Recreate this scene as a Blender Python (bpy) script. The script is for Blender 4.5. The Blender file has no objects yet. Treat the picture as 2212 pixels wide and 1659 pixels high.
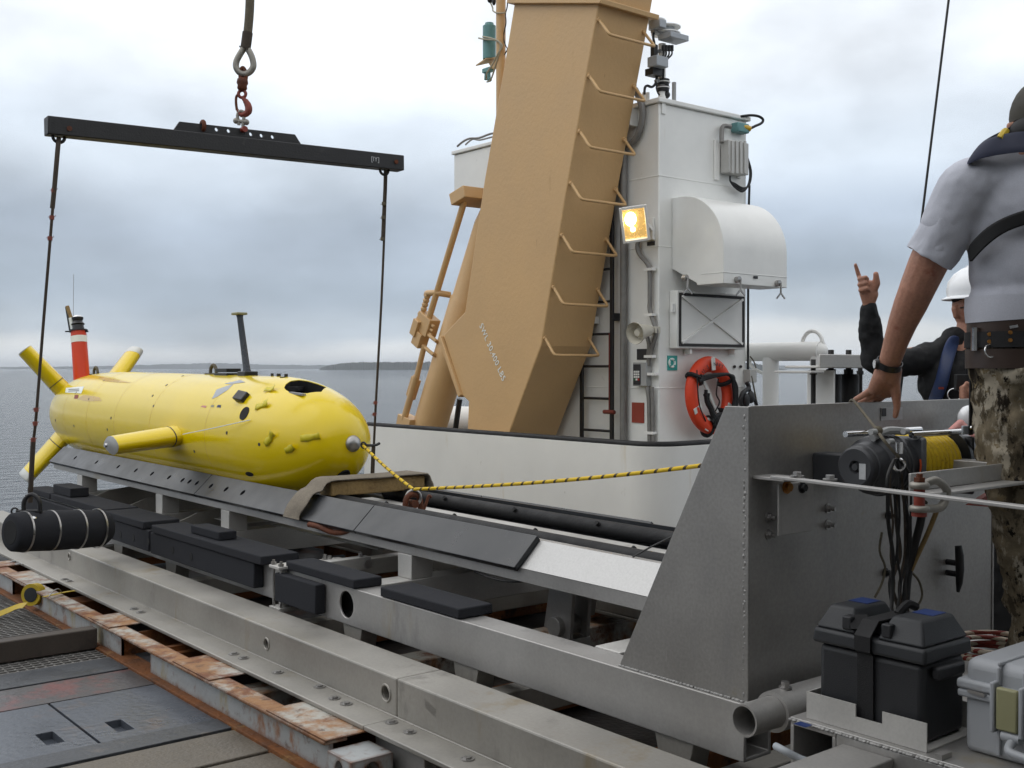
import bpy, bmesh, math, random
from mathutils import Vector as V, Matrix, Euler, noise as mnoise
random.seed(7)
R = math.radians
S = bpy.context.scene
COL = S.collection

# ------------------------------------------------------------------ camera
CAMZ = 1.6                       # eye height above the datum the deck is measured from
FPX = 2400.0                     # focal length in pixels of a 2212 px wide picture
YAW = R(39); PITCH = -math.atan(33.5 / FPX)
cam = bpy.data.cameras.new('camera')
cam.sensor_width = 36.0
cam.lens = 36.0 * FPX / 2212.0
cam.clip_start = 0.05; cam.clip_end = 30000
camo = bpy.data.objects.new('camera', cam); COL.objects.link(camo)
camo.location = (0, 0, CAMZ)
camo.rotation_euler = (R(90) + PITCH, 0, -YAW)
S.camera = camo
S.render.resolution_x = 1024; S.render.resolution_y = 768

# ------------------------------------------------------------------ sun and sky
SUN_EL, SUN_AZ = R(50), R(-40)     # azimuth measured from +y towards +x
world = bpy.data.worlds.new('World'); S.world = world; world.use_nodes = True
wn = world.node_tree.nodes; wl = world.node_tree.links
for n in list(wn): wn.remove(n)
def wnode(t, **k):
    n = wn.new(t)
    for a, b in k.items(): setattr(n, a, b)
    return n
out = wnode('ShaderNodeOutputWorld'); bg = wnode('ShaderNodeBackground')
sky = wnode('ShaderNodeTexSky', sky_type='NISHITA', sun_disc=False)
sky.sun_elevation = SUN_EL; sky.sun_rotation = SUN_AZ; sky.air_density = 1.0; sky.dust_density = 2.0
tc = wnode('ShaderNodeTexCoord'); sep = wnode('ShaderNodeSeparateXYZ')
wl.new(tc.outputs['Generated'], sep.inputs[0])
# overcast deck: brightness by height above the horizon, broken up by stretched cloud noise
mp = wnode('ShaderNodeMapping'); mp.inputs['Scale'].default_value = (2.6, 2.6, 4.6)
wl.new(tc.outputs['Generated'], mp.inputs[0])
n1 = wnode('ShaderNodeTexNoise'); n1.inputs['Scale'].default_value = 1.35; n1.inputs['Detail'].default_value = 5; n1.inputs['Roughness'].default_value = .5
wl.new(mp.outputs[0], n1.inputs['Vector'])
mp2 = wnode('ShaderNodeMapping'); mp2.inputs['Scale'].default_value = (3.6, 3.6, 7.0); mp2.inputs['Location'].default_value = (3.1, 1.7, .4)
wl.new(tc.outputs['Generated'], mp2.inputs[0])
n2 = wnode('ShaderNodeTexNoise'); n2.inputs['Scale'].default_value = 1.6; n2.inputs['Detail'].default_value = 5
wl.new(mp2.outputs[0], n2.inputs['Vector'])
add = wnode('ShaderNodeMath', operation='MULTIPLY_ADD'); wl.new(n1.outputs['Fac'], add.inputs[0]); add.inputs[1].default_value = .085; 
off = wnode('ShaderNodeMath', operation='SUBTRACT'); wl.new(sep.outputs['Z'], off.inputs[0]); off.inputs[1].default_value = .042
wl.new(off.outputs[0], add.inputs[2])
ramp = wnode('ShaderNodeValToRGB'); wl.new(add.outputs[0], ramp.inputs[0])
cr = ramp.color_ramp; cr.interpolation = 'EASE'
stops = [(0.0, (.70, .74, .78)), (.022, (.70, .73, .75)), (.042, (.455, .52, .59)), (.075, (.355, .42, .50)), (.12, (.43, .50, .595)),
         (.19, (.64, .71, .79)), (.27, (.875, .925, .985)), (.42, (1.0, 1.02, 1.05)), (1.0, (1.06, 1.07, 1.09))]
while len(cr.elements) < len(stops): cr.elements.new(.5)
for e, (p, c) in zip(cr.elements, stops): e.position = p; e.color = (*c, 1)
mul = wnode('ShaderNodeMapRange'); wl.new(n2.outputs['Fac'], mul.inputs['Value'])
for k, v in zip(('From Min', 'From Max', 'To Min', 'To Max'), (.3, .7, .80, 1.18)): mul.inputs[k].default_value = v
# broad cloud noise varies the brightness of the overcast deck
vm = wnode('ShaderNodeVectorMath', operation='MULTIPLY'); wl.new(ramp.outputs[0], vm.inputs[0])
cmb = wnode('ShaderNodeCombineXYZ')
for i in range(3): wl.new(mul.outputs[0], cmb.inputs[i])
wl.new(cmb.outputs[0], vm.inputs[1])
mix = wnode('ShaderNodeMix', data_type='RGBA'); mix.inputs[0].default_value = .93
sk = wnode('ShaderNodeVectorMath', operation='SCALE'); sk.inputs['Scale'].default_value = .1
wl.new(sky.outputs[0], sk.inputs[0])
wl.new(sk.outputs[0], mix.inputs[6]); wl.new(vm.outputs[0], mix.inputs[7])
wl.new(mix.outputs[2], bg.inputs['Color']); bg.inputs['Strength'].default_value = 1.0
wl.new(bg.outputs[0], out.inputs['Surface'])
sun = bpy.data.lights.new('sun', 'SUN'); sun.energy = .5; sun.angle = R(60); sun.color = (1, .985, .955)
suno = bpy.data.objects.new('sun', sun); COL.objects.link(suno)
sd = V((math.sin(SUN_AZ) * math.cos(SUN_EL), math.cos(SUN_AZ) * math.cos(SUN_EL), math.sin(SUN_EL)))
suno.rotation_euler = sd.to_track_quat('Z', 'Y').to_euler()
S.view_settings.view_transform = 'Standard'; S.view_settings.look = 'None'
S.view_settings.exposure = 0.24; S.view_settings.gamma = 1.0
S.view_settings.use_curve_mapping = False
S.render.engine = 'CYCLES'

# ------------------------------------------------------------------ survey helper: a sighting -> a point on a real plane
_cp, _sp = math.cos(PITCH), math.sin(PITCH)
FW = V((math.sin(YAW) * _cp, math.cos(YAW) * _cp, _sp)); RT = V((math.cos(YAW), -math.sin(YAW), 0)); UP = RT.cross(FW)
EYE = V((0, 0, CAMZ))
def P(px, py, x=None, y=None, z=None, d=None):
    r = FW + RT * ((px - 1106) / FPX) + UP * ((829.5 - py) / FPX)
    if x is not None: t = x / r.x
    elif y is not None: t = y / r.y
    elif z is not None: t = (z - CAMZ) / r.z
    else: t = d
    return EYE + r * t

# ------------------------------------------------------------------ materials
def lin(h):
    h = h.lstrip('#'); o = []
    for i in (0, 2, 4):
        c = int(h[i:i + 2], 16) / 255
        o.append(c / 12.92 if c <= .04045 else ((c + .055) / 1.055) ** 2.4)
    return tuple(o)
def mat(name, col, rough=.5, metal=0., var=.12, scale=4., bump=.0, bscale=80., stain=None, samt=.5, sscale=2.5, sstretch=1., coat=0., rvar=.1, spec=.5, emit=None, estr=0., alpha=None, fine=0., fscale=120.):
    m = bpy.data.materials.new(name); m.use_nodes = True
    t = m.node_tree; N = t.nodes; L = t.links; b = N['Principled BSDF']
    if isinstance(col, str): col = lin(col)
    geo = N.new('ShaderNodeNewGeometry')
    nz = N.new('ShaderNodeTexNoise'); nz.inputs['Scale'].default_value = scale; nz.inputs['Detail'].default_value = 5; nz.inputs['Roughness'].default_value = .6
    L.new(geo.outputs['Position'], nz.inputs['Vector'])
    rp = N.new('ShaderNodeMapRange'); L.new(nz.outputs['Fac'], rp.inputs['Value'])
    for k, v in zip(('From Min', 'From Max', 'To Min', 'To Max'), (.3, .7, 1 - var, 1 + var)): rp.inputs[k].default_value = v
    sc = N.new('ShaderNodeVectorMath'); sc.operation = 'SCALE'; sc.inputs[0].default_value = col; L.new(rp.outputs[0], sc.inputs['Scale'])
    c = sc.outputs[0]
    if fine:
        nf = N.new('ShaderNodeTexNoise'); nf.inputs['Scale'].default_value = fscale; nf.inputs['Detail'].default_value = 3
        L.new(geo.outputs['Position'], nf.inputs['Vector'])
        rf = N.new('ShaderNodeMapRange'); L.new(nf.outputs['Fac'], rf.inputs['Value'])
        for k, v in zip(('From Min', 'From Max', 'To Min', 'To Max'), (.3, .7, 1 - fine, 1 + fine)): rf.inputs[k].default_value = v
        s2 = N.new('ShaderNodeVectorMath'); s2.operation = 'SCALE'; L.new(c, s2.inputs[0]); L.new(rf.outputs[0], s2.inputs['Scale']); c = s2.outputs[0]
    if stain:
        sl = stain if isinstance(stain, list) else [(stain, samt, sscale, sstretch)]
        for i, (scol, sa, ss, st) in enumerate(sl):
            mpn = N.new('ShaderNodeMapping'); mpn.inputs['Scale'].default_value = (1, 1, 1 / st); mpn.inputs['Location'].default_value = (i * 3.7, i * 1.3, i)
            L.new(geo.outputs['Position'], mpn.inputs[0])
            ns = N.new('ShaderNodeTexNoise'); ns.inputs['Scale'].default_value = ss; ns.inputs['Detail'].default_value = 8; ns.inputs['Roughness'].default_value = .68
            L.new(mpn.outputs[0], ns.inputs['Vector'])
            rs = N.new('ShaderNodeMapRange'); rs.interpolation_type = 'SMOOTHSTEP'; L.new(ns.outputs['Fac'], rs.inputs['Value'])
            th = .72 - .3 * sa
            for k, v in zip(('From Min', 'From Max', 'To Min', 'To Max'), (th - .05, th + .11, 0, .9)): rs.inputs[k].default_value = v
            mx = N.new('ShaderNodeMix'); mx.data_type = 'RGBA'
            L.new(rs.outputs[0], mx.inputs[0]); L.new(c, mx.inputs[6])
            mx.inputs[7].default_value = (*(lin(scol) if isinstance(scol, str) else scol), 1); c = mx.outputs[2]
    L.new(c, b.inputs['Base Color'])
    rr = N.new('ShaderNodeMapRange'); L.new(nz.outputs['Fac'], rr.inputs['Value'])
    for k, v in zip(('From Min', 'From Max', 'To Min', 'To Max'), (.3, .7, max(.03, rough - rvar), min(1, rough + rvar))): rr.inputs[k].default_value = v
    L.new(rr.outputs[0], b.inputs['Roughness'])
    b.inputs['Metallic'].default_value = metal; b.inputs['Coat Weight'].default_value = coat; b.inputs['Coat Roughness'].default_value = .12
    b.inputs['Specular IOR Level'].default_value = spec
    if bump:
        nb = N.new('ShaderNodeTexNoise'); nb.inputs['Scale'].default_value = bscale; nb.inputs['Detail'].default_value = 4
        L.new(geo.outputs['Position'], nb.inputs['Vector'])
        bp = N.new('ShaderNodeBump'); bp.inputs['Strength'].default_value = min(1, bump * 10); bp.inputs['Distance'].default_value = .01 if bscale < 100 else .004
        L.new(nb.outputs['Fac'], bp.inputs['Height']); L.new(bp.outputs[0], b.inputs['Normal'])
    if emit:
        b.inputs['Emission Color'].default_value = (*emit, 1); b.inputs['Emission Strength'].default_value = estr
    return m
MT = {}
def mk(k, *a, **kw): MT[k] = mat(k, *a, **kw)
mk('white', '#e5e5e1', .38, var=.04, stain=[('#b9ab8e', .12, 1.3, 6), ('#a8a49c', .05, 9, 1)], bump=.012, bscale=7, coat=.15)
mk('white_new', '#e8e7e3', .4, var=.03, bump=.01, bscale=10)
mk('bulwark', '#e2e1dc', .42, var=.05, scale=1.5, stain=[('#c3ad7c', .12, 2.6, 8), ('#a9a598', .08, 14, 2)], bump=.02, bscale=3.5)
mk('tan', '#c6a272', .46, var=.05, scale=1.6, stain=[('#a17a47', .08, 1.1, 3), ('#b08c58', .08, 6, 3), ('#7d5a2c', .04, 17, 4)], bump=.02, bscale=25, fine=.03)
mk('alu', (.385, .375, .36), .46, metal=.55, var=.13, scale=2.3, stain=[((.34, .29, .2), .30, 3, 4), ((.25, .245, .235), .32, 3, 3)], bump=.008, bscale=180, fine=.05, fscale=90)
mk('alu_dull', (.33, .315, .285), .5, metal=.5, var=.14, scale=2.1, stain=[((.27, .22, .14), .30, 2.2, 3), ((.22, .21, .19), .34, 4, 2)], bump=.008, bscale=160, fine=.05, fscale=70)
mk('alu_sheen', (.47, .468, .46), .5, metal=.7, var=.12, scale=6, stain=[((.6, .5, .33), .12, 7, 1)], bump=.02, bscale=60, fine=.05)  # aluminium with reflected sky brightness put into its base colour
mk('alu_pale', (.5, .49, .465), .5, metal=.3, var=.1, scale=4, stain=[((.4, .37, .32), .18, 9, 1)], fine=.05)
mk('plate', (.325, .315, .30), .42, metal=.6, var=.14, scale=2.2, stain=[((.30, .255, .16), .16, 6, 1), ((.25, .25, .25), .28, 2.2, 5), ((.45, .445, .44), .10, 30, 9)], bump=.006, bscale=300, fine=.08, fscale=90)
mk('weld', (.30, .295, .285), .5, metal=.5, var=.25, scale=60, bump=.05, bscale=90)
mk('steel', (.38, .37, .36), .35, metal=.9, var=.15, scale=20)
mk('chrome', (.72, .72, .72), .16, metal=1., var=.05)
mk('yellow', '#e4c700', .22, var=.04, scale=2, coat=.25, bump=.004, bscale=6, stain=[('#c8a400', .1, 2.5, 1)], rvar=.05)
mk('yellow_tape', '#d2c21e', .4, var=.1, scale=30)
mk('yellow_shade', '#c79d0c', .3, var=.06, coat=.4)
mk('fin_tip', '#cfd0cb', .35, var=.05)
mk('orange', '#c93a12', .42, var=.07, scale=6, stain=[('#a9300f', .2, 8, 1)])
mk('black_plastic', '#17181a', .42, var=.15)
mk('black_rubber', '#121214', .6, var=.2, scale=10, bump=.02, bscale=60, spec=.35)
mk('black_pad', '#1e2125', .36, var=.2, scale=5, stain=[('#43474e', .16, 6, 1), ('#6b6e74', .05, 20, .4)], fine=.06, spec=.6)
mk('foam', '#2d2e32', .93, var=.12, scale=14, bump=.06, bscale=260, spec=.2, fine=.12, fscale=200)
mk('steel_black', '#1d1d1f', .5, var=.2, scale=8, stain=[('#3b3735', .2, 10, 1)], bump=.02, bscale=90)
mk('sail', '#262c34', .3, var=.1)
mk('rope_dark', '#41382f', .85, var=.35, scale=60, bump=.08, bscale=160)
mk('rope_grey', '#5d5647', .85, var=.3, scale=80, bump=.08, bscale=200)
mk('whip', '#7a4136', .8, var=.2)
mk('thimble', '#8e8a82', .45, metal=.5, var=.2, scale=20)
mk('rust', '#5b2f18', .75, metal=.1, var=.35, scale=18, bump=.05, bscale=70)
mk('hook', '#7b3a2f', .5, metal=.2, var=.25, scale=25)
mk('rust_white', '#adaca4', .55, var=.08, scale=3, stain=[('#94622a', .82, 3.2, 1), ('#6b3716', .62, 6.0, 1), ('#3f2413', .42, 13, 1)], bump=.06, bscale=28)
mk('rust_side', '#9fa2a2', .55, var=.08, scale=3, stain=[('#94803a', .42, 2.4, 2), ('#8a5522', .48, 5.0, 1.5), ('#54300f', .38, 10, 1)], bump=.04, bscale=30)
mk('rust_heavy', '#6e4018', .8, var=.3, scale=9, stain=[('#8c6a3a', .4, 5, 1), ('#2d1c10', .45, 7, 1)], bump=.08, bscale=40)
mk('deck_dark', '#211d1b', .55, var=.25, scale=3, stain=[('#4a2d18', .4, 3, 1), ('#141416', .4, 2, 1)], bump=.05, bscale=40)
mk('deck_plate', '#4d525a', .34, var=.14, scale=2.5, stain=[('#6b5a50', .28, 3.1, 1), ('#3c4149', .3, 5, 1), ('#807a74', .15, 11, 1)], bump=.03, bscale=35, fine=.06)
mk('deck_red', '#4d4a4a', .38, var=.14, scale=2.5, stain=[('#754744', .5, 3.4, 1), ('#6d4a2e', .25, 5, 1), ('#41444a', .25, 6, 1)], bump=.03, bscale=35, fine=.06)
mk('deck_strip', '#3d4044', .4, var=.2, scale=5, stain=[('#6a625a', .3, 6, 1)], bump=.03, bscale=50)
mk('deck_wood', '#645d52', .5, var=.15, scale=5, stain=[('#554b3e', .35, 4, 1), ('#2f2a25', .2, 9, 1)], bump=.05, bscale=60, fine=.1)
mk('grating', '#6c6a67', .6, var=.2, scale=6, stain=[('#4d4540', .4, 5, 1)])
mk('bar_brown', '#453d36', .6, var=.15, scale=6, stain=[('#2e2a28', .4, 7, 1)], fine=.08)
mk('wood', '#8d7449', .7, var=.15, scale=5, stain=[('#6f5530', .35, 6, .4), ('#3f2f1c', .18, 17, 1)], bump=.06, bscale=45, fine=.12, fscale=60)
mk('felt', '#827a6e', .95, var=.12, scale=15, bump=.08, bscale=180, spec=.15, fine=.1)
mk('teal', '#5f8c8c', .5, var=.15, scale=8, stain=[('#4d6660', .3, 9, 2)])
mk('grey_box', '#a3a8ad', .5, var=.06)
mk('grey_paint', '#9b9c9b', .5, var=.1)
mk('conduit', '#7d7b78', .5, metal=.3, var=.15, scale=15)
mk('cable', '#151515', .5, var=.1)
mk('cable_pale', '#a59f8b', .6, var=.1)
mk('lifering', '#cf3a12', .55, var=.06, scale=5, stain=[('#b5340f', .2, 7, 1)])
mk('reflect', '#c9c9c4', .4, var=.05)
mk('sign_teal', '#2f9a92', .5, var=.05)
mk('sign_white', '#e5eae6', .5, var=.03)
mk('sign_red', '#8e3a2a', .6, var=.08)
mk('sign_dark', '#26262a', .5, var=.1)
mk('btn', '#d9d9d5', .5, var=.05)
mk('btn_red', '#b8231c', .5); mk('btn_green', '#2b6d4a', .5)
mk('speaker', '#c4bfb1', .5, var=.06)
mk('gasket', '#2c2b2b', .7, var=.15)
mk('red_pin', '#7d3022', .5, var=.12, scale=20)
mk('winch', '#3a3b3e', .45, metal=.1, var=.08, spec=.5)
mk('winch_grey', '#55575a', .4, metal=.3, var=.08)
mk('orange_label', '#d8531c', .5, var=.03)
mk('label_grey', '#b4b6b8', .5, var=.1, scale=90)
mk('battery', '#222326', .55, var=.1, bump=.02, bscale=300)
mk('battery_lid', '#26282b', .55, var=.08, bump=.02, bscale=300)
mk('blue_label', '#142f66', .45, var=.05)
mk('case', '#9da0a4', .5, var=.05, bump=.01, bscale=250, stain=[('#8f8f8c', .1, 9, 1)])
mk('latch', '#8c8a68', .5, var=.06)
mk('webbing_black', '#101012', .75, var=.15, bump=.03, bscale=300)
mk('strap_yellow', '#b59a16', .6, var=.15, scale=20)
mk('shirt', '#b9bbc4', .92, var=.05, scale=9, fine=.05, fscale=260, spec=.2)
mk('leather', '#33241c', .5, var=.15, scale=12)
mk('cap', '#403d36', .8, var=.15, scale=25, stain=[('#2c2a26', .5, 22, 1)])
mk('cap_black', '#0e0e10', .8, var=.1)
mk('vest_navy', '#1b2138', .7, var=.12)
mk('vest_blue', '#182a50', .6, var=.25, scale=9, stain=[('#1a2236', .4, 10, 1)])
mk('jacket', '#0c0d10', .8, var=.25, scale=14, bump=.05, bscale=30)
mk('helmet', '#eceef0', .25, var=.02, coat=.5)
mk('brass', '#a8763c', .4, metal=.7)
mk('pink', '#c98d86', .8, var=.15, scale=20, stain=[('#b23425', .4, 12, 1)])
mk('hill_near', '#1c2624', .95, var=.25, scale=.02)
mk('hill_far', '#1f2a2c', .95, var=.25, scale=.01)
mk('glow', (.75, .52, .2), .25, metal=.6, var=.3, scale=18, emit=(1., .62, .2), estr=.35)
mk('bulb', (1, .9, .7), .3, var=0, emit=(1., .86, .55), estr=9)
mk('dark', '#070708', .8, var=.1)
def edge_rust(k, col, rad, amt):
    """rust that starts at the edges of the steel and eats inward unevenly"""
    m = MT[k]; N = m.node_tree.nodes; L = m.node_tree.links; b = N['Principled BSDF']
    bv = N.new('ShaderNodeBevel'); bv.samples = 4; bv.inputs['Radius'].default_value = rad
    geo = N.new('ShaderNodeNewGeometry'); dt = N.new('ShaderNodeVectorMath'); dt.operation = 'DOT_PRODUCT'
    L.new(bv.outputs[0], dt.inputs[0]); L.new(geo.outputs['True Normal'], dt.inputs[1])
    nz = N.new('ShaderNodeTexNoise'); nz.inputs['Scale'].default_value = 22; nz.inputs['Detail'].default_value = 6; L.new(geo.outputs['Position'], nz.inputs['Vector'])
    ad = N.new('ShaderNodeMath'); ad.operation = 'MULTIPLY_ADD'; L.new(nz.outputs['Fac'], ad.inputs[0]); ad.inputs[1].default_value = .5; L.new(dt.outputs['Value'], ad.inputs[2])
    rg = N.new('ShaderNodeMapRange'); rg.interpolation_type = 'SMOOTHSTEP'; L.new(ad.outputs[0], rg.inputs['Value'])
    for n_, v in zip(('From Min', 'From Max', 'To Min', 'To Max'), (1.02 + amt, 1.2 + amt, .92, 0)): rg.inputs[n_].default_value = v
    mx = N.new('ShaderNodeMix'); mx.data_type = 'RGBA'; old = b.inputs['Base Color'].links[0].from_socket
    L.new(rg.outputs[0], mx.inputs[0]); L.new(old, mx.inputs[6]); mx.inputs[7].default_value = (*lin(col), 1); L.new(mx.outputs[2], b.inputs['Base Color'])
edge_rust('rust_white', '#5f3517', .03, .04); edge_rust('rust_side', '#6b3d18', .03, .03)
def skinmat():
    m = mat('skin', '#a77a66', .5, var=.14, scale=12, stain=[('#84483a', .28, 8, 1), ('#6a4030', .12, 40, 1)], bump=.02, bscale=120, fine=.10, spec=.35)
    b = m.node_tree.nodes['Principled BSDF']; b.inputs['Subsurface Weight'].default_value = .08; b.inputs['Subsurface Radius'].default_value = (.012, .004, .002)
    return m
MT['skin'] = skinmat()
def ropemat(name, base, fleck, scale, amt):
    m = mat(name, base, .6, var=.08, stain=[(fleck, amt, scale, 1)], bump=.06, bscale=200); return m
def twist(name, base, fleck, axis, freq, width=.3):
    """laid rope: tracer yarns as slanted bands along the run"""
    m = mat(name, base, .6, var=.1, scale=40, bump=.05, bscale=220)
    N = m.node_tree.nodes; L = m.node_tree.links; b = N['Principled BSDF']
    geo = N.new('ShaderNodeNewGeometry'); d = N.new('ShaderNodeVectorMath'); d.operation = 'DOT_PRODUCT'; d.inputs[1].default_value = V(axis) * freq
    L.new(geo.outputs['Position'], d.inputs[0]); fr = N.new('ShaderNodeMath'); fr.operation = 'FRACT'; L.new(d.outputs['Value'], fr.inputs[0])
    lt = N.new('ShaderNodeMath'); lt.operation = 'LESS_THAN'; L.new(fr.outputs[0], lt.inputs[0]); lt.inputs[1].default_value = width
    mx = N.new('ShaderNodeMix'); mx.data_type = 'RGBA'; old = b.inputs['Base Color'].links[0].from_socket
    L.new(lt.outputs[0], mx.inputs[0]); L.new(old, mx.inputs[6]); mx.inputs[7].default_value = (*lin(fleck), 1); L.new(mx.outputs[2], b.inputs['Base Color'])
    return m
MT['towline'] = twist('towline', '#d9b514', '#3a2b14', (.6, 14, 9), 1.0, .22)
MT['drumrope'] = mat('drumrope', '#c9a90f', .6, var=.1, scale=30, stain=[('#6b3311', .45, 24, 1)], bump=.05, bscale=150)
MT['redrope'] = twist('redrope', '#b8ab98', '#7b2c22', (30, 26, 10), 1.0, .4)
def camomat():
    m = mat('camo', '#6f6553', .9, var=.15, scale=9, spec=.2, fine=.12, fscale=150,
            stain=[('#463e31', .55, 9, 2.0), ('#989080', .45, 12, 2.6), ('#211b13', .40, 12, 2.2), ('#6d6048', .3, 22, .7), ('#17130e', .30, 24, 1.5)])
    for n in m.node_tree.nodes:
        if n.type == 'MAP_RANGE' and n.interpolation_type == 'SMOOTHSTEP':
            a_ = n.inputs['From Min'].default_value; n.inputs['From Max'].default_value = a_ + .05; n.inputs['To Max'].default_value = 1
    return m
MT['camo'] = camomat()
def seamat():
    m = bpy.data.materials.new('sea_water'); m.use_nodes = True
    N = m.node_tree.nodes; L = m.node_tree.links; b = N['Principled BSDF']
    b.inputs['Base Color'].default_value = (.06, .082, .105, 1); b.inputs['Roughness'].default_value = .06; b.inputs['IOR'].default_value = 1.33
    geo = N.new('ShaderNodeNewGeometry'); mp = N.new('ShaderNodeMapping'); mp.inputs['Rotation'].default_value = (0, 0, R(30)); mp.inputs['Scale'].default_value = (1, 1.7, 1)
    L.new(geo.outputs['Position'], mp.inputs[0])
    n = N.new('ShaderNodeTexNoise'); n.inputs['Scale'].default_value = .9; n.inputs['Detail'].default_value = 9; n.inputs['Roughness'].default_value = .62
    L.new(mp.outputs[0], n.inputs['Vector'])
    bp = N.new('ShaderNodeBump'); bp.inputs['Strength'].default_value = 1.0; bp.inputs['Distance'].default_value = 1.7
    L.new(n.outputs['Fac'], bp.inputs['Height']); L.new(bp.outputs[0], b.inputs['Normal'])
    return m
MT['sea'] = seamat()

# ------------------------------------------------------------------ mesh helpers
class M:
    def __init__(s): s.v = []; s.f = []
    def add(s, vs, fs):
        o = len(s.v); s.v += [V(a) for a in vs]; s.f += [tuple(i + o for i in f) for f in fs]; return s
    def hexa(s, c):   # 8 corners, bottom loop then top loop
        return s.add(c, [(3, 2, 1, 0), (4, 5, 6, 7), (0, 1, 5, 4), (1, 2, 6, 5), (2, 3, 7, 6), (3, 0, 4, 7)])
    def box(s, x0, x1, y0, y1, z0, z1):
        return s.hexa([(x0, y0, z0), (x1, y0, z0), (x1, y1, z0), (x0, y1, z0), (x0, y0, z1), (x1, y0, z1), (x1, y1, z1), (x0, y1, z1)])
    def obox(s, c, a, b, n):   # centre and three half-vectors
        c, a, b, n = V(c), V(a), V(b), V(n)
        return s.hexa([c - a - b - n, c + a - b - n, c + a + b - n, c - a + b - n, c - a - b + n, c + a - b + n, c + a + b + n, c - a + b + n])
    def bar(s, p0, p1, w, h, upv=(0, 0, 1)):
        p0, p1 = V(p0), V(p1); d = (p1 - p0); L = d.length; d.normalize(); sd = d.cross(V(upv)).normalized(); u = sd.cross(d)
        return s.obox((p0 + p1) / 2, d * L / 2, sd * w / 2, u * h / 2)
    def frame(s, d):
        d = V(d).normalized(); a = V((0, 0, 1)) if abs(d.z) < .9 else V((1, 0, 0))
        u = d.cross(a).normalized(); return u, d.cross(u)
    def rings(s, rs, cap=True, closed=False):
        o = len(s.v); n = len(rs[0])
        for r in rs: s.v += [V(a) for a in r]
        k = len(rs)
        for i in range(k if closed else k - 1):
            a = o + i * n; b = o + ((i + 1) % k) * n
            for j in range(n): s.f.append((a + j, a + (j + 1) % n, b + (j + 1) % n, b + j))
        if cap and not closed:
            s.f.append(tuple(o + j for j in reversed(range(n)))); s.f.append(tuple(o + (k - 1) * n + j for j in range(n)))
        return s
    def lathe(s, p0, d, prof, n=24, cap=True):
        p0 = V(p0); d = V(d).normalized(); u, w = s.frame(d)
        return s.rings([[p0 + d * t + (u * math.cos(2 * math.pi * j / n) + w * math.sin(2 * math.pi * j / n)) * max(r, 1e-4) for j in range(n)] for t, r in prof], cap)
    def cyl(s, p0, p1, r0, r1=None, n=16, cap=True):
        p0, p1 = V(p0), V(p1); return s.lathe(p0, p1 - p0, [(0, r0), ((p1 - p0).length, r0 if r1 is None else r1)], n, cap)
    def tube(s, pts, r, n=8, closed=False, sub=0):
        pts = [V(p) for p in pts]
        if sub: pts = smooth(pts, sub, closed)
        k = len(pts); rs = []; pu = None
        for i, p in enumerate(pts):
            a = pts[(i - 1) % k] if (i or closed) else p; b = pts[(i + 1) % k] if (i < k - 1 or closed) else p
            d = (b - a); d = d.normalized() if d.length > 1e-9 else V((0, 0, 1))
            if pu is None: u, w = s.frame(d)
            else:
                u = pu - d * pu.dot(d); u = u.normalized() if u.length > 1e-6 else s.frame(d)[0]; w = d.cross(u)
            pu = u; rr = r[i * len(r) // k] if isinstance(r, (list, tuple)) else r
            rs.append([p + (u * math.cos(2 * math.pi * j / n) + w * math.sin(2 * math.pi * j / n)) * rr for j in range(n)])
        return s.rings(rs, True, closed)
    def prism(s, pts, vec):
        pts = [V(p) for p in pts]; vec = V(vec); n = len(pts); o = len(s.v)
        s.v += pts + [p + vec for p in pts]
        s.f.append(tuple(o + i for i in reversed(range(n)))); s.f.append(tuple(o + n + i for i in range(n)))
        for i in range(n): s.f.append((o + i, o + (i + 1) % n, o + n + (i + 1) % n, o + n + i))
        return s
    def ball(s, c, r, sc=(1, 1, 1), nu=16, nv=10):
        c = V(c); rs = []
        for i in range(nv + 1):
            a = -math.pi / 2 + math.pi * i / nv
            rs.append([c + V((math.cos(a) * math.cos(2 * math.pi * j / nu) * sc[0], math.cos(a) * math.sin(2 * math.pi * j / nu) * sc[1], math.sin(a) * sc[2])) * r for j in range(nu)])
        rs[0] = [p + (V((0, 0, 0))) for p in rs[0]]
        return s.rings(rs, True)
    def torus(s, c, ax, R_, r, n=28, m=10, a0=0, a1=360):
        c = V(c); u, w = s.frame(ax); full = (a1 - a0) >= 360
        k = n if full else n + 1
        pts = [c + (u * math.cos(R(a0 + (a1 - a0) * i / n)) + w * math.sin(R(a0 + (a1 - a0) * i / n))) * R_ for i in range(k)]
        return s.tube(pts, r, m, closed=full)
    def capsule(s, p0, r0, p1, r1, n=14):
        p0, p1 = V(p0), V(p1); d = p1 - p0; L = max(d.length, 1e-5)
        prof = [(-r0 * math.cos(R(a)), r0 * math.sin(R(a))) for a in (0, 25, 50, 75)] + [(0, r0), (L, r1)] + [(L + r1 * math.sin(R(a)), r1 * math.cos(R(a))) for a in (15, 40, 65, 90)]
        return s.lathe(p0, d, prof, n)
    def bolt(s, c, ax, r=.012, h=.012):
        c, ax = V(c), V(ax).normalized()
        s.cyl(c, c + ax * h * .35, r * 1.5, n=12); return s.cyl(c + ax * h * .35, c + ax * h * 1.3, r, n=6)
def smooth(pts, sub, closed=False):
    k = len(pts); o = []
    g = lambda i: pts[i % k] if closed else pts[max(0, min(k - 1, i))]
    for i in range(k if closed else k - 1):
        a, b, c, d = g(i - 1), g(i), g(i + 1), g(i + 2)
        for j in range(sub):
            t = j / sub
            o.append(.5 * ((2 * b) + (c - a) * t + (2 * a - 5 * b + 4 * c - d) * t * t + (3 * b - a - 3 * c + d) * t ** 3))
    if not closed: o.append(pts[-1].copy())
    return o
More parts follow.
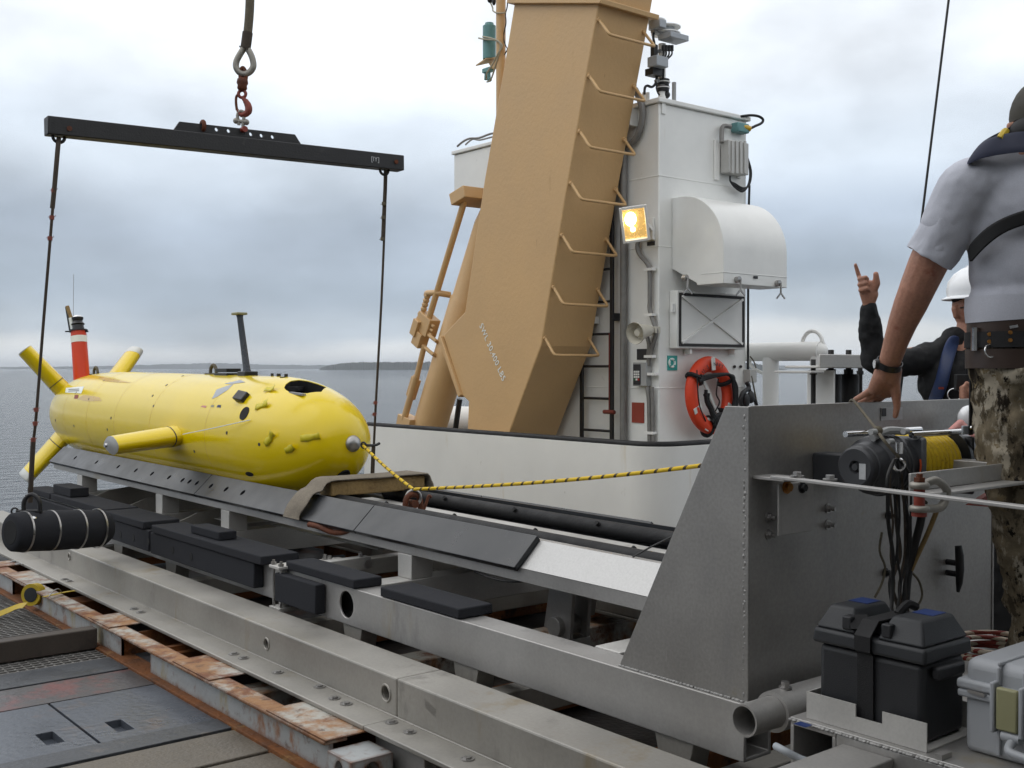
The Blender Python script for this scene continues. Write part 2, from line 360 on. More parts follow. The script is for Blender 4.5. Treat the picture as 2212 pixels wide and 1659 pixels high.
def tag(o, label=None, cat=None, group=None, kind=None):
    for k, v in (('label', label), ('category', cat), ('group', group), ('kind', kind)):
        if v: o[k] = v
    return o
def thing(name, loc, label, cat, group=None):
    o = bpy.data.objects.new(name, None); COL.objects.link(o); o.location = loc; o.empty_display_size = .1
    return tag(o, label, cat, group)
def ob(name, m, mt, parent=None, bev=0, sm=35, label=None, cat=None, group=None, kind=None, seg=2, mods=()):
    me = bpy.data.meshes.new(name)
    if isinstance(m, M):
        me.from_pydata(m.v, [], m.f)
        b = bmesh.new(); b.from_mesh(me); bmesh.ops.recalc_face_normals(b, faces=b.faces); b.to_mesh(me); b.free()
    else: me = m
    o = bpy.data.objects.new(name, me); COL.objects.link(o)
    me.materials.clear(); me.materials.append(MT[mt] if isinstance(mt, str) else mt)
    if sm:
        me.shade_smooth()
        try: me.set_sharp_from_angle(angle=R(sm))
        except Exception: pass
    if bev:
        q = o.modifiers.new('bevel', 'BEVEL'); q.width = bev; q.segments = seg; q.limit_method = 'ANGLE'; q.angle_limit = R(40)
    if parent:
        o.parent = parent
        if parent.type == 'EMPTY': o.matrix_parent_inverse = Matrix.Translation(-parent.location)
    return tag(o, label, cat, group, kind)
def cut(m, cutters):
    """boolean difference on plain meshes, returns a new mesh datablock"""
    def tmp(mm):
        me = bpy.data.meshes.new('t'); me.from_pydata(mm.v, [], mm.f)
        b = bmesh.new(); b.from_mesh(me); bmesh.ops.recalc_face_normals(b, faces=b.faces); b.to_mesh(me); b.free()
        o = bpy.data.objects.new('t', me); COL.objects.link(o); return o
    a = tmp(m); bs = []
    for c in cutters:
        q = tmp(c); bs.append(q); md = a.modifiers.new('b', 'BOOLEAN'); md.object = q; md.operation = 'DIFFERENCE'; md.solver = 'EXACT'
    dg = bpy.context.evaluated_depsgraph_get(); dg.update()
    me = bpy.data.meshes.new_from_object(a.evaluated_get(dg))
    for o in [a] + bs:
        d = o.data; bpy.data.objects.remove(o); bpy.data.meshes.remove(d)
    return me
def letters(name, txt, origin, right, upv, size, mt, parent, space=1.0, depth=.001, font_w=1.0):
    cu = bpy.data.curves.new(name, 'FONT'); cu.body = txt; cu.size = size; cu.space_character = space; cu.extrude = depth
    o = bpy.data.objects.new(name, cu); COL.objects.link(o)
    dg = bpy.context.evaluated_depsgraph_get(); dg.update()
    me = bpy.data.meshes.new_from_object(o.evaluated_get(dg)); bpy.data.objects.remove(o); bpy.data.curves.remove(cu)
    r = V(right).normalized(); u = V(upv).normalized(); n = r.cross(u)
    mtx = Matrix(((r.x * font_w, u.x, n.x, origin[0]), (r.y * font_w, u.y, n.y, origin[1]), (r.z * font_w, u.z, n.z, origin[2]), (0, 0, 0, 1)))
    me.transform(mtx); me.name = name
    return ob(name, me, mt, parent, sm=0)
def blob(name, prims, mt, parent=None, voxel=.008, iters=6, label=None, cat=None, disp=None, fac=.5):
    m = M()
    for p in prims:
        if len(p) == 4: m.capsule(*p)
        else: m.ball(p[0], 1.0, p[1], 20, 14)
    me = bpy.data.meshes.new(name); me.from_pydata(m.v, [], m.f)
    o = ob(name, me, mt, parent, sm=0, label=label, cat=cat)
    r = o.modifiers.new('r', 'REMESH'); r.mode = 'VOXEL'; r.voxel_size = voxel; r.use_smooth_shade = True
    s_ = o.modifiers.new('s', 'SMOOTH'); s_.iterations = iters; s_.factor = fac
    if disp:
        t = bpy.data.textures.new(name, 'CLOUDS'); t.noise_scale = disp[1]; t.noise_depth = 2
        q = o.modifiers.new('d', 'DISPLACE'); q.texture = t; q.strength = disp[0]; q.mid_level = .5; q.texture_coords = 'GLOBAL'
    return o
# ================================================================== SETTING
DZ = .08                                   # walking level of the deck
SEA = -2.0
m = M(); m.add([(-14000, -3000, SEA), (16000, -3000, SEA), (16000, 16000, SEA), (-14000, 16000, SEA)], [(0, 1, 2, 3)])
ob('sea', m, 'sea', sm=0, kind='structure')
def ridge(name, az0, az1, dist, prof, depth, mt, seed):
    """wooded shore: a long low ridge at its own distance, prof = [(fraction, height)]"""
    n = 480; rows = []
    for i in range(n + 1):
        t = i / n; a = R(az0 + (az1 - az0) * t)
        for k in range(len(prof) - 1):
            if prof[k][0] <= t <= prof[k + 1][0]:
                u = (t - prof[k][0]) / (prof[k + 1][0] - prof[k][0]); h = prof[k][1] * (1 - u) + prof[k + 1][1] * u
        h *= 1 + .10 * mnoise.noise(V((t * 45 + seed, 0, 0))) + .16 * mnoise.noise(V((t * 150 + seed, 5, 0))) + .14 * mnoise.noise(V((t * 420 + seed, 9, 0)))
        d = V((math.sin(a), math.cos(a), 0))
        rows.append([d * dist + V((0, 0, SEA - .5)), d * (dist + depth * .15) + V((0, 0, SEA + h * .8)), d * (dist + depth * .3) + V((0, 0, SEA + h)), d * (dist + depth) + V((0, 0, SEA + h * .7)), d * (dist + depth * 1.2) + V((0, 0, SEA - .5))])
    m = M(); o = 0
    for r in rows: m.v += r
    for i in range(n):
        for j in range(4): a = i * 5 + j; m.f.append((a, a + 1, a + 6, a + 5))
    ob(name, m, mt, sm=60, kind='structure')
def az(px): return 39 + math.degrees(math.atan((px - 1106) / FPX))
ridge('far_shore', az(-700), az(760), 6500, [(0, 14), (.42, 12), (.56, 16), (.70, 30), (.78, 36), (.85, 26), (1, 22)], 900, 'hill_far', 1)
ridge('hills', az(690), az(1120), 2600, [(0, 3), (.04, 11), (.12, 17), (.2, 19), (.6, 20), (1, 19)], 500, 'hill_near', 7)
ridge('far_shore_east', az(1650), az(2600), 6000, [(0, 22), (.1, 20), (.3, 15), (.6, 14), (1, 14)], 900, 'hill_far', 13)
ridge('headland', az(1480), az(1700), 2500, [(0, 22), (.5, 20), (.72, 14), (.86, 6), (1, 1)], 400, 'hill_near', 19)
hz = M(); hz.box(-13500, 15500, -2800, 15500, SEA - 1.2, 70)
hm = bpy.data.materials.new('haze'); hm.use_nodes = True
for n in list(hm.node_tree.nodes):
    if n.type == 'BSDF_PRINCIPLED': hm.node_tree.nodes.remove(n)
pv = hm.node_tree.nodes.new('ShaderNodeVolumePrincipled'); pv.inputs['Color'].default_value = (.86, .91, .97, 1); pv.inputs['Density'].default_value = 1.15e-4
hm.node_tree.links.new(pv.outputs[0], [n for n in hm.node_tree.nodes if n.type == 'OUTPUT_MATERIAL'][0].inputs['Volume'])
ob('haze', hz, hm, sm=0, kind='stuff')

# ------------------------------------------------------------------ deck
RX = 2.03                                   # front edge of the rusty rail
m = M(); m.box(-9, 9.3, -9, 10.2, -.25, DZ - .05)
deck = ob('deck', m, 'deck_dark', sm=0, kind='structure')
m = M(); m.box(-9, 9.3, 9.9, 10.17, -1.9, -.251)
ob('transom', m, 'white', deck, sm=0)
def yy(py, px=0): return P(px, py, z=DZ).y
y_bar, y_gr, y_st, y_red, y_pl, y_st2 = yy(1436), yy(1459), yy(1492), yy(1538), yy(1652), P(116, 1659, z=DZ).y
def plates(name, y0, y1, xs, mt, z1=DZ, gap=.006, cuts=None, bev=.003):
    for a, b in zip(xs[:-1], xs[1:]):
        m = M(); m.box(a + gap, b - gap, y0 + gap, y1 - gap, DZ - .05, z1)
        if cuts and any(a < c[0] < b for c in cuts):
            cs = []
            for cx, cy, L, w in cuts:
                if a < cx < b:
                    k = M(); k.box(cx - w / 2, cx + w / 2, cy - L / 2, cy + L / 2, DZ - .035, DZ + .05); cs.append(k)
            me = cut(m, cs); ob(name, me, mt, deck, bev=bev, sm=0)
        else: ob(name, m, mt, deck, bev=bev, sm=0)
plates('deck_strip', y_gr - .0, y_st - .0, [-4, -1.2, 2.24], 'deck_strip', DZ + .004) if y_st > y_gr else plates('deck_strip', y_st, y_gr, [-4, -1.2, 2.24], 'deck_strip', DZ + .004)
plates('deck_plate', y_red, y_st, [-4, -1.4, 2.24], 'deck_red')
s1 = P(108, 1594, z=DZ); s2 = P(258, 1567, z=DZ); sx = P(190, 1585, z=DZ).x
plates('deck_plate', y_pl, y_red, [-4, -2.1, -.6, .55, sx, 2.24], 'deck_plate', cuts=[(s1.x, s1.y, .17, .07), (s2.x, s2.y, .17, .07), (s1.x - 1.2, s1.y, .17, .07)])
plates('deck_strip', y_st2, y_pl, [-4, -.9, 2.24], 'deck_strip', DZ + .006)
y0 = y_st2; i = 0
while y0 > 1.2:
    w = .34; off = (i % 2) * .5
    plates('plank', y0 - w, y0, [-4, -1.9 + off, -.2 + off, .95 + off, 2.24], 'deck_wood', DZ - .004 * (i % 2), gap=.009, bev=.006); y0 -= w; i += 1
# open grating: crossing bars over a dark void
m = M(); gx0, gx1, gy0, gy1 = -1.0, 2.02, max(y_gr, y_st), 9.2
s = .045
k = gx0
while k < gx1: m.box(k, k + .011, gy0, gy1, DZ - .045, DZ - .002); k += s
k = gy0
while k < gy1: m.box(gx0, gx1, k, k + .011, DZ - .04, DZ + .002); k += s
ob('grating', m, 'grating', deck, sm=0, kind='stuff')
# heavy brown steel bar lying across the grating
b0 = P(0, 1436, z=DZ); m = M(); m.box(-1.0, RX - .002, b0.y, b0.y + .09, DZ + .004, DZ + .115)
ob('steel_bar', m, 'bar_brown', bev=.006, label='brown steel bar lying across the deck grating up to the rusty rail', cat='bar')

# ------------------------------------------------------------------ bulwark with rubber capping
BX = 6.2; bc = P(1420, 968, x=BX); BT = bc.z; BC = bc.y
bw = thing('bulwark', (BX, BC, DZ), 'white painted bulwark with black rubber capping in front of the tan crane leg', 'bulwark')
def bpath(off):
    r = .28; pts = [V((BX + off, 10.15, 0)), V((BX + off, BC + r, 0))]
    for a in range(0, 91, 10):
        t = R(a); pts.append(V((BX + r - (r - off) * math.cos(t), BC + r - (r - off) * math.sin(t), 0)))
    pts.append(V((9.2, BC + off, 0))); return pts
a, b = bpath(0), bpath(.10); m = M(); n = len(a)
for z in (DZ - .04, BT):
    m.v += [p + V((0, 0, z)) for p in a] + [p + V((0, 0, z)) for p in b]
for i in range(n - 1):
    m.f += [(i, i + 1, 2 * n + i + 1, 2 * n + i), (n + i + 1, n + i, 3 * n + i, 3 * n + i + 1), (2 * n + i, 2 * n + i + 1, 3 * n + i + 1, 3 * n + i)]
m.f += [(0, 2 * n, 3 * n, n), (n - 1, 2 * n - 1, 4 * n - 1, 3 * n - 1)]
ob('wall', m, 'bulwark', bw, sm=40)
m = M(); c = [(p + q) / 2 + V((0, 0, BT + .012)) for p, q in zip(a, b)]
m.tube(c, .028, 10); ob('rubber_capping', m, 'black_rubber', bw, sm=50)
for yb in (9.6, 8.4, 7.2, 6.3):
    m = M(); m.prism([(BX + .102, yb, DZ - .04), (BX + .45, yb, DZ - .04), (BX + .102, yb, BT - .1)], (0, .012, 0)); ob('stiffener', m, 'bulwark', bw, sm=0)

# ------------------------------------------------------------------ tan crane leg (one leg of the stern frame)
LX = 6.6; LW = .62
leg = thing('crane_leg', tuple(P(1050, 946, x=LX)), 'tan steel box leg of the stern frame with bent rungs and white load lettering', 'crane')
prof = [(1163, -300), (1345, -300), (1295, 0), (1268, 154), (1221, 427), (1169, 747), (1096, 946), (1060, 1060), (1000, 1060), (1009, 944), (1012, 867), (999, 855), (957, 724), (1004, 674), (1015, 600), (1046, 390), (1067, 270), (1096, 100), (1112, 0)]
pts = [P(a, b, x=LX) for a, b in prof]
m = M(); m.prism(pts, (LW, 0, 0)); ob('box_section', m, 'tan', leg, bev=.012, sm=0)
# collar flange at the top
f0, f1 = P(1112, 4, x=LX), P(1296, 4, x=LX)
m = M(); dv = (f1 - f0).normalized(); m.obox((f0 + f1) / 2 + V((LW / 2, 0, 0)), dv * ((f1 - f0).length / 2 + .06), V((LW / 2 + .05, 0, 0)), V((1, 0, 0)).cross(dv) * .022)
ob('flange', m, 'tan', leg, bev=.006)
# welded edge plate on the lower bracket
e0, e1 = P(957, 728, x=LX), P(1001, 856, x=LX); m = M(); m.bar(e0 + V((LW / 2, .03, 0)), e1 + V((LW / 2, .03, 0)), LW + .06, .05, upv=(0, 1, .4))
ob('edge_plate', m, 'tan', leg, bev=.008)
# rungs on the forward face
rung_px = [(1161 + 0, 88), (0, 0)]
A0, A1 = P(1295, 0, x=LX), P(1169, 747, x=LX); up_ = (A0 - A1).normalized(); nrm = V((1, 0, 0)).cross(up_); nrm = nrm if nrm.y < 0 else -nrm
for py in (41, 163, 283, 395, 508, 620, 730):
    t = (py - 747) / (0 - 747); base = None
    best = min((abs((P(1106, 829, d=5) - P(1106, 829, d=5)).length), k / 2000) for k in range(1))
    # find the point of the edge seen at that height
    lo, hi = 0., 1.
    for _ in range(40):
        md = (lo + hi) / 2; q = A1 + (A0 - A1) * md; dd = q - EYE; sy = 829.5 - FPX * dd.dot(UP) / dd.dot(FW)
        if sy > py: lo = md
        else: hi = md
    q = A1 + (A0 - A1) * lo + V((.03, 0, 0))
    w = .55; o_ = nrm * .17 - up_ * .12
    m = M(); m.tube([q, q + o_ * .5, q + o_ * .92, q + o_ + V((.045, 0, 0)), q + o_ + V((w / 2, 0, 0)), q + o_ + V((w - .045, 0, 0)), q + o_ * .92 + V((w, 0, 0)), q + o_ * .5 + V((w, 0, 0)), q + V((w, 0, 0))], .0135, 8, sub=3)
    for e in (0, w): m.cyl(q + V((e, 0, 0)) - nrm * .01, q + V((e, 0, 0)) + nrm * .012, .022, n=10)
    ob('rung', m, 'tan', leg, sm=60)
t0, t1 = P(1036, 704, x=LX), P(1082, 815, x=LX); td = (t1 - t0).normalized(); tu = td.cross(V((-1, 0, 0))); tu = tu if tu.z > 0 else -tu
letters('lettering', 'SWL 30,400 LBS', t0 - V((.003, 0, 0)), td, V((-1, 0, 0)).cross(td), .088, 'sign_white', leg, space=1.1, depth=.0012)
# hydraulic cylinder and its pipework
CX = 6.95
c0, c1, c2 = P(915, 965, x=CX), P(1013, 640, x=CX), P(1075, 430, x=CX)
m = M(); m.lathe(c0, c1 - c0, [(-.3, .186), ((c1 - c0).length * .97, .186), ((c1 - c0).length * .98, .17), ((c2 - c0).length * .9, .165), ((c2 - c0).length, .12)], 32)
ob('hydraulic_cylinder', m, 'tan', leg, sm=50)
X2 = CX - .22
lp = [P(1006, 425, x=X2), P(926, 690, x=X2)]
m = M(); m.cyl(lp[0], lp[1], .034, n=14); q = [P(921, 740, x=X2), P(902, 812, x=X2)]
m2 = M(); m2.cyl(P(917, 745, x=X2), P(900, 815, x=X2), .03, n=12); m2.cyl(P(900, 812, x=X2), P(873, 905, x=X2), .037, n=12)
ob('hydraulic_pipe', m, 'tan', leg); ob('hydraulic_pipe', m2, 'tan', leg)
m = M(); b_ = P(1004, 424, x=X2); m.obox(b_ + V((.1, 0, 0)), V((.2, 0, 0)), V((0, .12, -.03)), V((0, .02, .06))); ob('pipe_bracket', m, 'tan', leg, bev=.008)
m = M(); vb = P(918, 700, x=X2); ax = (lp[1] - lp[0]).normalized(); sd = V((1, 0, 0)).cross(ax)
m.obox(vb + V((.03, 0, 0)), ax * .1, sd * .12, V((.07, 0, 0))); m.obox(vb + ax * .18 + sd * .0, ax * .08, sd * .07, V((.06, 0, 0))); m.obox(vb + ax * .08 + sd * .07 + V((-.03, 0, 0)), ax * .09, sd * .05, V((.05, 0, 0)))
for i in range(3): m.cyl(vb - sd * .12 + ax * (.05 * i - .05), vb - sd * .17 + ax * (.05 * i - .05), .02, n=8); m.cyl(vb + sd * .12 + ax * (.05 * i - .05), vb + sd * .16 + ax * (.05 * i - .05), .02, n=8)
ob('valve_block', m, 'tan', leg, bev=.006)
m = M(); m.tube([P(925, 640, x=X2), P(922, 634, x=X2), P(945, 633, x=X2), P(972, 637, x=CX - .1)], .034, 10, sub=3)
m.tube([P(922, 720, x=X2), P(940, 735, x=X2), P(962, 752, x=CX)], .02, 8, sub=3); m.tube([P(916, 748, x=X2), P(935, 765, x=X2), P(958, 776, x=CX - .05), P(975, 778, x=CX)], .02, 8, sub=3)
for t in range(5): m.ball(P(923 - t * 2.5, 640 + 9 * t, x=X2), .035)
ob('hose_fitting', m, 'tan', leg)
m = M(); fb = P(875, 908, x=X2); m.obox(fb + V((.05, 0, -.02)), V((.08, 0, 0)), V((0, .12, .03)), V((0, -.02, .06))); m.obox(P(893, 838, x=X2 + .05), V((.03, 0, 0)), ax * .12, sd * .06); ob('foot_block', m, 'tan', leg, bev=.006)
# dark strut and pale equipment behind the leg foot
m = M(); m.cyl(P(993, 862, x=7.3), P(977, 975, x=7.3), .032, n=10); ob('strut', m, 'steel_black', leg)
mc = thing('deck_machine', tuple(P(985, 950, x=7.5)), 'pale grey deck machine with dark base half hidden behind the crane leg foot', 'machine')
m = M(); q = P(985, 905, x=7.6); m.cyl(q + V((-.1, .25, -.02)), q + V((.1, -.5, -.02)), .17, n=20); ob('drum', m, 'white_new', mc)
m = M(); m.box(q.x - .35, q.x - .3, q.y - .14, q.y - .06, DZ - .04, q.z + .05); ob('post', m, 'grey_paint', mc)
m = M(); m.box(q.x - .3, q.x + .4, q.y - .5, q.y + .5, DZ - .04, q.z - .2); ob('base', m, 'black_rubber', mc)
# sensor pole with teal canister beside the leg
pole = thing('sensor_pole', tuple(P(1082, 330, x=6.85)), 'tan pole carrying a teal canister beside the crane leg', 'pole')
pb, pt = P(1082, 330, x=6.85), P(1082, -60, x=6.85)
m = M(); m.cyl(pb, (pb.x, pb.y, pt.z), .048, n=16); ob('tube', m, 'tan', pole)
def PP(a, b): return P(a, b, x=6.85)
cy0, cy1 = PP(1057, 128), PP(1057, 56)
m = M(); m.lathe(cy0, (0, 0, 1), [(0, .066), (.33, .066), (.335, .055), (.345, .045), (.36, .043), (.362, .0)], 24); ob('canister', m, 'teal', pole)
m = M(); k = PP(1057, 131); m.prism([k + V((-.05, .16, -.03)), k + V((.06, .0, -.005)), k + V((.05, -.12, .01)), k + V((-.06, -.02, .0))], (0, 0, .012)); k = PP(1062, 138); m.prism([k + V((0, .05, 0.02)), k + V((0, -.07, .02)), k + V((0, -.07, -.06)), k + V((0, .0, -.05))], (.03, 0, 0)); ob('bracket', m, 'tan', pole)
m = M(); k = PP(1054, 152); m.obox(k, V((.03, 0, 0)), V((0, .06, 0)), V((0, 0, .022))); m.cyl(k + V((0, .03, -.02)), k + V((0, .035, -.09)), .018, n=8); m.cyl(k + V((0, -.01, -.02)), k + V((0, -.02, -.11)), .02, n=8); m.ball(PP(1058, 172), .022); ob('terminal_box', m, 'teal', pole, bev=.004)
m = M(); m.tube([PP(1046, 85) + V((-.07, 0, 0)), PP(1060, 88) + V((-.08, 0, 0)), PP(1082, 90) + V((-.06, 0, 0)), PP(1092, 101) + V((-.04, 0, 0)), PP(1085, 120) + V((-.06, 0, 0)), PP(1075, 140) + V((-.06, 0, 0)), PP(1062, 160) + V((-.06, 0, 0)), PP(1056, 172) + V((-.03, 0, 0))], .0085, 6, sub=4)
m.tube([PP(1055, 82) + V((-.07, 0, 0)), PP(1075, 86) + V((-.07, 0, 0)), PP(1090, 98) + V((-.05, 0, 0)), PP(1080, 140) + V((-.05, 0, 0)), PP(1064, 172) + V((-.02, 0, 0)), PP(1052, 177)], .0085, 6, sub=4)
m.tube([PP(1058, 2), PP(1064, 16), PP(1074, 26) + V((-.05, 0, 0)), PP(1086, 31) + V((-.06, 0, 0)), PP(1093, 27)], .008, 6, sub=4); ob('pale_cable', m, 'cable_pale', pole)
m = M(); m.tube([PP(1097, -20), PP(1096, 12), PP(1092, 30), PP(1093, 50), PP(1088, 78), PP(1092, 98), PP(1096, 106), PP(1090, 118)], .006, 6, sub=4); m.ball(PP(1059, 0), .03); m.ball(PP(1067, 2), .03, (.7, .7, 1.5)); ob('black_cable', m, 'cable', pole)
# ================================================================== WHITE MAST HOUSE
MX = 7.32; mc0 = P(1424, 217, x=MX); MY = mc0.y; MTOP = mc0.z
MXR = P(1612, 500, y=MY).x
mast = thing('mast_house', (MX, MY, DZ), 'white boxy steel mast house with roof lip standing behind the bulwark', 'mast house')
wy = P(980, 325, x=MX).y; wz = P(980, 440, x=MX).z
m = M(); m.box(MX, MXR, MY, MY + 1.7, DZ - .04, MTOP - .02); ob('wall', m, 'white', mast, bev=.012)
m = M(); m.box(MX + .004, MXR - .1, MY + 1.7, wy, wz, MTOP - .025); ob('overhead_wing', m, 'white', mast, bev=.008)
m = M(); m.box(MX - .03, MXR + .03, MY - .03, MY + 1.75, MTOP - .019, MTOP + .025); m.box(MX - .02, MXR - .08, MY + 1.751, wy + .02, MTOP - .02, MTOP + .02); ob('roof_lip', m, 'white', mast, bev=.008)
zs = P(1500, 392, y=MY).z
m = M(); m.box(MX - .004, MXR + .003, MY - .004, MY + 1.0, zs, zs + .012); zs2 = P(1500, 540, y=MY).z; m.box(MX - .004, MXR + .003, MY - .004, MY + 1.0, zs2, zs2 + .008); zs3 = P(1330, 838, x=MX).z; m.box(MX - .004, MXR + .003, MY - .004, MY + 1.7, zs3, zs3 + .01); ob('weld_seam', m, 'white', mast, bev=.003)
m = M(); m.tube([P(x_, y_, x=MX) + V((0, 0, .03)) for x_, y_ in ((988, 322), (1000, 312), (1015, 305), (1035, 304), (1060, 295), (1085, 292))], .012, 6, sub=3); m.tube([P(x_, y_, x=MX) + V((.1, 0, .03)) for x_, y_ in ((990, 316), (1005, 304), (1020, 306), (1045, 300), (1065, 295))], .010, 6, sub=3); ob('roof_cable', m, 'conduit', mast)
def L_(px, py, off=0): return P(px, py, x=MX - off)     # on (or off) the left face
def F_(px, py, off=0): return P(px, py, y=MY - off)     # on (or off) the right face
# ladder
lad = thing('ladder', tuple(L_(1290, 950, .2)), 'black steel ladder fixed to the left side of the white mast house', 'ladder')
ly0, ly1 = L_(1257, 700, .08).y, L_(1322, 700, .08).y; LXX = MX - .08
for yv, top in ((ly0, P(1257, 600, x=LXX).z), (ly1, P(1322, 330, x=LXX).z)):
    m = M(); m.box(LXX - .012, LXX + .012, yv - .02, yv + .02, DZ - .04, top); ob('stringer', m, 'steel_black', lad, bev=.003)
z0 = P(1322, 721, x=LXX).z; k = -8
while k < 9:
    zz = z0 + k * .303; k += 1
    if zz < .1 or zz > P(1322, 340, x=LXX).z: continue
    m = M(); m.cyl((LXX, ly0 - .02, zz), (LXX, ly1 + .02, zz), .0125, n=10); ob('rung', m, 'steel_black', lad)
for px, py in ((1335, 685), (1290, 692)):
    q = L_(px, py, .0); m = M(); m.box(LXX, MX - .002, q.y - .03, q.y + .03, q.z - .035, q.z + .035); ob('standoff', m, 'steel_black' if px > 1300 else 'white', lad, bev=.004)
m = M(); q = L_(1316, 720, .10); m.cyl((q.x, q.y, q.z), (q.x, q.y, P(1316, 888, x=q.x).z), .006, n=6); q2 = P(1316, 890, x=q.x); m.cyl(q2 + V((0, -.07, 0)), q2 + V((0, .07, 0)), .02, n=8); ob('pull_handle', m, 'hook', lad)
# riser pipe
m = M(); q = L_(1347, 600, .05); m.cyl((q.x, q.y, DZ), (q.x, q.y, L_(1347, 300).z), .034, n=12); ob('riser_pipe', m, 'conduit', mast)
# floodlight
fl = thing('floodlight', tuple(L_(1385, 490, .05)), 'lit square floodlight with white rim on the left side of the mast house', 'floodlight')
fc = P(1371, 484, x=MX - .30); fd = (V((-.62, -.70, -.34))).normalized(); fr = fd.cross(V((0, 0, 1))).normalized(); fu = fr.cross(fd); fr, fu = (fr * math.cos(R(-8)) + fu * math.sin(R(-8))), (fu * math.cos(R(-8)) - fr * math.sin(R(-8)))
W2, H2 = .105, .145
m = M(); o_ = [fc + fr * a * W2 + fu * b * H2 for a, b in ((-1, -1), (1, -1), (1, 1), (-1, 1))]; bk = [fc - fd * .17 + fr * a * W2 * .55 + fu * b * H2 * .55 for a, b in ((-1, -1), (1, -1), (1, 1), (-1, 1))]
m.add(o_ + bk, [(0, 1, 5, 4), (1, 2, 6, 5), (2, 3, 7, 6), (3, 0, 4, 7), (4, 5, 6, 7)]); ob('reflector_housing', m, 'white_new', fl, sm=0)
m = M()
for a, b, c, d in ((-1, 0, .012, H2 + .014), (1, 0, .012, H2 + .014)): m.obox(fc + fr * a * (W2 + .004), fr * c, fu * d, fd * .016)
for b in (-1, 1): m.obox(fc + fu * b * (H2 + .004), fu * .012, fr * (W2 - .009), fd * .0155)
ob('rim', m, 'white_new', fl, bev=.003)
m = M(); m.obox(fc - fd * .03, fr * W2 * .98, fu * H2 * .98, fd * .002); ob('lens', m, 'glow', fl, sm=0)
m = M(); m.ball(fc + fr * .03 + fu * .045 - fd * .015, .062, (.8, .8, 1)); m.ball(fc + fr * .02 - fu * .05 - fd * .02, .022); ob('bulb', m, 'bulb', fl, sm=60)
m = M(); q = L_(1408, 495, .0); m.bar(fc - fd * .15 + V((0, -.1, 0)), q + V((0, .0, -.02)), .05, .03); m.box(MX - .03, MX - .002, q.y - .04, q.y + .1, q.z - .1, q.z + .1); m.cyl(fc - fd * .1 + fr * .12 - fu * .02, fc - fd * .1 - fr * .1 - fu * .02, .03, n=12); ob('mounting_arm', m, 'white_new', fl, bev=.003)
m = M(); q = L_(1406, 526, .004); m.obox(q, V((.004, 0, 0)), V((0, .045, 0)), V((0, 0, .018))); ob('maker_plate', m, 'sign_dark', mast, sm=0)
# wavy flexible conduit down to the call box
cd = thing('conduit_run', tuple(L_(1405, 960)), 'grey flexible conduit winding down from the floodlight to the deck', 'conduit')
m = M(); m.tube([L_(a, b, .04) for a, b in ((1380, 518), (1377, 533), (1382, 550), (1396, 566), (1403, 582), (1404, 620), (1404, 650), (1404, 670), (1412, 695), (1418, 715), (1412, 740), (1404, 765), (1400, 790))], .021, 8, sub=4); ob('upper_hose', m, 'conduit', cd)
m = M(); m.tube([L_(a, b, .04) for a, b in ((1398, 728), (1402, 745), (1400, 770))], .019, 8, sub=3); m.tube([L_(a, b, .04) for a, b in ((1398, 836), (1402, 860), (1403, 900), (1404, 985))], .022, 8, sub=3); m.tube([L_(a, b, .04) for a, b in ((1409, 836), (1410, 900), (1411, 985))], .016, 8, sub=3); ob('lower_hose', m, 'conduit', cd)
m = M()
for a, b in ((1404, 582), (1405, 680), (1404, 770), (1405, 935), (1411, 808)): q = L_(a, b, .04); m.obox(q, V((.028, 0, 0)), V((0, .05, 0)), V((0, 0, .012)))
ob('clip', m, 'white_new', cd)
# cable drop behind the leg edge
m = M(); m.tube([L_(a, b, .05) for a, b in ((1372, 193), (1382, 215), (1388, 240), (1386, 265), (1376, 295), (1362, 312), (1350, 320))], .03, 8, sub=4); ob('black_hose', m, 'conduit', mast)
m = M(); q = L_(1365, 258); m.box(MX - .1, MX - .002, q.y - .08, q.y + .03, q.z - .08, q.z + .08); ob('junction_box', m, 'white', mast, bev=.006)
# loudspeaker horn
sp = thing('loudspeaker', tuple(L_(1400, 717)), 'cream horn loudspeaker mounted beside the conduit on the mast house', 'loudspeaker')
h0 = P(1371, 720, x=MX - .30); h1 = L_(1408, 712, .06); d_ = (h1 - h0)
m = M(); m.lathe(h0, d_, [(0, .098), (.012, .1), (.02, .092), (.1, .066), (.2, .05), (d_.length * .9, .045)], 24, cap=False); ob('horn', m, 'speaker', sp, sm=60)
m = M(); m.lathe(h0 + d_.normalized() * .03, d_, [(0, .0), (.001, .03), (.03, .04), (.15, .042)], 16); m.lathe(h0 + d_.normalized() * .09, d_, [(0, .066), (.004, .0)], 20); ob('phase_plug', m, 'speaker', sp, sm=60)
m = M(); q = L_(1412, 713, .03); m.box(MX - .07, MX - .002, q.y - .06, q.y + .06, q.z - .03, q.z + .03); ob('bracket', m, 'speaker', sp, bev=.004)
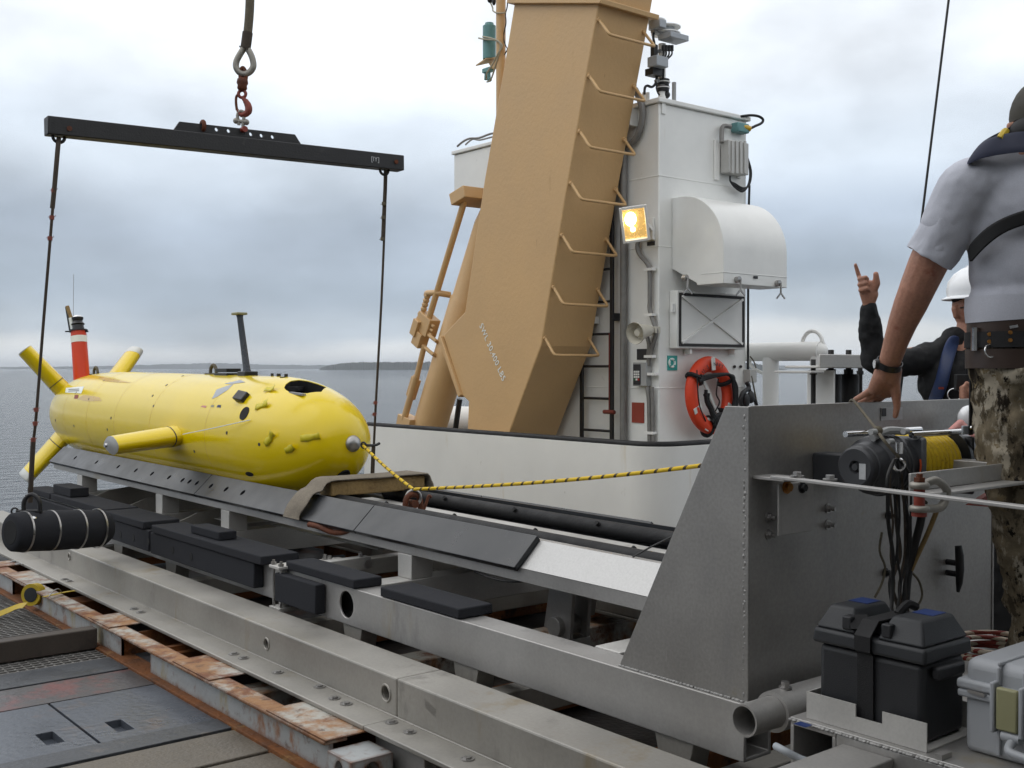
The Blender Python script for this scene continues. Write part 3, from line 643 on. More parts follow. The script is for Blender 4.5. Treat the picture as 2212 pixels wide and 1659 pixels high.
# call box with keypad
cb = thing('call_box', tuple(L_(1390, 835)), 'grey call box with black numbered keypad under the loudspeaker', 'call box')
def rect(px0, py0, px1, py1, off, th, mt, name, par, f=L_, bev=.004):
    a, b = f(px0, py0), f(px1, py1); m = M()
    if f is L_: m.box(MX - off - th, MX - off, min(a.y, b.y), max(a.y, b.y), min(a.z, b.z), max(a.z, b.z))
    else: m.box(min(a.x, b.x), max(a.x, b.x), MY - off - th, MY - off, min(a.z, b.z), max(a.z, b.z))
    return ob(name, m, mt, par, bev=bev, sm=30)
rect(1379, 783, 1408, 834, .002, .07, 'grey_paint', 'housing', cb)
rect(1381, 787, 1396, 831, .073, .008, 'sign_dark', 'face_plate', cb, bev=.002)
for r_ in range(4):
    for c_ in range(3):
        x0 = 1383.5 + c_ * 4.2; y0 = 801 + r_ * 5.5
        rect(x0, y0, x0 + 3, y0 + 4.2, .082, .006, 'btn_red' if (r_ == 3 and c_ == 2) else 'btn_green' if (r_ == 3 and c_ == 0) else 'btn', 'key', cb, bev=.0)
def sign(px0, py0, px1, py1, mt, label, f=L_):
    a, b = f(px0, py0), f(px1, py1); m = M()
    if f is L_: m.box(MX - .008, MX - .002, min(a.y, b.y), max(a.y, b.y), min(a.z, b.z), max(a.z, b.z))
    else: m.box(min(a.x, b.x), max(a.x, b.x), MY - .008, MY - .002, min(a.z, b.z), max(a.z, b.z))
    return ob('sign', m, mt, sm=0, label=label, cat='sign')
sign(1377, 754, 1401, 777, 'sign_dark', 'small dark plaque on the mast house just above the call box')
sign(1366, 869, 1392, 914, 'sign_red', 'plain rust red square panel low on the mast house left side')
# lifebuoy sign
sg = thing('lifebuoy_sign', tuple(F_(1451, 783)), 'small teal safety sign with a white lifebuoy symbol', 'sign')
q0, q1 = F_(1441, 768), F_(1462, 800); m = M(); m.box(q0.x, q1.x, MY - .007, MY - .002, q1.z, q0.z); ob('panel', m, 'sign_teal', sg, sm=0)
qc = F_(1451.5, 784, .010); m = M(); m.torus(qc, (0, 1, 0), .036, .011, 24, 6); ob('ring_symbol', m, 'sign_white', sg)
m = M()
for a in range(45, 360, 90): m.obox(qc + V((math.cos(R(a)) * .036, -.009, math.sin(R(a)) * .036)), V((.007, 0, 0)), V((0, .003, 0)), V((0, 0, .007)))
ob('ring_band', m, 'sign_teal', sg, sm=0)
# ventilation cowl
VX0 = F_(1451, 500).x; vfr = P(1563, 612, x=VX0); VY = vfr.y; VX1 = P(1700, 615, y=VY).x; VZ0 = vfr.z; VZ1 = F_(1455, 428).z
cw = thing('vent_cowl', (VX0, VY, VZ0), 'white rounded ventilation cowl bulging from the mast house above the square hatch', 'vent')
dp = MY - VY; hh = VZ1 - VZ0
pr = [(MY - .002, VZ1)]
for a in range(0, 91, 6): pr.append((MY - .12 - (dp - .12) * math.sin(R(a)), VZ0 + .30 + (hh - .30) * math.cos(R(a))))
skirt = VZ0 + .10
cv = [(y_, z_) for y_, z_ in pr] + [(VY, skirt), (VY, VZ0), (MY - .30, VZ0), (MY - .30, VZ0 + .02), (MY - .02, VZ0 + .16), (MY - .002, VZ0 + .16)]
m = M(); m.prism([(VX0, y_, z_) for y_, z_ in cv], (VX1 - VX0, 0, 0)); ob('hood', m, 'white', cw, sm=25, bev=.006)
m = M(); m.box(VX0 - .004, VX1 + .004, VY - .004, MY - .35, skirt - .006, skirt); ob('seam', m, 'white', cw, bev=.002)
for px, py, yv in ((1480, 600, MY - .32), (1594, 604, VY), (1681, 612, VY)):
    q = P(px, py, y=yv - .02); m = M(); m.cyl(q + V((0, .02, 0)), q + V((0, -.02, 0)), .028, n=12); m.tube([q + V((0, -.03, 0)), q + V((0, -.03, -.10))], .009, 6); m.bar(q + V((-.0, -.03, -.09)), q + V((.045, -.04, -.14)), .012, .012); m.bar(q + V((-.0, -.03, -.09)), q + V((-.045, -.02, -.14)), .012, .012)
    ob('wing_nut_bolt', m, 'steel', cw)
m = M(); q = P(1632, 599, y=VY - .003); m.box(q.x - .03, q.x + .03, VY - .006, VY - .004, q.z - .012, q.z + .012); ob('maker_plate', m, 'sign_dark', cw, sm=0)
# square hatch with crossed ribs
ht = thing('hatch_cover', tuple(F_(1535, 755)), 'square white hatch cover with crossed ribs and dark gasket under the vent cowl', 'hatch')
A_, B_ = F_(1463, 627, .1), F_(1609, 755, .1)
hx0, hx1, hz1, hz0 = A_.x, B_.x, A_.z, B_.z; hy = MY - .1
m = M(); m.box(hx0, hx1, hy, MY - .002, hz0, hz1); ob('frame', m, 'white', ht, bev=.008)
m = M(); g = .022
for a, b, c, d in ((hx0 + .02, hx1 - .02, hz1 - .045, hz1 - .02), (hx0 + .02, hx1 - .02, hz0 + .02, hz0 + .045), (hx0 + .02, hx0 + .042, hz0 + .045, hz1 - .045), (hx1 - .042, hx1 - .02, hz0 + .045, hz1 - .045)): m.box(a, b, hy - .014, hy - .001, c, d)
ob('gasket', m, 'gasket', ht, bev=.002)
m = M(); m.box(hx0 + .045, hx1 - .045, hy - .004, hy - .001, hz0 + .048, hz1 - .048); ob('panel', m, 'white_new', ht, sm=0)
for s_, nm in ((1, 0), (-1, .004)):
    m = M(); m.bar((hx0 + .05, hy - .012 - nm, hz1 - .05 if s_ > 0 else hz0 + .05), (hx1 - .05, hy - .012 - nm, hz0 + .05 if s_ > 0 else hz1 - .05), .024, .018, upv=(0, 1, 0)); ob('cross_rib', m, 'white_new', ht, bev=.002)
m = M()
for fx in (.22, .88): m.box(hx0 + (hx1 - hx0) * fx - .015, hx0 + (hx1 - hx0) * fx + .015, hy + .02, MY - .002, hz0 - .05, hz0 - .001)
m.box(hx0 - .04, hx0 - .001, hy + .02, hy + .05, hz1 - .2, hz1 - .12); ob('hinge', m, 'white', ht, bev=.004)
for px in (1517, 1556): pass
# lifebuoy
lb = thing('lifebuoy', tuple(F_(1535, 940)), 'orange lifebuoy with black rope wrapped round it hanging on the mast house', 'lifebuoy')
lc = F_(1534, 854, .13); ax_ = V((.10, -1, .06)).normalized(); RR = .288
m = M(); u_, w_ = m.frame(ax_)
pts = [lc + (u_ * math.cos(2 * math.pi * i / 48) + w_ * math.sin(2 * math.pi * i / 48)) * RR for i in range(48)]
rs = []
for i, p in enumerate(pts):
    rd = (p - lc).normalized(); rs.append([p + rd * .074 * math.cos(2 * math.pi * j / 14) + ax_ * .052 * math.sin(2 * math.pi * j / 14) for j in range(14)])
m.rings(rs, closed=True); ob('ring', m, 'lifering', lb, sm=70)
def rp(a, rad, o=.06): return lc + (V((1, .1, 0)).normalized() * math.cos(R(a)) + V((0, 0, 1)) * math.sin(R(a))) * rad + ax_ * o
m = M()
for a in (148, 28, 318, 262): 
    q = [rp(a, RR - .085, 0), rp(a, RR - .05, .05), rp(a, RR, .062), rp(a, RR + .05, .05), rp(a, RR + .085, 0), rp(a, RR + .05, -.05), rp(a, RR - .05, -.05)]
    m.tube(q, .022, 6, closed=True, sub=3)
ob('lashing_band', m, 'webbing_black', lb)
m = M(); random.seed(3)
for k in range(7):
    j = lambda s=.03: random.uniform(-s, s)
    m.tube([rp(150 + j(8), RR + .02, .075), rp(125 + j(9), RR * .75, .08), rp(80 + j(8), RR * .66, .085), rp(45, RR * .9, .085), rp(20 + j(7), RR * .98 + j(), .09), rp(-15, RR + j(), .09), rp(-45 + j(8), RR * .9 + j(), .09), rp(-85 + j(8), RR * .7 + j(), .09), rp(-110, RR * .8 + j(), .08)], .016, 6, sub=4)
for k in range(4):
    j = lambda s=.03: random.uniform(-s, s)
    m.tube([rp(170 + j(8), RR * .55 + j(), .07), rp(200 + j(), RR * .5 + j(), .07), rp(240 + j(8), RR * .62 + j(), .08), rp(270 + j(8), RR * .95 + j(), .085), rp(300, RR + .03 + j(), .08)], .018, 6, sub=4)
m.tube([rp(140, RR + .07, .05), rp(170, RR + .02, .08), rp(200, RR * .98, .075), rp(235, RR, .07)], .006, 5, sub=4)
m.tube([rp(60, RR * .6, .03), rp(20, RR * .1, .05), rp(-40, RR * .35, .05), rp(-90, RR * .5, .06)], .007, 5, sub=4)
ob('rope', m, 'webbing_black', lb, sm=60)
m = M()
for a in (95, 205, 248, 335): q = rp(a, RR, .0); t_ = (rp(a + 1, RR, 0) - q).normalized(); rd = (q - lc).normalized(); m.obox(q + ax_ * .053, t_ * .028, rd * .06, ax_ * .004)
ob('reflective_patch', m, 'reflect', lb, bev=.003)
m = M(); m.bar(rp(120, .16, -.02), rp(-60, .22, .02), .035, .012, upv=(0, 1, 0)); ob('strap', m, 'reflect', lb, bev=.003)
dirx = V((1, .1, 0)).normalized()
for i, ch in enumerate('U.S.NAVY'):
    a = 134 - i * 8.5 - (4 if i > 3 else 0); q = rp(a, RR - .02, .0545); rd = (q - lc); rd = (rd - ax_ * rd.dot(ax_)).normalized(); tg = rd.cross(ax_); tg = tg if tg.dot(dirx) > 0 else -tg
    letters('letter', ch, q + ax_ * .004, tg, rd, .05, 'sign_dark', lb, depth=.0015)
# transformer box, connector and cables high on the mast
tb = thing('transformer_box', tuple(F_(1574, 385)), 'white ribbed metal power box on the mast house wall beside coiled black cable', 'box')
rect(1541, 302, 1551, 390, .002, .02, 'white_new', 'mounting_rail', tb, f=F_); rect(1590, 310, 1598, 386, .002, .02, 'white_new', 'mounting_rail', tb, f=F_)
rect(1552, 306, 1595, 382, .024, .1, 'alu_pale', 'housing', tb, f=F_)
for px in (1557, 1566, 1575, 1584): rect(px, 309, px + 4, 379, .125, .012, 'alu_pale', 'fin', tb, f=F_, bev=.002)
cn = thing('cable_connector', tuple(F_(1590, 285)), 'green cable connector with yellow plug near the top corner of the mast house', 'connector')
rect(1578, 266, 1603, 292, .002, .09, 'teal', 'body', cn, f=F_, bev=.012)
q = F_(1603, 274, .06); m = M(); m.cyl(q, q + V((.09, -.02, -.01)), .034, .028, n=14); ob('plug', m, 'yellow_shade', cn)
m = M(); m.tube([q + V((.09, -.02, -.01)), F_(1632, 272, .1), F_(1645, 266, .1), F_(1648, 258, .1), F_(1638, 251, .1), F_(1620, 249, .05), F_(1598, 252, .02), F_(1590, 256, -.1)], .013, 7, sub=4); ob('loop_cable', m, 'cable', cn)
m = M(); m.tube([F_(1578, 274, .05), F_(1566, 272, .05), F_(1560, 276, .05), F_(1559, 290, .06), F_(1559, 308, .08)], .022, 8, sub=3); ob('conduit_elbow', m, 'conduit', cn)
cc = thing('coiled_cable', tuple(F_(1600, 400)), 'black cable looped below the power box and hanging down the mast edge', 'cable')
m = M()
for k in range(3):
    m.tube([F_(1594, 322 + k * 3, .05), F_(1606 + k, 328, .06), F_(1616 + k, 350, .06), F_(1620 + k * 1.5, 375, .06), F_(1616 + k, 400, .06), F_(1604, 414 - 4 * k, .06), F_(1588, 405 - 4 * k, .07), F_(1578, 392, .07), F_(1577, 380, .07)], .009, 6, sub=4)
ob('loop', m, 'cable', cc)
m = M(); e = F_(1617, 330, .02); m.tube([F_(1619, 400, .02), (e.x, e.y, F_(1617, 500).z), (e.x, e.y, F_(1617, 640).z), (e.x, e.y, F_(1616, 800).z)], .012, 6, sub=2); ob('drop', m, 'cable', cc)
# small box and tackle hanging on the right edge
tk = thing('rope_tackle', tuple(F_(1618, 870)), 'dark snap hooks and tackle hanging at the right edge of the mast house', 'tackle')
rect(1606, 798, 1620, 826, .002, .08, 'alu_pale', 'cleat_box', tk, f=F_)
m = M(); m.tube([F_(1613, 826, .06), F_(1617, 838, .07), F_(1604, 850, .08), F_(1600, 870, .08), F_(1610, 885, .08)], .022, 7, sub=4); m.tube([F_(1617, 836, .07), F_(1622, 850, .07), F_(1632, 868, .08), F_(1636, 885, .08)], .018, 7, sub=4); m.ball(F_(1622, 858, .1), .05, (1, .6, 1.2)); m.ball(F_(1612, 866, .1), .05, (.8, .6, 1.5)); ob('hook', m, 'steel_black', tk)
m = M(); m.tube([F_(1623, 812, .08), F_(1627, 830, .08), F_(1632, 855, .08), F_(1638, 885, .08)], .008, 6, sub=3); m.tube([F_(1620, 770, .05), F_(1628, 780, .06), F_(1633, 795, .06)], .006, 6, sub=3); ob('cord', m, 'rope_grey', tk)
m = M()
for px in (1587, 1600): m.cyl(F_(px, 792, 0), F_(px, 792, .02), .015, n=10)
ob('bolt_hole', m, 'gasket', mast)
m = M(); m.box(F_(1428, 300).x, F_(1436, 300).x, MY - .012, MY - .002, F_(1430, 246).z, F_(1430, 222).z); ob('corner_doubler', m, 'white', mast, bev=.003)
# instrument pole on the roof
ip = thing('instrument_pole', tuple(F_(1430, 215, -.1)), 'white roof pole carrying grey sensor boxes and weather discs above the mast house', 'instrument pole')
q = P(1430, 214, y=MY + .12); px_, py_ = q.x, q.y
def I_(a, b, o=0): return P(a, b, y=py_ - o)
m = M(); m.cyl((px_, py_, MTOP), (px_, py_, I_(1430, 95).z), .035, n=14); ob('tube', m, 'white_new', ip)
def ibox(a0, b0, a1, b1, dpt, mt, nm, o=0, bev=.006):
    u, w = I_(a0, b0, o), I_(a1, b1, o); m = M(); m.box(u.x, w.x, u.y - dpt, u.y, w.z, u.z); return ob(nm, m, mt, ip, bev=bev)
ibox(1421, 75, 1460, 98, .16, 'grey_box', 'sensor_box', .03); ibox(1398, 124, 1423, 152, .12, 'grey_box', 'sensor_box', .03); ibox(1404, 46, 1419, 68, .12, 'grey_box', 'sensor_box', .0)
def disc(a, b, r, nm='weather_disc', o=0):
    q = I_(a, b, o); m = M(); m.lathe(q, (0, 0, 1), [(-.012, r * .4), (-.010, r), (.0, r), (.004, r * .9), (.006, 0)], 24); ob(nm, m, 'white_new', ip, sm=40)
disc(1414, 44, .10); disc(1441, 58, .125); disc(1438, 72, .135)
m = M(); q = I_(1441, 68); m.cyl(q + V((0, 0, -.06)), q + V((0, 0, .06)), .07, n=16); q = I_(1414, 52); m.cyl(q + V((0, 0, -.05)), q + V((0, 0, .05)), .055, n=16); q = I_(1414, 44); ob('sensor_head', m, 'grey_box', ip)
m = M(); m.bar(I_(1410, 64), I_(1430, 72), .05, .05); m.bar(I_(1418, 112), I_(1430, 108), .03, .03); m.bar(I_(1416, 176), I_(1430, 172), .03, .03); ob('arm', m, 'grey_paint', ip)
m = M()
for i, px in enumerate((1433, 1439, 1445, 1451)):
    m.cyl(I_(px, 98, .08), I_(px, 110, .08), .018, n=8)
    m.tube([I_(px, 108, .08), I_(px, 118, .08), I_(px - 2 - 3 * i, 130, .07), I_(1434 - i, 150, .06), I_(1433, 172, .05)], .008, 6, sub=3)
m.tube([I_(1413, 66), I_(1411, 80), I_(1414, 98), I_(1413, 124)], .012, 6, sub=3); m.tube([I_(1413, 98), I_(1413, 122)], .035, 7)
m.tube([I_(1412, 152), I_(1418, 165), I_(1416, 180), I_(1408, 188), I_(1398, 185), I_(1393, 190), I_(1392, 204)], .012, 6, sub=3); m.tube([I_(1418, 152), I_(1420, 168), I_(1418, 190), I_(1424, 205), I_(1430, 202)], .008, 6, sub=3); m.obox(I_(1412, 157, .03), V((.06, 0, 0)), V((0, .05, 0)), V((0, 0, .03)))
for a, b in ((172, 185), (187, 199)): m.cyl(I_(1432, a), I_(1432, b), .062, .055, n=14)
m.ball(I_(1436, 205), .05, (1, 1, .8)); ob('cable_bundle', m, 'cable', ip, sm=60)
m = M(); m.cyl(I_(1432, 177), I_(1432, 179), .068, n=16); m.cyl(I_(1432, 189), I_(1432, 191), .064, n=16); ob('band_clamp', m, 'white_new', ip)
ar = P(1456, 217, y=MY + .12); m = M(); m.cyl((ar.x, ar.y, MTOP + .02), (ar.x, ar.y, P(1456, 178, y=MY + .12).z), .02, n=10)
ob('stub_pipe', m, 'grey_paint', mast)
m = M()
for px in (1391, 1399): q = P(px, 225, x=MX + .12); m.cyl((q.x, q.y, MTOP + .02), (q.x, q.y, P(px, 200, x=MX + .12).z), .018, n=10)
ob('stub_pipe', m, 'white_new', mast)

# ------------------------------------------------------------------ white pipe frame beyond the plate
PX = 8.9
pf = thing('pipe_frame', tuple(P(1665, 900, x=PX)), 'thick white pipe rail with welded post and half ring beyond the aluminium plate', 'pipe rail')
a, b = P(1590, 761, x=PX), P(1775, 757, x=PX); rr = 20.5 * (P(1700, 760, x=PX) - EYE).dot(FW) / FPX
b.z = a.z
m = M(); m.cyl(a, b, rr, n=28); ob('top_rail', m, 'white_new', pf)
q = P(1665, 760, x=PX); m = M(); m.cyl((PX, q.y, -.3), (PX, q.y, a.z - rr * .6), rr * .86, n=24); ob('post', m, 'white_new', pf)
q = P(1768, 760, x=PX); m = M(); m.cyl((PX, q.y, -.3), (PX, q.y, a.z + rr * .2), rr * .85, n=24); m.ball((PX, q.y, a.z), rr * .99); ob('end_post', m, 'white_new', pf)
q = P(1755, 736, x=PX); m = M(); m.tube([(PX, q.y + .115 * math.cos(R(t)), a.z + rr - .03 + .13 * math.sin(R(t))) for t in range(0, 181, 15)], .019, 8); ob('half_ring', m, 'white_new', pf)
m = M(); q = P(1632, 785, x=PX); m.tube([(PX, q.y + .08, q.z + .06), (PX, q.y + .06, q.z - .02), (PX, q.y - .02, q.z - .07), (PX, q.y - .1, q.z - .1)], .018, 7, sub=3); ob('hook', m, 'white_new', pf)

# ------------------------------------------------------------------ roller fairlead with aluminium bracket
FY = P(1820, 780, d=5.7).y
rf = thing('roller_fairlead', tuple(P(1820, 880, y=FY)), 'pair of black rubber rollers under a grey aluminium bracket behind the plate', 'fairlead')
def G_(a, b, o=0): return P(a, b, y=FY - o)
u, w = G_(1768, 765, .1), G_(1881, 795, .1); m = M(); m.box(u.x, w.x, FY - .11, FY - .1, w.z, u.z); m.box(u.x, w.x, FY - .099, FY + .1, w.z, w.z + .012); ob('bracket', m, 'alu_pale', rf, bev=.004)
u, w = G_(1745, 795, .1), G_(1768, 801, .1); m = M(); m.box(u.x, w.x + .02, FY - .12, FY + .1, w.z - .012, w.z); ob('end_plate', m, 'alu_pale', rf, bev=.003)
for px in (1795, 1833):
    q = G_(px, 808); m = M(); m.lathe((q.x, FY, .35), (0, 0, 1), [(0, .05), (.01, .053), (q.z - .36, .053), (q.z - .35, .048)], 28); ob('roller', m, 'black_rubber', rf)
    m = M(); t = G_(px, 765).z; m.cyl((q.x, FY, q.z - .02), (q.x, FY, t + .022), .014, n=10); m.cyl((q.x, FY, q.z), (q.x, FY, q.z + .025), .024, n=10); m.cyl((q.x, FY, t), (q.x, FY, t + .02), .016, n=6); ob('axle', m, 'gasket', rf)
for px in (1757, 1858):
    q = G_(px, 805); m = M(); m.cyl((q.x, FY, DZ), (q.x, FY, q.z + .03), .012, n=10); m.cyl((q.x, FY, q.z - .01), (q.x, FY, q.z + .01), .018, n=8); ob('tie_rod', m, 'gasket', rf)
q = G_(1757, 785); m = M(); m.cyl((q.x, FY, q.z - .03), (q.x, FY, q.z + .02), .012, n=8); ob('stud', m, 'gasket', rf)
m = M(); a, b = G_(1740, 900), G_(1885, 900); m.box(a.x, b.x, FY - .12, FY + .12, DZ, .36); ob('pedestal', m, 'alu', rf, bev=.005)
q = G_(1772, 800); m = M(); m.box(q.x - .0, q.x + .012, FY - .08, FY + .08, .36, q.z); ob('side_plate', m, 'white_new', rf, bev=.003)
# ================================================================== RUSTY FOUNDATION RAILS
CXL = 3.42                                  # centre line of cradle and vehicle
def mir(x): return 2 * CXL - x
RZ = .22
def rusty(sgn, label):
    X = (lambda x: x) if sgn > 0 else mir
    def bx(x0, x1, y0, y1, z0, z1):
        m = M(); a, b = sorted((X(x0), X(x1))); m.box(a, b, y0, y1, z0, z1); return m
    t = thing('foundation_rail', (X(RX), 6.5, DZ), label, 'rail', 'rusty rails bolted to the deck')
    y1 = 10.1; ye = P(710, 1601, z=RZ).y
    ob('top_flange', bx(RX, RX + .1, ye, y1, RZ - .014, RZ), 'rust_white', t, bev=.004)
    ob('bottom_flange', bx(RX - .012, RX + .1, ye - .02, y1, DZ - .03, DZ + .014), 'rust_heavy', t, bev=.004)
    pk = [P(760, 1400, x=RX).y] if False else []
    a1, a0 = P(262, 1400, x=RX + .03).y, P(325, 1430, x=RX + .03).y          # fork pockets
    b1, b0 = P(27, 1270, x=RX + .03).y, P(58, 1290, x=RX + .03).y
    for s0, s1 in ((ye + .01, a0), (a1, b0), (b1, y1)):
        ob('web', bx(RX + .03, RX + .045, s0, s1, DZ + .014, RZ - .014), 'rust_side', t, sm=0)
    for s0, s1 in ((a0, a1), (b0, b1)):
        m = bx(RX + .032, RX + .4, s0 - .006, s0, DZ + .014, RZ - .014); q = bx(RX + .032, RX + .4, s1, s1 + .006, DZ + .014, RZ - .014); m.add(q.v, q.f); ob('fork_pocket', m, 'rust_heavy', t, sm=0)
    # short top plates reaching under the aluminium beam
    for p0, p1, w in (((640, 1522), (760, 1590), .19), ((430, 1420), (505, 1462), .2), ((225, 1330), (290, 1350), .17), ((60, 1235), (100, 1262), .2), ((5, 1214), (40, 1222), .2)):
        ya, yb = P(*p0, z=RZ).y, P(*p1, z=RZ).y
        if sgn > 0 or True: ob('top_plate', bx(RX + .004, RX + .09 + w, min(ya, yb), max(ya, yb), RZ + .001, RZ + .007), 'rust_white', t, bev=.002)
    # corner casting at the near end
    yc = ye - .005; m = bx(RX + .01, RX + .19, yc - .17, yc - .0, DZ - .03, RZ - .03)
    def oval(c, ax, rx_, rz_, L):
        k = M(); c = V(c); ax = V(ax); u = V((0, 1, 0)) if abs(ax.x) > .5 else V((1, 0, 0))
        ring = [c + u * rx_ * math.cos(R(a)) + V((0, 0, 1)) * rz_ * math.sin(R(a)) for a in range(0, 360, 20)]
        k.prism([p - ax * L for p in ring], ax * 2 * L); return k
    cc = [oval((X(RX + .01), yc - .085, DZ + .05), (1, 0, 0), .03, .042, .06), oval((X(RX + .1), yc - .17, DZ + .05), (0, 1, 0), .034, .042, .08)]
    ob('corner_casting', cut(m, cc), 'rust_side', t, bev=.004, sm=0)
    return t
rusty(1, 'rusty white steel rail with peeling top plates along the front of the cradle')
rusty(-1, 'rusty white steel rail on the far side under the cradle')
for i, (yv, mt) in enumerate(((5.35, 'rust_heavy'), (6.9, 'rust_heavy'), (8.6, 'rust_heavy'), (3.75, 'rust_heavy'), (4.5, 'rust_white'), (2.75, 'rust_heavy'))):
    m = M(); m.box(RX + .14, mir(RX + .14), yv, yv + .18, DZ - .03, DZ + .10 - .004 * i)
    ob('cross_sleeper', m, mt, bev=.006, label='%s rusty steel sleeper crossing the deck beneath the cradle' % ['third', 'fourth', 'fifth and farthest', 'second', 'white flaked', 'nearest'][i], cat='sleeper', group='sleepers under the cradle')

# ================================================================== LOWER ALUMINIUM BASE FRAME
bf = thing('base_frame', (CXL, 6, RZ), 'long dull aluminium base frame of flanged beams under the launch cradle', 'frame')
TZ = .40
yj = P(857, 1500, x=2.35).y
holes = [(P(576, 1391, x=2.35), .024), (P(834, 1497, x=2.35), .03), (P(150, 1202, x=2.35), .02)]
for side in (1, -1):
    X = (lambda x: x) if side > 0 else mir
    for (y0, y1) in ((.6, yj - .002), (yj + .002, 10.0)):
        m = M(); a, b = sorted((X(2.35), X(2.56))); m.box(a, b, y0, y1, RZ + .028, TZ)
        if side > 0:
            cs = []
            for h, r_ in holes:
                if y0 < h.y < y1: k = M(); k.cyl((2.30, h.y, h.z), (2.45, h.y, h.z), r_, n=20); cs.append(k)
            me = cut(m, cs) if cs else m
        else: me = m
        ob('beam', me, 'alu_dull', bf, bev=.007, sm=0)
        m = M(); a, b = sorted((X(2.20), X(2.56))); m.box(a, b, y0, y1, RZ + .008, RZ + .0275); ob('bottom_flange', m, 'alu_dull', bf, bev=.004)
for h, r_ in holes:
    m = M(); m.torus((2.349, h.y, h.z), (1, 0, 0), r_ + .003, .005, 20, 6); ob('hole_rim', m, 'alu_dull', bf)
m = M(); m.tube([(2.351, 9.9 - i * .1, RZ + .0285) for i in range(94)], .004, 6); ob('weld_bead', m, 'alu_dull', bf)
for px, py in ((30, 1214), (40, 1219), (140, 1252), (150, 1256), (290, 1316), (304, 1323), (505, 1413), (526, 1422), (600, 1453), (690, 1484), (722, 1509), (748, 1521), (845, 1561), (885, 1582), (1010, 1640)):
    q = P(px, py, z=RZ + .0275); m = M(); m.cyl(q, q + V((0, 0, .004)), .026, n=16); m.cyl(q + V((0, 0, .004)), q + V((0, 0, .009)), .015, n=6); ob('bolt', m, 'steel', bf)
for yv in (9.4, 7.9, 6.3, 4.9, 3.35, 2.2):
    m = M(); m.box(2.565, mir(2.565), yv, yv + .1, RZ + .010, RZ + .12); ob('cross_member', m, 'alu_dull', bf, bev=.005)
q = P(860, 1615, x=2.25); m = M(); m.box(2.25, 2.52, q.y - .17, q.y + .16, DZ + .004, RZ - .002); ob('support_box', m, 'alu', bf, bev=.005)
q = P(930, 1530, x=2.351); m = M(); m.obox(q, V((.001, 0, 0)), V((0, .035, .012)), V((0, -.004, .014))); ob('tape_patch', m, 'label_grey', bf, sm=0)

# ================================================================== LAUNCH CRADLE
cr = thing('launch_cradle', (CXL, 6, .4), 'aluminium launch cradle with padded side rails, black foam blocks and a tall end plate', 'cradle')
BZ0, BZ1 = .402, .58
hc = P(748, 1306, x=2.66)
for side in (1, -1):
    X = (lambda x: x) if side > 0 else mir
    a, b = sorted((X(2.66), X(2.79)))
    m = M(); m.box(a, b, 2.165, 9.55, BZ0, BZ1)
    cs = [M().cyl((2.6, hc.y, hc.z), (2.70, hc.y, hc.z), .062, n=32)] if side > 0 else []
    k = M(); k.box(a + .012, b - .012, 2.0, 9.5, BZ0 + .012, BZ1 - .012); cs.append(k)
    ob('main_beam', cut(m, cs), 'alu', cr, bev=.004, sm=20)
# cross beams, posts
post_px = [(906, 1250), (493, 1140), (349, 1105), (176, 1045)]
posts = [P(906, 1250, z=.585).y + .06] + [P(a, b, x=2.975).y + .05 for a, b in post_px[1:]]
ztop = lambda y: .756 + (y - 3.6) * .005
for i, yv in enumerate(posts + [2.9]):
    m = M(); m.box(2.792, mir(2.792), yv - .065, yv + .065, .43, .584); ob('cross_beam', m, 'alu_pale', cr, bev=.004)
    if i < 4:
        for X in ((lambda x: x), mir):
            a, b = sorted((X(2.975), X(3.10))); m = M(); m.box(a, b, yv - .06, yv + .06, .585, ztop(yv) - .058); ob('post', m, 'alu_pale', cr, bev=.004)
# arched web plates between the posts
for yv in (posts[1] + .55, posts[2] + .45, posts[3] - .5):
    m = M(); m.prism([(2.792, yv, .5), (2.9, yv, .585), (3.05, yv, .64), (3.25, yv, .66), (3.6, yv, .66), (3.8, yv, .64), (3.95, yv, .585), (mir(2.792), yv, .5), (mir(2.792), yv, .43), (2.792, yv, .43)], (0, .012, 0)); ob('web_plate', m, 'alu_dull', cr, sm=0)
m = M(); m.box(3.15, 3.7, posts[1] + .2, posts[2] - .2, .585, .592); ob('floor_sheet', m, 'alu_pale', cr, sm=0)
m = M(); m.box(3.2, 3.7, posts[0] + .6, posts[1] - .2, .62, .626); ob('floor_sheet', m, 'alu_dull', cr, sm=0)
# angled side rails
Y0, Y1 = 2.185, 10.0
def rail_pts(y, X=lambda x: x):
    z = ztop(y); return [(X(2.975), y, z - .055), (X(2.975), y, z), (X(3.085), y, z + .105), (X(3.128), y, z + .105), (X(3.128), y, z + .095), (X(3.09), y, z + .095), (X(2.987), y, z - .005), (X(2.987), y, z - .055)]
for X in ((lambda x: x), mir):
    m = M(); m.rings([rail_pts(Y0, X), rail_pts(Y1, X)]); ob('rail_plate', m, 'alu', cr, sm=0)
ends = [P(1168, 1176, x=3.085).y, P(815, 1106, x=3.085).y, P(437, 1055, x=3.0).y, 10.02]
def slope(y, s, off, X):    # point on the slope: s 0..1 bottom to top, off along outward normal
    z = ztop(y); nx, nz = -.69, .72
    return V((X(2.975 + s * .11 + nx * off), y, z + s * .105 + nz * off))
for X in ((lambda x: x), mir):
    m = M(); m.rings([[slope(y, .0, .001, X), slope(y, 1., .001, X), slope(y, 1., .004, X), slope(y, .0, .004, X)] for y in (Y0, ends[0] - .004)]); ob('bare_sheen_slope', m, 'alu_sheen', cr, sm=0)  # bare metal sheet, its sky sheen painted in as a brighter colour
hole_px = [[], [], [(457, 1047), (490, 1055), (526, 1060)], [(164, 989), (210, 997), (257, 1007), (295, 1013), (330, 1022), (367, 1030), (396, 1037), (411, 1040), (427, 1043)]]
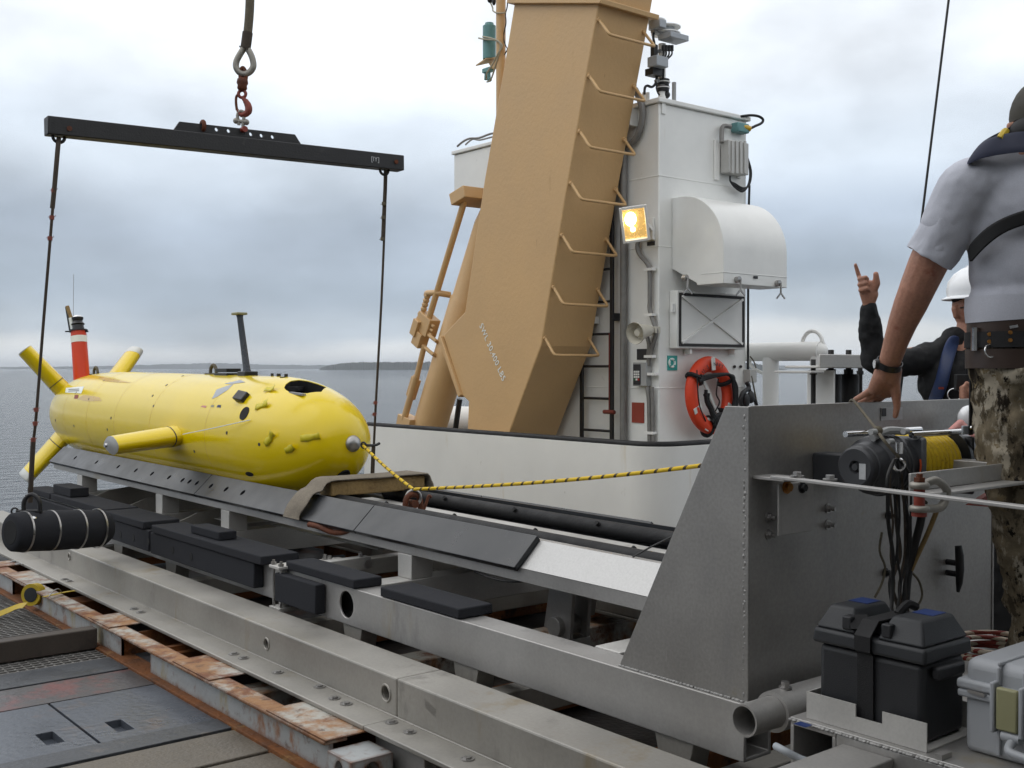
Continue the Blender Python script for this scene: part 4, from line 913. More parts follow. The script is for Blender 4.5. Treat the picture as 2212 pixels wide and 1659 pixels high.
for X in ((lambda x: x), mir):
    for k in range(3):
        a, b = ends[k] + .003, ends[k + 1] - .003
        m = M(); m.rings([[slope(y, -.13, .001, X), slope(y, 1.03, .001, X), slope(y, 1.03, .029, X), slope(y, -.13, .029, X)] for y in (a, b)])
        cs = []
        if X(0) == 0:
            for hp in hole_px[k + 1]:
                q = P(*hp, x=3.01); c_ = slope(q.y, .45, .0, X); nn = V((-.69, 0, .72))
                kk = M(); kk.cyl(c_ - nn * -.008, c_ + nn * .06, .019, n=16); cs.append(kk)
        ob('side_pad', cut(m, cs) if cs else m, 'black_pad', cr, bev=.003, sm=0)
    m = M(); m.rings([[V((X(3.19 + .038 * math.cos(R(t))), y, ztop(y) + .085 + .038 * math.sin(R(t)))) for t in range(0, 360, 24)] for y in (Y0, 5.72)]); ob('rubber_roll', m, 'black_rubber', cr, sm=60)
    m = M(); m.rings([[V((X(3.165 + .038 * math.cos(R(t))), y, ztop(y) + .02 + .038 * math.sin(R(t)))) for t in range(0, 360, 24)] for y in (5.74, Y1)]); ob('rubber_roll', m, 'black_rubber', cr, sm=60)
    ob('roll_backing', M().rings([[V((X(3.151), y, ztop(y) + .02)), V((X(3.16), y, ztop(y) + .02)), V((X(3.16), y, ztop(y) + .135)), V((X(3.151), y, ztop(y) + .135))] for y in (Y0 + (.55 if X(0) else 0), 5.72)]), 'black_pad', cr, sm=0) if X(0) else None
    for q_ in range(4):
        yq = 3.2 + q_ * .62; m = M(); m.cyl((X(3.19) - (.03 if X(0) else -.03), yq, ztop(yq) + .105), (X(3.19) - (.045 if X(0) else -.045), yq, ztop(yq) + .115), .012, n=10); ob('bolt_recess', m, 'dark', cr)
# trough floor
m = M(); m.rings([[V((3.24, y, ztop(y) + .04)), V((3.24, y, ztop(y) + .05)), V((3.45, y, ztop(y) + .05)), V((3.45, y, ztop(y) + .04))] for y in (Y0, 5.74)]); ob('trough_floor', m, 'alu_dull', cr, sm=0)
m = M(); m.rings([[V((3.453, y, ztop(y) + .04)), V((3.453, y, ztop(y) + .056)), V((3.56, y, ztop(y) + .056)), V((3.56, y, ztop(y) + .04))] for y in (Y0, 5.74)]); ob('wear_strip', m, 'alu_pale', cr, sm=0)
m = M(); m.rings([[V((3.16, y, ztop(y) + .03)), V((3.16, y, ztop(y) + .035)), V((3.70, y, ztop(y) + .035)), V((3.70, y, ztop(y) + .03))] for y in (Y0, 5.74)]); ob('trough_pan', m, 'black_pad', cr, sm=0)
# foam blocks: (y0, y1 on the front line, x0, x1, z0, z1)
def Yb(px, py, x=2.655): return P(px, py, x=x).y
def foam(ya, yb, x0, x1, z0, z1):
    a, b = sorted((ya, yb)); m = M(); m.box(x0, x1, a, b, z0, z1); ob('foam_block', m, 'foam', cr, bev=.006, seg=2)
e = .003
foam(Yb(821, 1290), Yb(991, 1345), 2.655, 2.83, BZ1 + e, BZ1 + .046)
foam(Yb(621, 1220), Yb(768, 1270), 2.645, 2.80, BZ1 + e, BZ1 + .046); foam(Yb(614, 1240), Yb(703, 1300), 2.60, 2.655, BZ0 + .02, BZ1 - .015)
foam(Yb(349, 1135), Yb(588, 1200), 2.59, 2.81, BZ1 + e, BZ1 + .05); foam(Yb(343, 1150), Yb(569, 1260), 2.60, 2.657, BZ0 + .045, BZ1); foam(Yb(417, 1125), Yb(478, 1160), 2.64, 2.75, BZ1 + .052, BZ1 + .10)
foam(Yb(242, 1095), Yb(328, 1125), 2.60, 2.84, BZ1 + e, BZ1 + .05); foam(Yb(235, 1100), Yb(336, 1180), 2.61, 2.657, BZ0 + .045, BZ1)
foam(Yb(116, 1065), Yb(236, 1095), 2.63, 2.86, BZ1 + e, BZ1 + .05); foam(Yb(66, 1052), Yb(114, 1070), 2.63, 2.8, BZ1 + e, BZ1 + .05); foam(Yb(66, 1070), Yb(228, 1150), 2.61, 2.657, BZ0 + .04, BZ1 - .01)
foam(Yb(113, 1050), Yb(150, 1070), 2.66, 2.80, BZ1 + .052, BZ1 + .12)
for px, py in ((373, 1188), (413, 1203), (257, 1155), (285, 1162), (317, 1170)):
    q = P(px, py, x=2.60); m = M(); m.cyl((2.598 if px > 330 else 2.608, q.y, q.z), (2.61, q.y, q.z), .022, n=14); ob('drain_slot', m, 'dark', cr)
# clamp with tie rods around the near beam
q = P(601, 1220, x=2.62); yc = q.y
m = M(); m.box(2.595, 2.85, yc - .055, yc + .055, BZ1 + .006, BZ1 + .02); ob('clamp_plate', m, 'alu_pale', cr, bev=.002)
m = M(); m.box(2.595, 2.80, yc - .055, yc + .055, BZ0 - .03, BZ0 - .012); ob('clamp_plate', m, 'alu_pale', cr, bev=.002)
m = M(); m.box(2.63, 2.655, yc - .03, yc + .015, BZ0 - .011, BZ1 + .005); ob('clamp_web', m, 'alu_pale', cr, bev=.002)
for dy in (-.04, .04):
    m = M(); m.cyl((2.615, yc + dy, BZ0 - .05), (2.615, yc + dy, BZ1 + .045), .0075, n=8); m.cyl((2.615, yc + dy, BZ1 + .02), (2.615, yc + dy, BZ1 + .034), .014, n=6); m.cyl((2.615, yc + dy, BZ0 - .045), (2.615, yc + dy, BZ0 - .03), .014, n=6); ob('tie_rod', m, 'steel', cr)
m = M(); m.box(2.85, 3.0, yc - .06, yc + .05, BZ1 + .0065, BZ1 + .016); ob('clamp_arm', m, 'alu_pale', cr, bev=.002)
for dy in (-.03, .02):
    m = M(); m.bolt((2.9, yc + dy, BZ1 + .016), (0, 0, 1), .011, .022); ob('bolt', m, 'steel', cr)
# transverse strut with pin joint
s0, s1 = P(775, 1217, z=.60), P(872, 1195, z=.60)
m = M(); ys = s1.y; m.box(2.83, 3.10, ys - .03, ys + .03, .545, .61); ob('strut', m, 'alu_pale', cr, bev=.004)
m = M(); m.cyl((3.075, ys - .031, .575), (3.075, ys - .045, .575), .025, n=16); m.bolt((3.05, ys, .61), (0, 0, 1), .01, .015); ob('pin', m, 'steel', cr)
# trapezoid feet standing down to the base frame
for px, py in ((765, 1360), (372, 1215), (258, 1165), (1010, 1440), (1460, 1600)):
    y_ = P(px, py, x=2.68).y
    for X in ((lambda x: x), mir):
        m = M(); a, b = sorted((X(2.67), X(2.76))); m.prism([(a, y_ - .085, BZ0 - .001), (a, y_ + .085, BZ0 - .001), (a, y_ + .05, RZ + .03), (a, y_ - .05, RZ + .03)], (b - a, 0, 0)); ob('foot', m, 'alu_dull', cr, bev=.003, sm=0)
# caster bracket under the trough
q = P(1235, 1310, x=3.35); m = M(); m.box(3.25, 3.4, q.y - .07, q.y + .07, .31, .40); m.prism([(3.27, q.y - .075, .40), (3.27, q.y + .1, .43), (3.27, q.y + .05, .68), (3.27, q.y - .1, .68)], (.02, 0, 0)); m.prism([(3.37, q.y - .075, .40), (3.37, q.y + .1, .43), (3.37, q.y + .05, .68), (3.37, q.y - .1, .68)], (.02, 0, 0)); m.cyl((3.24, q.y, .45), (3.42, q.y, .45), .045, n=16); ob('hinge_bracket', m, 'alu', cr, bev=.003)
# light sling wire under the trough
m = M(); m.tube([P(1025, 1234, x=3.0), P(1060, 1248, x=3.0), P(1100, 1256, x=3.0), P(1140, 1255, x=3.0)], .005, 6, sub=4); ob('wire', m, 'cable', cr)
m = M(); m.tube([P(1367, 1203, x=3.1), P(1405, 1182, x=3.12), P(1450, 1160, x=3.14)], .004, 6, sub=3); ob('wire', m, 'cable', cr)
# ---- end plate and gussets
PY = 2.17; PT = 1.486; PB = .583
m = M(); m.box(2.692, mir(2.692), PY, PY + .012, PB, PT); ob('end_plate', m, 'plate', cr, bev=.002)
gt, gb = P(1567, 874, x=2.68).y, P(1339, 1446, x=2.68).y
for X in ((lambda x: x), mir):
    m = M(); a, b = sorted((X(2.678), X(2.690))); m.prism([(a, PY - .004, PB), (a, gb, PB), (a, gt, PT - .002), (a, PY - .004, PT - .002)], (b - a, 0, 0)); ob('gusset', m, 'plate', cr, bev=.002, sm=0)
random.seed(5)
m = M(); z = PB + .02
while z < PT - .02: m.ball((2.679, PY + .012 + random.uniform(-.004, .004), z), random.uniform(.003, .0062), (.5, random.uniform(.7, 1.2), random.uniform(1, 1.8)), 8, 5); z += random.uniform(.011, .022)
ob('vertical_weld', m, 'weld', cr, sm=60, kind='stuff')
m = M(); y_ = PY
while y_ < gb: m.ball((2.677, y_, PB - .001), .007, (.9, random.uniform(1, 1.9), .6), 8, 5); y_ += random.uniform(.010, .018)
ob('base_weld', m, 'weld', cr, sm=60, kind='stuff')
def E_(px, py, off=0): return P(px, py, y=PY - off)
for px, py in ((1660, 1117), (1660, 1155), (1788, 1098), (1788, 1133), (1918, 1113), (1912, 1237)):
    q = E_(px, py); m = M(); m.cyl(q, q + V((0, -.004, 0)), .017, n=14); m.cyl(q + V((0, -.004, 0)), q + V((0, -.016, 0)), .012, n=6); m.cyl(q + V((0, -.016, 0)), q + V((0, -.03, 0)), .007, n=8); ob('bolt', m, 'steel' if px < 1800 else 'steel_black', cr)
u, w = E_(1902, 881), E_(1948, 906); m = M(); m.box(u.x, w.x, PY - .003, PY - .001, w.z, u.z); st = ob('sticker', m, 'label_grey', cr, sm=0)
m = M(); u, w = E_(1903, 882), E_(1912, 899); m.box(u.x, w.x, PY - .0045, PY - .0032, w.z, u.z); ob('sticker_mark', m, 'sign_dark', st, sm=0)
# bracket carrying the flat side bar
u, w = E_(1679, 1040, .06), E_(1754, 1146, .06)
m = M(); m.box(u.x, w.x, PY - .066, PY - .060, w.z, u.z - .008); ob('side_bracket', m, 'alu', cr, bev=.002)
q = E_(1699, 1052, .066); m = M(); m.bolt(q, (0, -1, 0), .014, .012); ob('bolt', m, 'brass', cr)
q = E_(1732, 1053, .066); m = M(); m.bolt(q, (0, -1, 0), .012, .012); ob('bolt', m, 'steel_black', cr)
BZ = 1.285
u = P(1669, 1033, z=BZ); 
m = M(); m.box(2.70, 2.80, PY - .12, PY - .001, BZ - .022, BZ - .012); ob('bracket_flange', m, 'alu', cr, bev=.002)
b0, b1 = P(1672, 1030, z=BZ), P(2212, 1096, z=BZ); dv = (b1 - b0).normalized()
m = M(); m.bar(b0, b0 + dv * 1.5, .030, .009); ob('flat_bar', m, 'alu', cr, bev=.002)
for px, py in ((1722, 1030), (1793, 1037)):
    q = P(px, py, z=BZ + .006); m = M(); m.cyl(q, q + V((0, 0, .004)), .02, n=14); m.cyl(q + V((0, 0, .004)), q + V((0, 0, .014)), .013, n=6); ob('bolt', m, 'steel', cr)
# big pipe through the foot of the plate
pe = P(1607, 1557, y=2.05)
m = M(); PR = .047
def pipe(x0, x1, ro, ri, c):
    k = M(); n = 32; rs = []
    for x, r_ in ((x1, ri), (x0, ri), (x0, ro), (x1, ro)): rs.append([V((x, c.y + r_ * math.cos(2 * math.pi * j / n), c.z + r_ * math.sin(2 * math.pi * j / n))) for j in range(n)])
    return k.rings(rs, cap=False, closed=True)
ob('stub_pipe', pipe(pe.x, pe.x + .5, PR, PR - .006, pe), 'alu', cr, sm=50)
ob('pipe_sleeve', pipe(pe.x + .13, pe.x + 1.35, PR + .013, PR + .001, pe), 'alu', cr, sm=50)
q = P(1688, 1488, x=pe.x + .2); m = M(); m.bolt((pe.x + .19, pe.y, pe.z + PR + .012), (0, 0, 1), .013, .016); ob('bolt', m, 'steel', cr)
m = M(); q = V((pe.x + .19, pe.y - PR - .016, pe.z - .03)); m.ball(q, .016); ob('bolt', m, 'steel', cr)
# horn cleat on the plate
hc_ = E_(2045, 1225); m = M()
for dz in (-.02, .02): m.cyl(hc_ + V((0, 0, dz)), hc_ + V((0, -.045, dz)), .011, n=10)
m.tube([hc_ + V((0, -.045, -.085)), hc_ + V((0, -.05, -.05)), hc_ + V((0, -.052, 0)), hc_ + V((0, -.05, .05)), hc_ + V((0, -.045, .085))], [.006, .013, .016, .016, .013, .006], 8); ob('horn_cleat', m, 'black_plastic', cr, sm=60)

# ================================================================== WOOD BLOCK ON THE RAILS AND ITS FELT
wy_ = P(712, 1070, x=3.13).y
wl0, wr0 = P(716, 1068, y=wy_), P(935, 1055, y=wy_)
wz0 = ztop(wy_) + .112
WH = .084
m = M(); m.box(3.14, 3.78, wy_, wy_ + .13, wz0, wz0 + WH)
ob('timber_block', m, 'wood', bev=.008, label='weathered timber block laid across the cradle rails in front of the yellow nose', cat='timber')
def felt_ring(path, y0, y1, th):
    rs = []
    for i, p in enumerate(path):
        a = path[max(0, i - 1)]; b = path[min(len(path) - 1, i + 1)]; d = (V((b[0], 0, b[1])) - V((a[0], 0, a[1]))).normalized(); n = V((-d.z, 0, d.x))
        n = n if n.z > -.2 else -n
        c = V((p[0], 0, p[1])); w = .01 * math.sin(i * 1.3)
        rs.append([c + V((0, y0 + w, 0)), c + V((0, y0 - .006 + w, 0)) + n * th * .5, c + V((0, y0 + w, 0)) + n * th, c + V((0, y1, 0)) + n * th, c + V((0, y1, 0))])
    return M().rings(rs)
pth = smooth([V((2.93, 0, ztop(wy_) + .0)), V((2.955, 0, ztop(wy_) + .06)), V((3.02, 0, ztop(wy_) + .13)), V((3.07, 0, wz0 + .04)), V((3.13, 0, wz0 + WH + .001)), V((3.25, 0, wz0 + WH + .003)), V((3.45, 0, wz0 + WH + .002)), V((3.65, 0, wz0 + WH + .003)), V((3.78, 0, wz0 + WH + .001)), V((3.81, 0, wz0 + .03)), V((3.82, 0, wz0 - .06))], 3)
m = felt_ring([(p.x, p.z) for p in pth], wy_ - .02, wy_ + .15, .014)
ob('felt_pad', m, 'felt', sm=70, label='grey felt strip draped over the timber block and near rail', cat='felt')
m = M(); q = P(760, 1135, x=2.93); m.tube([P(668, 1133, x=2.94), P(690, 1138, x=2.95), P(720, 1150, x=2.97), P(750, 1148, x=2.98), P(765, 1138, x=2.99), P(740, 1136, x=2.98)], .016, 7, sub=4)
ob('lashing_knot', m, 'rust', sm=60, label='dark knotted lashing under the rail where the felt strip ends', cat='lashing')
# fairlead ring for the tow line
fp = P(893, 1108, z=ztop(5) + .06); ring_c = None
sh = thing('snatch_shackle', tuple(fp), 'rusty snatch shackle with steel ring holding the yellow tow line in the trough', 'shackle')
fx = fp.x
rc = P(893, 1057, x=fx)
m = M(); m.torus(rc + V((0, 0, -.045)), (.5, 1, 0), .04, .008, 20, 8); ob('ring', m, 'steel', sh)
m = M(); m.tube([(fx - .05, fp.y, fp.z - .01), (fx - .05, fp.y, fp.z + .06), (fx - .03, fp.y, fp.z + .095), (fx + .02, fp.y, fp.z + .095), (fx + .045, fp.y, fp.z + .06), (fx + .045, fp.y, fp.z - .01)], .016, 8, sub=4); m.cyl((fx - .005, fp.y - .03, fp.z + .05), (fx - .005, fp.y + .03, fp.z + .05), .022, n=12); ob('bow', m, 'rust', sh, sm=60)
m = M(); m.tube([(fx + .06, fp.y, fp.z), (fx + .085, fp.y, fp.z + .05), (fx + .10, fp.y, fp.z + .085), (fx + .115, fp.y, fp.z + .075)], .009, 7, sub=3); ob('gate', m, 'rust', sh, sm=60)
# ================================================================== YELLOW UNDERWATER VEHICLE
AX, AR = CXL, .396
def az_(y): return 1.147 + .0085 * (y - 6)
NT = 5.762                                    # nose tip
def hullr(y):
    if y < NT: return 0
    t = y - NT; L = .861
    if t < L: u = 1 - t / L; return AR * (1 - u ** 1.8) ** (1 / 2.44)
    if y < 8.71: return AR
    u = (y - 8.71) / 2.243
    return AR * (1 - u ** 3.92) ** (1 / 2.68) if u < 1 else 0
def hit(px, py):
    d = 4.0
    while d < 14:
        q = P(px, py, d=d)
        if math.hypot(q.x - AX, q.z - az_(q.y)) < hullr(q.y): return q
        d += .004
    return None
def hnorm(q):
    n = V((q.x - AX, 0, q.z - az_(q.y))).normalized(); s_ = (hullr(q.y + .01) - hullr(q.y - .01)) / .02
    return (n - V((0, s_, 0))).normalized()
av = thing('underwater_vehicle', (AX, 8.5, .82), 'glossy yellow torpedo shaped underwater vehicle lying on the cradle', 'underwater vehicle')
ys = [NT + .861 * (i / 30) ** 2 for i in range(1, 31)] + [6.9 + .3 * i for i in range(7)] + [8.71 + 2.2429 * (1 - (1 - i / 30) ** 2) for i in range(31)]
m = M(); m.rings([[V((AX + max(hullr(y), 1e-3) * math.cos(2 * math.pi * j / 72), y, az_(y) + max(hullr(y), 1e-3) * math.sin(2 * math.pi * j / 72))) for j in range(72)] for y in ys])
# instrument bay in the nose: teardrop opening with a dark liner
tpx = [(613.7, 837.4), (617.5, 829.7), (627.6, 823), (644.5, 820.5), (663, 822.5), (686, 829), (706, 836.7), (721, 841.8), (694, 846.7), (663, 849.8), (640, 849.8), (624.5, 846.7), (616.8, 842)]
tear = [(q.x, q.y) for q in (hit(*p) for p in tpx) if q]
cx_, cy_ = sum(t[0] for t in tear) / len(tear), sum(t[1] for t in tear) / len(tear)
k = M(); k.prism([(x_, y_, 1.33) for x_, y_ in tear], (0, 0, .5))
hull = ob('hull', cut(m, [k]), 'yellow', av, sm=40)
m = M()
ring0 = [(cx_ + (x_ - cx_) * .993, cy_ + (y_ - cy_) * .997) for x_, y_ in tear]
n = len(ring0)
def topz(x_, y_): return az_(y_) + math.sqrt(max(1e-6, hullr(y_) ** 2 - (x_ - AX) ** 2)) - .004
m.v += [V((x_, y_, 1.335)) for x_, y_ in ring0] + [V((x_, y_, topz(x_, y_))) for x_, y_ in ring0]
m.f += [(i, (i + 1) % n, n + (i + 1) % n, n + i) for i in range(n)] + [tuple(range(n))]
ob('bay_liner', m, 'dark', hull, sm=0)
m = M(); m.lathe((cx_ + .0, cy_ + .12, 1.34), (0, 0, 1), [(0, .07), (.03, .07), (.05, .045), (.10, .045), (.12, .075), (.145, .075)], 20); m.torus((cx_ + .02, cy_ - .08, 1.41), (0, .3, 1), .05, .012); m.bar((cx_ - .08, cy_, 1.43), (cx_ - .04, cy_ - .15, 1.42), .03, .02); ob('lift_bollard', m, 'steel_black', hull)
m = M(); m.bar((cx_ - .09, cy_ - .04, 1.45), (cx_ - .07, cy_ - .17, 1.44), .03, .012); ob('bracket', m, 'steel', hull)
# section joints
for y_ in (6.95, 7.92, 8.65, 9.30, 9.95):
    m = M(); m.torus((AX, y_, az_(y_)), (0, 1, 0), hullr(y_) - .0016, .0026, 72, 6); ob('section_joint', m, 'yellow_shade', hull)
# flush screws
for px, py in ((360, 832), (225, 822), (165, 848), (330, 855), (192, 862), (240, 903), (332, 877), (490, 935), (420, 975), (232, 928), (120, 908), (160, 920), (310, 932), (560, 960), (395, 812)):
    q = hit(px, py)
    if q: nn = hnorm(q); m = M(); m.cyl(q - nn * .003, q + nn * .002, .011, n=10); ob('screw', m, 'gasket', hull)
def decal(name, pix, mt, off=.0018, par=hull):
    cpx = sum(p[0] for p in pix) / len(pix); cpy = sum(p[1] for p in pix) / len(pix); pp = []
    for k in range(len(pix)):
        a, b = pix[k], pix[(k + 1) % len(pix)]
        for s_ in range(3): pp.append((a[0] + (b[0] - a[0]) * s_ / 3, a[1] + (b[1] - a[1]) * s_ / 3))
    c = hit(cpx, cpy); ring = [hit(*p) for p in pp]
    if c is None or any(r_ is None for r_ in ring): return None
    m = M(); mid = [hit((p[0] + cpx) / 2, (p[1] + cpy) / 2) for p in pp]; o = off
    m.v = [c + hnorm(c) * o] + [q + hnorm(q) * o for q in mid] + [q + hnorm(q) * o for q in ring]; n = len(ring)
    for i in range(n): j = (i + 1) % n; m.f += [(0, 1 + i, 1 + j), (1 + i, 1 + n + i, 1 + n + j, 1 + j)]
    return ob(name, m, mt, par, sm=60)
decal('worn_logo', [(458, 862), (468, 842), (505, 829), (493, 842), (468, 858)], 'grey_box'); decal('worn_logo', [(485, 829), (520, 821), (530, 826), (497, 830)], 'grey_box')
d1 = decal('name_sticker', [(141, 848), (143, 838), (182, 835), (176, 850)], 'sign_white')
for y_ in (841, 844.5): decal('sticker_text', [(148, y_ + 1.5), (149, y_), (172, y_ - 1), (171, y_ + .5)], 'sign_dark', .003)
decal('red_mark', [(160, 861), (162, 853), (170, 853), (168, 862)], 'sign_red')
decal('logo_dot', [(468, 880), (471, 875), (478, 875), (477, 881)], 'vest_blue'); decal('logo_dot', [(455, 879), (457, 875), (463, 875), (462, 880)], 'latch'); decal('logo_dot', [(434, 879), (438, 876), (447, 877), (444, 881)], 'pink')
decal('fairing_mark', [(165, 862), (182, 853), (215, 858), (220, 866), (190, 867)], 'yellow_shade'); decal('fairing_mark', [(212, 816), (225, 815), (270, 824), (285, 827), (250, 826), (225, 823)], 'yellow_shade')
def dimple(name, px, py, rx_, mt='dark', sc=(1, 1), tilt=0):
    q = hit(px, py)
    if not q: return
    nn = hnorm(q); u = V((0, 1, 0)); u = (u - nn * u.dot(nn)).normalized(); w = nn.cross(u); u, w = u * math.cos(tilt) + w * math.sin(tilt), w * math.cos(tilt) - u * math.sin(tilt)
    m = M(); ring = [q + u * rx_ * sc[0] * math.cos(R(a)) + w * rx_ * sc[1] * math.sin(R(a)) for a in range(0, 360, 18)]
    m.prism([p - nn * .01 for p in ring], nn * .0125); ob(name, m, mt, hull)
dimple('port_hole', 528, 893, .045); dimple('lower_slot', 539, 1024, .035, sc=(1.3, .5)); dimple('belly_opening', 738, 1032, .06, sc=(1.3, .8)); dimple('port_hole', 611, 815, .02)
q = hit(525, 860); nn = hnorm(q); u = V((0, 1, 0)); m = M(); m.obox(q + nn * .012, V((0, .05, 0)) + nn * .01, nn.cross(u) * .035, nn * .022); ob('sonar_head', m, 'black_plastic', hull, bev=.006)
m = M(); q = hit(385, 941); m.tube([P(540, 907, x=3.06), P(460, 925, x=2.95), P(395, 938, x=2.98)], .003, 5); ob('guy_line', m, 'sign_white', hull)
# tape flaps fluttering on the nose
random.seed(11)
for px, py, L, a in ((568, 877, .11, -25), (585, 948, .11, -45), (628, 969, .085, -20), (672, 945, .13, -15), (585, 843, .09, -20)):
    q = hit(px, py); nn = hnorm(q); u = V((0, -1, 0)); u = (u - nn * u.dot(nn)).normalized(); w = nn.cross(u)
    if w.z < 0: w = -w
    d_ = u * math.cos(R(a)) - w * math.sin(R(a)); e_ = nn.cross(d_); m = M(); N_ = 7; o = []
    for i in range(N_):
        t = i / (N_ - 1) - .5; lift = .004 + .03 * max(0, t) ** 1.2 + random.uniform(0, .005); wd = .015 + .008 * abs(math.sin(t * 4 + py)) 
        for s_ in (-1, 0, 1): o.append(q + d_ * L * t + e_ * (wd * s_ + random.uniform(-.003, .003)) + nn * (lift * (1 + .5 * s_) + .002))
    m.v = o; m.f = [(i * 3 + j, i * 3 + j + 1, i * 3 + j + 4, i * 3 + j + 3) for i in range(N_ - 1) for j in range(2)]
    f_ = ob('tape_flap', m, 'yellow_tape', hull, sm=25); z_ = f_.modifiers.new('s', 'SOLIDIFY'); z_.thickness = .0015
# nose tow fitting
q = hit(762, 958); nn = hnorm(q); m = M(); m.lathe(q - nn * .01, nn, [(0, .05), (.02, .05), (.035, .042), (.045, .03), (.05, 0)], 28); tf = ob('tow_fitting', m, 'steel', hull, sm=50)
tow0 = q + nn * .04 + V((.02, -.03, -.01)); m = M(); m.torus(tow0 + V((0, -.01, 0)), (1, .4, .2), .018, .006, 16, 6); m.tube([tow0, tow0 + V((.05, -.05, -.0)), tow0 + V((.08, -.06, .012))], .009, 6, sub=3); ob('link', m, 'steel_black', tf)
# fins
def fin(root, tip, chord, thick, name, taper=.85, cap='fin_tip', capf=.84, sweep=0):
    root, tip = V(root), V(tip); d = tip - root; ax = d.normalized(); cdir = V((0, 1, 0)); td = ax.cross(cdir).normalized(); cdir = td.cross(ax); 
    sec = [(-.5, 0), (-.47, .3), (-.38, .62), (-.22, .92), (-.05, 1), (.15, .9), (.33, .6), (.45, .25), (.5, 0)]
    loop = sec + [(a, -b) for a, b in reversed(sec[1:-1])]
    def ring(t, s=1.): return [root + d * t + cdir * a * chord * (1 - (1 - taper) * t) * s + td * b * thick / 2 * (1 - (1 - taper) * t) * s + cdir * sweep * t for a, b in loop]
    f_ = ob(name, M().rings([ring(.0), ring(.2), ring(capf)]), 'yellow', av, sm=50)
    ob('fin_root_seal', M().rings([ring(.155, 1.012), ring(.17, 1.012)]), 'gasket', f_, sm=50)
    ob('fin_tip', M().rings([ring(capf + .003), ring(.985), ring(1., .9)]), cap, f_, sm=50)
fy = 10.55
for sx, sz in ((-1, 1), (1, 1), (-1, -1), (1, -1)):
    r0 = .215; fin((AX + sx * r0 * .95, fy, 1.187 + sz * r0), (AX + sx * .51, fy + .1, 1.187 + sz * .585), .34, .15, 'tail_fin', capf=.86 if not (sx < 0 and sz > 0) else .97, cap='fin_tip')
fy = P(385, 942, x=3.06).y
fin((AX - .36, fy, 1.135), (P(238, 962, y=fy).x, fy, 1.085), .33, .15, 'bow_plane', cap='grey_paint', capf=.985)
fin((AX + .36, fy, 1.135), (AX + .82, fy, 1.085), .33, .15, 'bow_plane', cap='grey_paint', capf=.985)
m = M(); q = P(232, 962, y=fy); m.cyl((q.x - .004, fy, q.z), (q.x - .02, fy, q.z), .014, n=12); ob('pivot_bolt', m, 'chrome', av)
# orange mast at the stern
mb = V((AX, 10.62, 1.187 + .25)); mt_ = P(165, 716, y=10.72); mt_.x = AX; dM = (mt_ - mb)
L = dM.length
rm = ob('antenna_mast', M().lathe(mb, dM, [(0, .074), (L, .07)], 28), 'orange', av)
ob('white_band', M().lathe(mb + dM * .79, dM, [(0, .0735), (.062, .0732)], 28, cap=False), 'sign_white', rm)
u = dM.normalized(); m = M(); m.lathe(mb + dM, u, [(0, .085), (.012, .085), (.014, .055), (.06, .05), (.07, .062), (.085, .05), (.10, .042), (.12, .052), (.135, .052), (.14, 0)], 20); ob('mast_head', m, 'black_plastic', rm)
m = M(); m.ball(mb + dM + u * .135, .05, (1, 1, .5)); ob('dome', m, 'chrome', rm)
a_ = mb + dM + RT * -.062; m = M(); m.bar(a_ + RT * -.012, a_ + RT * -.035 + u * .24, .012, .03); ob('antenna_blade', m, 'black_plastic', rm)
m = M(); m.cyl(a_ + RT * .012 + u * .02, a_ + u * .13, .022, n=12); ob('antenna_base', m, 'sign_white', rm)
m = M(); m.cyl(a_ + u * .13, a_ + RT * -.028 + u * .245, .018, n=12); ob('antenna_stick', m, 'wood', rm)
m = M(); m.cyl(a_ + RT * .02 + u * .1, a_ + RT * .02 + V((0, 0, .54)), .0022, n=5); ob('whip', m, 'steel', rm)
m = M(); m.bar(mb + dM + RT * -.12, mb + dM + RT * .09, .03, .012); ob('clamp', m, 'steel_black', rm)
# grey blade mast amidships
fy2 = P(535, 812, x=AX).y; b0 = V((AX, fy2, az_(fy2) + AR - .01)); tp = P(517, 675, x=AX)
d_ = tp - b0
def blade(t, w, th): c = b0 + d_ * t; return [c + V((th * math.cos(R(a)) / 2, w * math.sin(R(a)) / 2, 0)) for a in range(0, 360, 24)]
bm = ob('blade_mast', M().rings([blade(.0, .09, .075), blade(.07, .085, .06), blade(.12, .065, .046), blade(.5, .06, .042), blade(.92, .055, .04), blade(.96, .062, .05)]), 'sail', av, sm=50)
m = M(); c = b0 + d_; m.box(c.x - .04, c.x + .04, c.y - .05, c.y + .05, c.z - .018, c.z); ob('cap', m, 'latch', bm, bev=.006)
m = M(); m.box(AX - .05, AX + .05, fy2 - .06, fy2 + .06, b0.z - .02, b0.z + .038); ob('base', m, 'black_plastic', bm, bev=.006)
m = M(); q = P(492, 806, x=AX); m.box(AX - .06, AX + .06, q.y - .11, q.y + .1, az_(q.y) + AR - .01, az_(q.y) + AR + .012); m.box(AX - .055, AX + .055, q.y - .10, q.y + .095, az_(q.y) + AR + .018, az_(q.y) + AR + .045); ob('recovery_hatch', m, 'black_plastic', hull, bev=.003)
for px in (461, 207):
    q = P(px, 805, x=AX); zz = az_(q.y) + hullr(q.y); m = M(); m.tube([(AX, q.y - .05, zz - .01), (AX, q.y - .045, zz + .04), (AX, q.y, zz + .068), (AX, q.y + .045, zz + .04), (AX, q.y + .05, zz - .01)], .013, 8, sub=4); m.box(AX - .03, AX + .03, q.y - .09, q.y + .09, zz - .006, zz + .008); ob('lifting_eye', m, 'rope_grey', hull, sm=50)
for px, r_ in ((588, .01), (602, .014), (618, .012)):
    q = P(px, 815, x=AX); zz = az_(q.y) + hullr(q.y); m = M(); m.cyl((AX, q.y, zz - .01), (AX, q.y, zz + .018), r_, n=10); ob('top_stud', m, 'steel_black', hull)


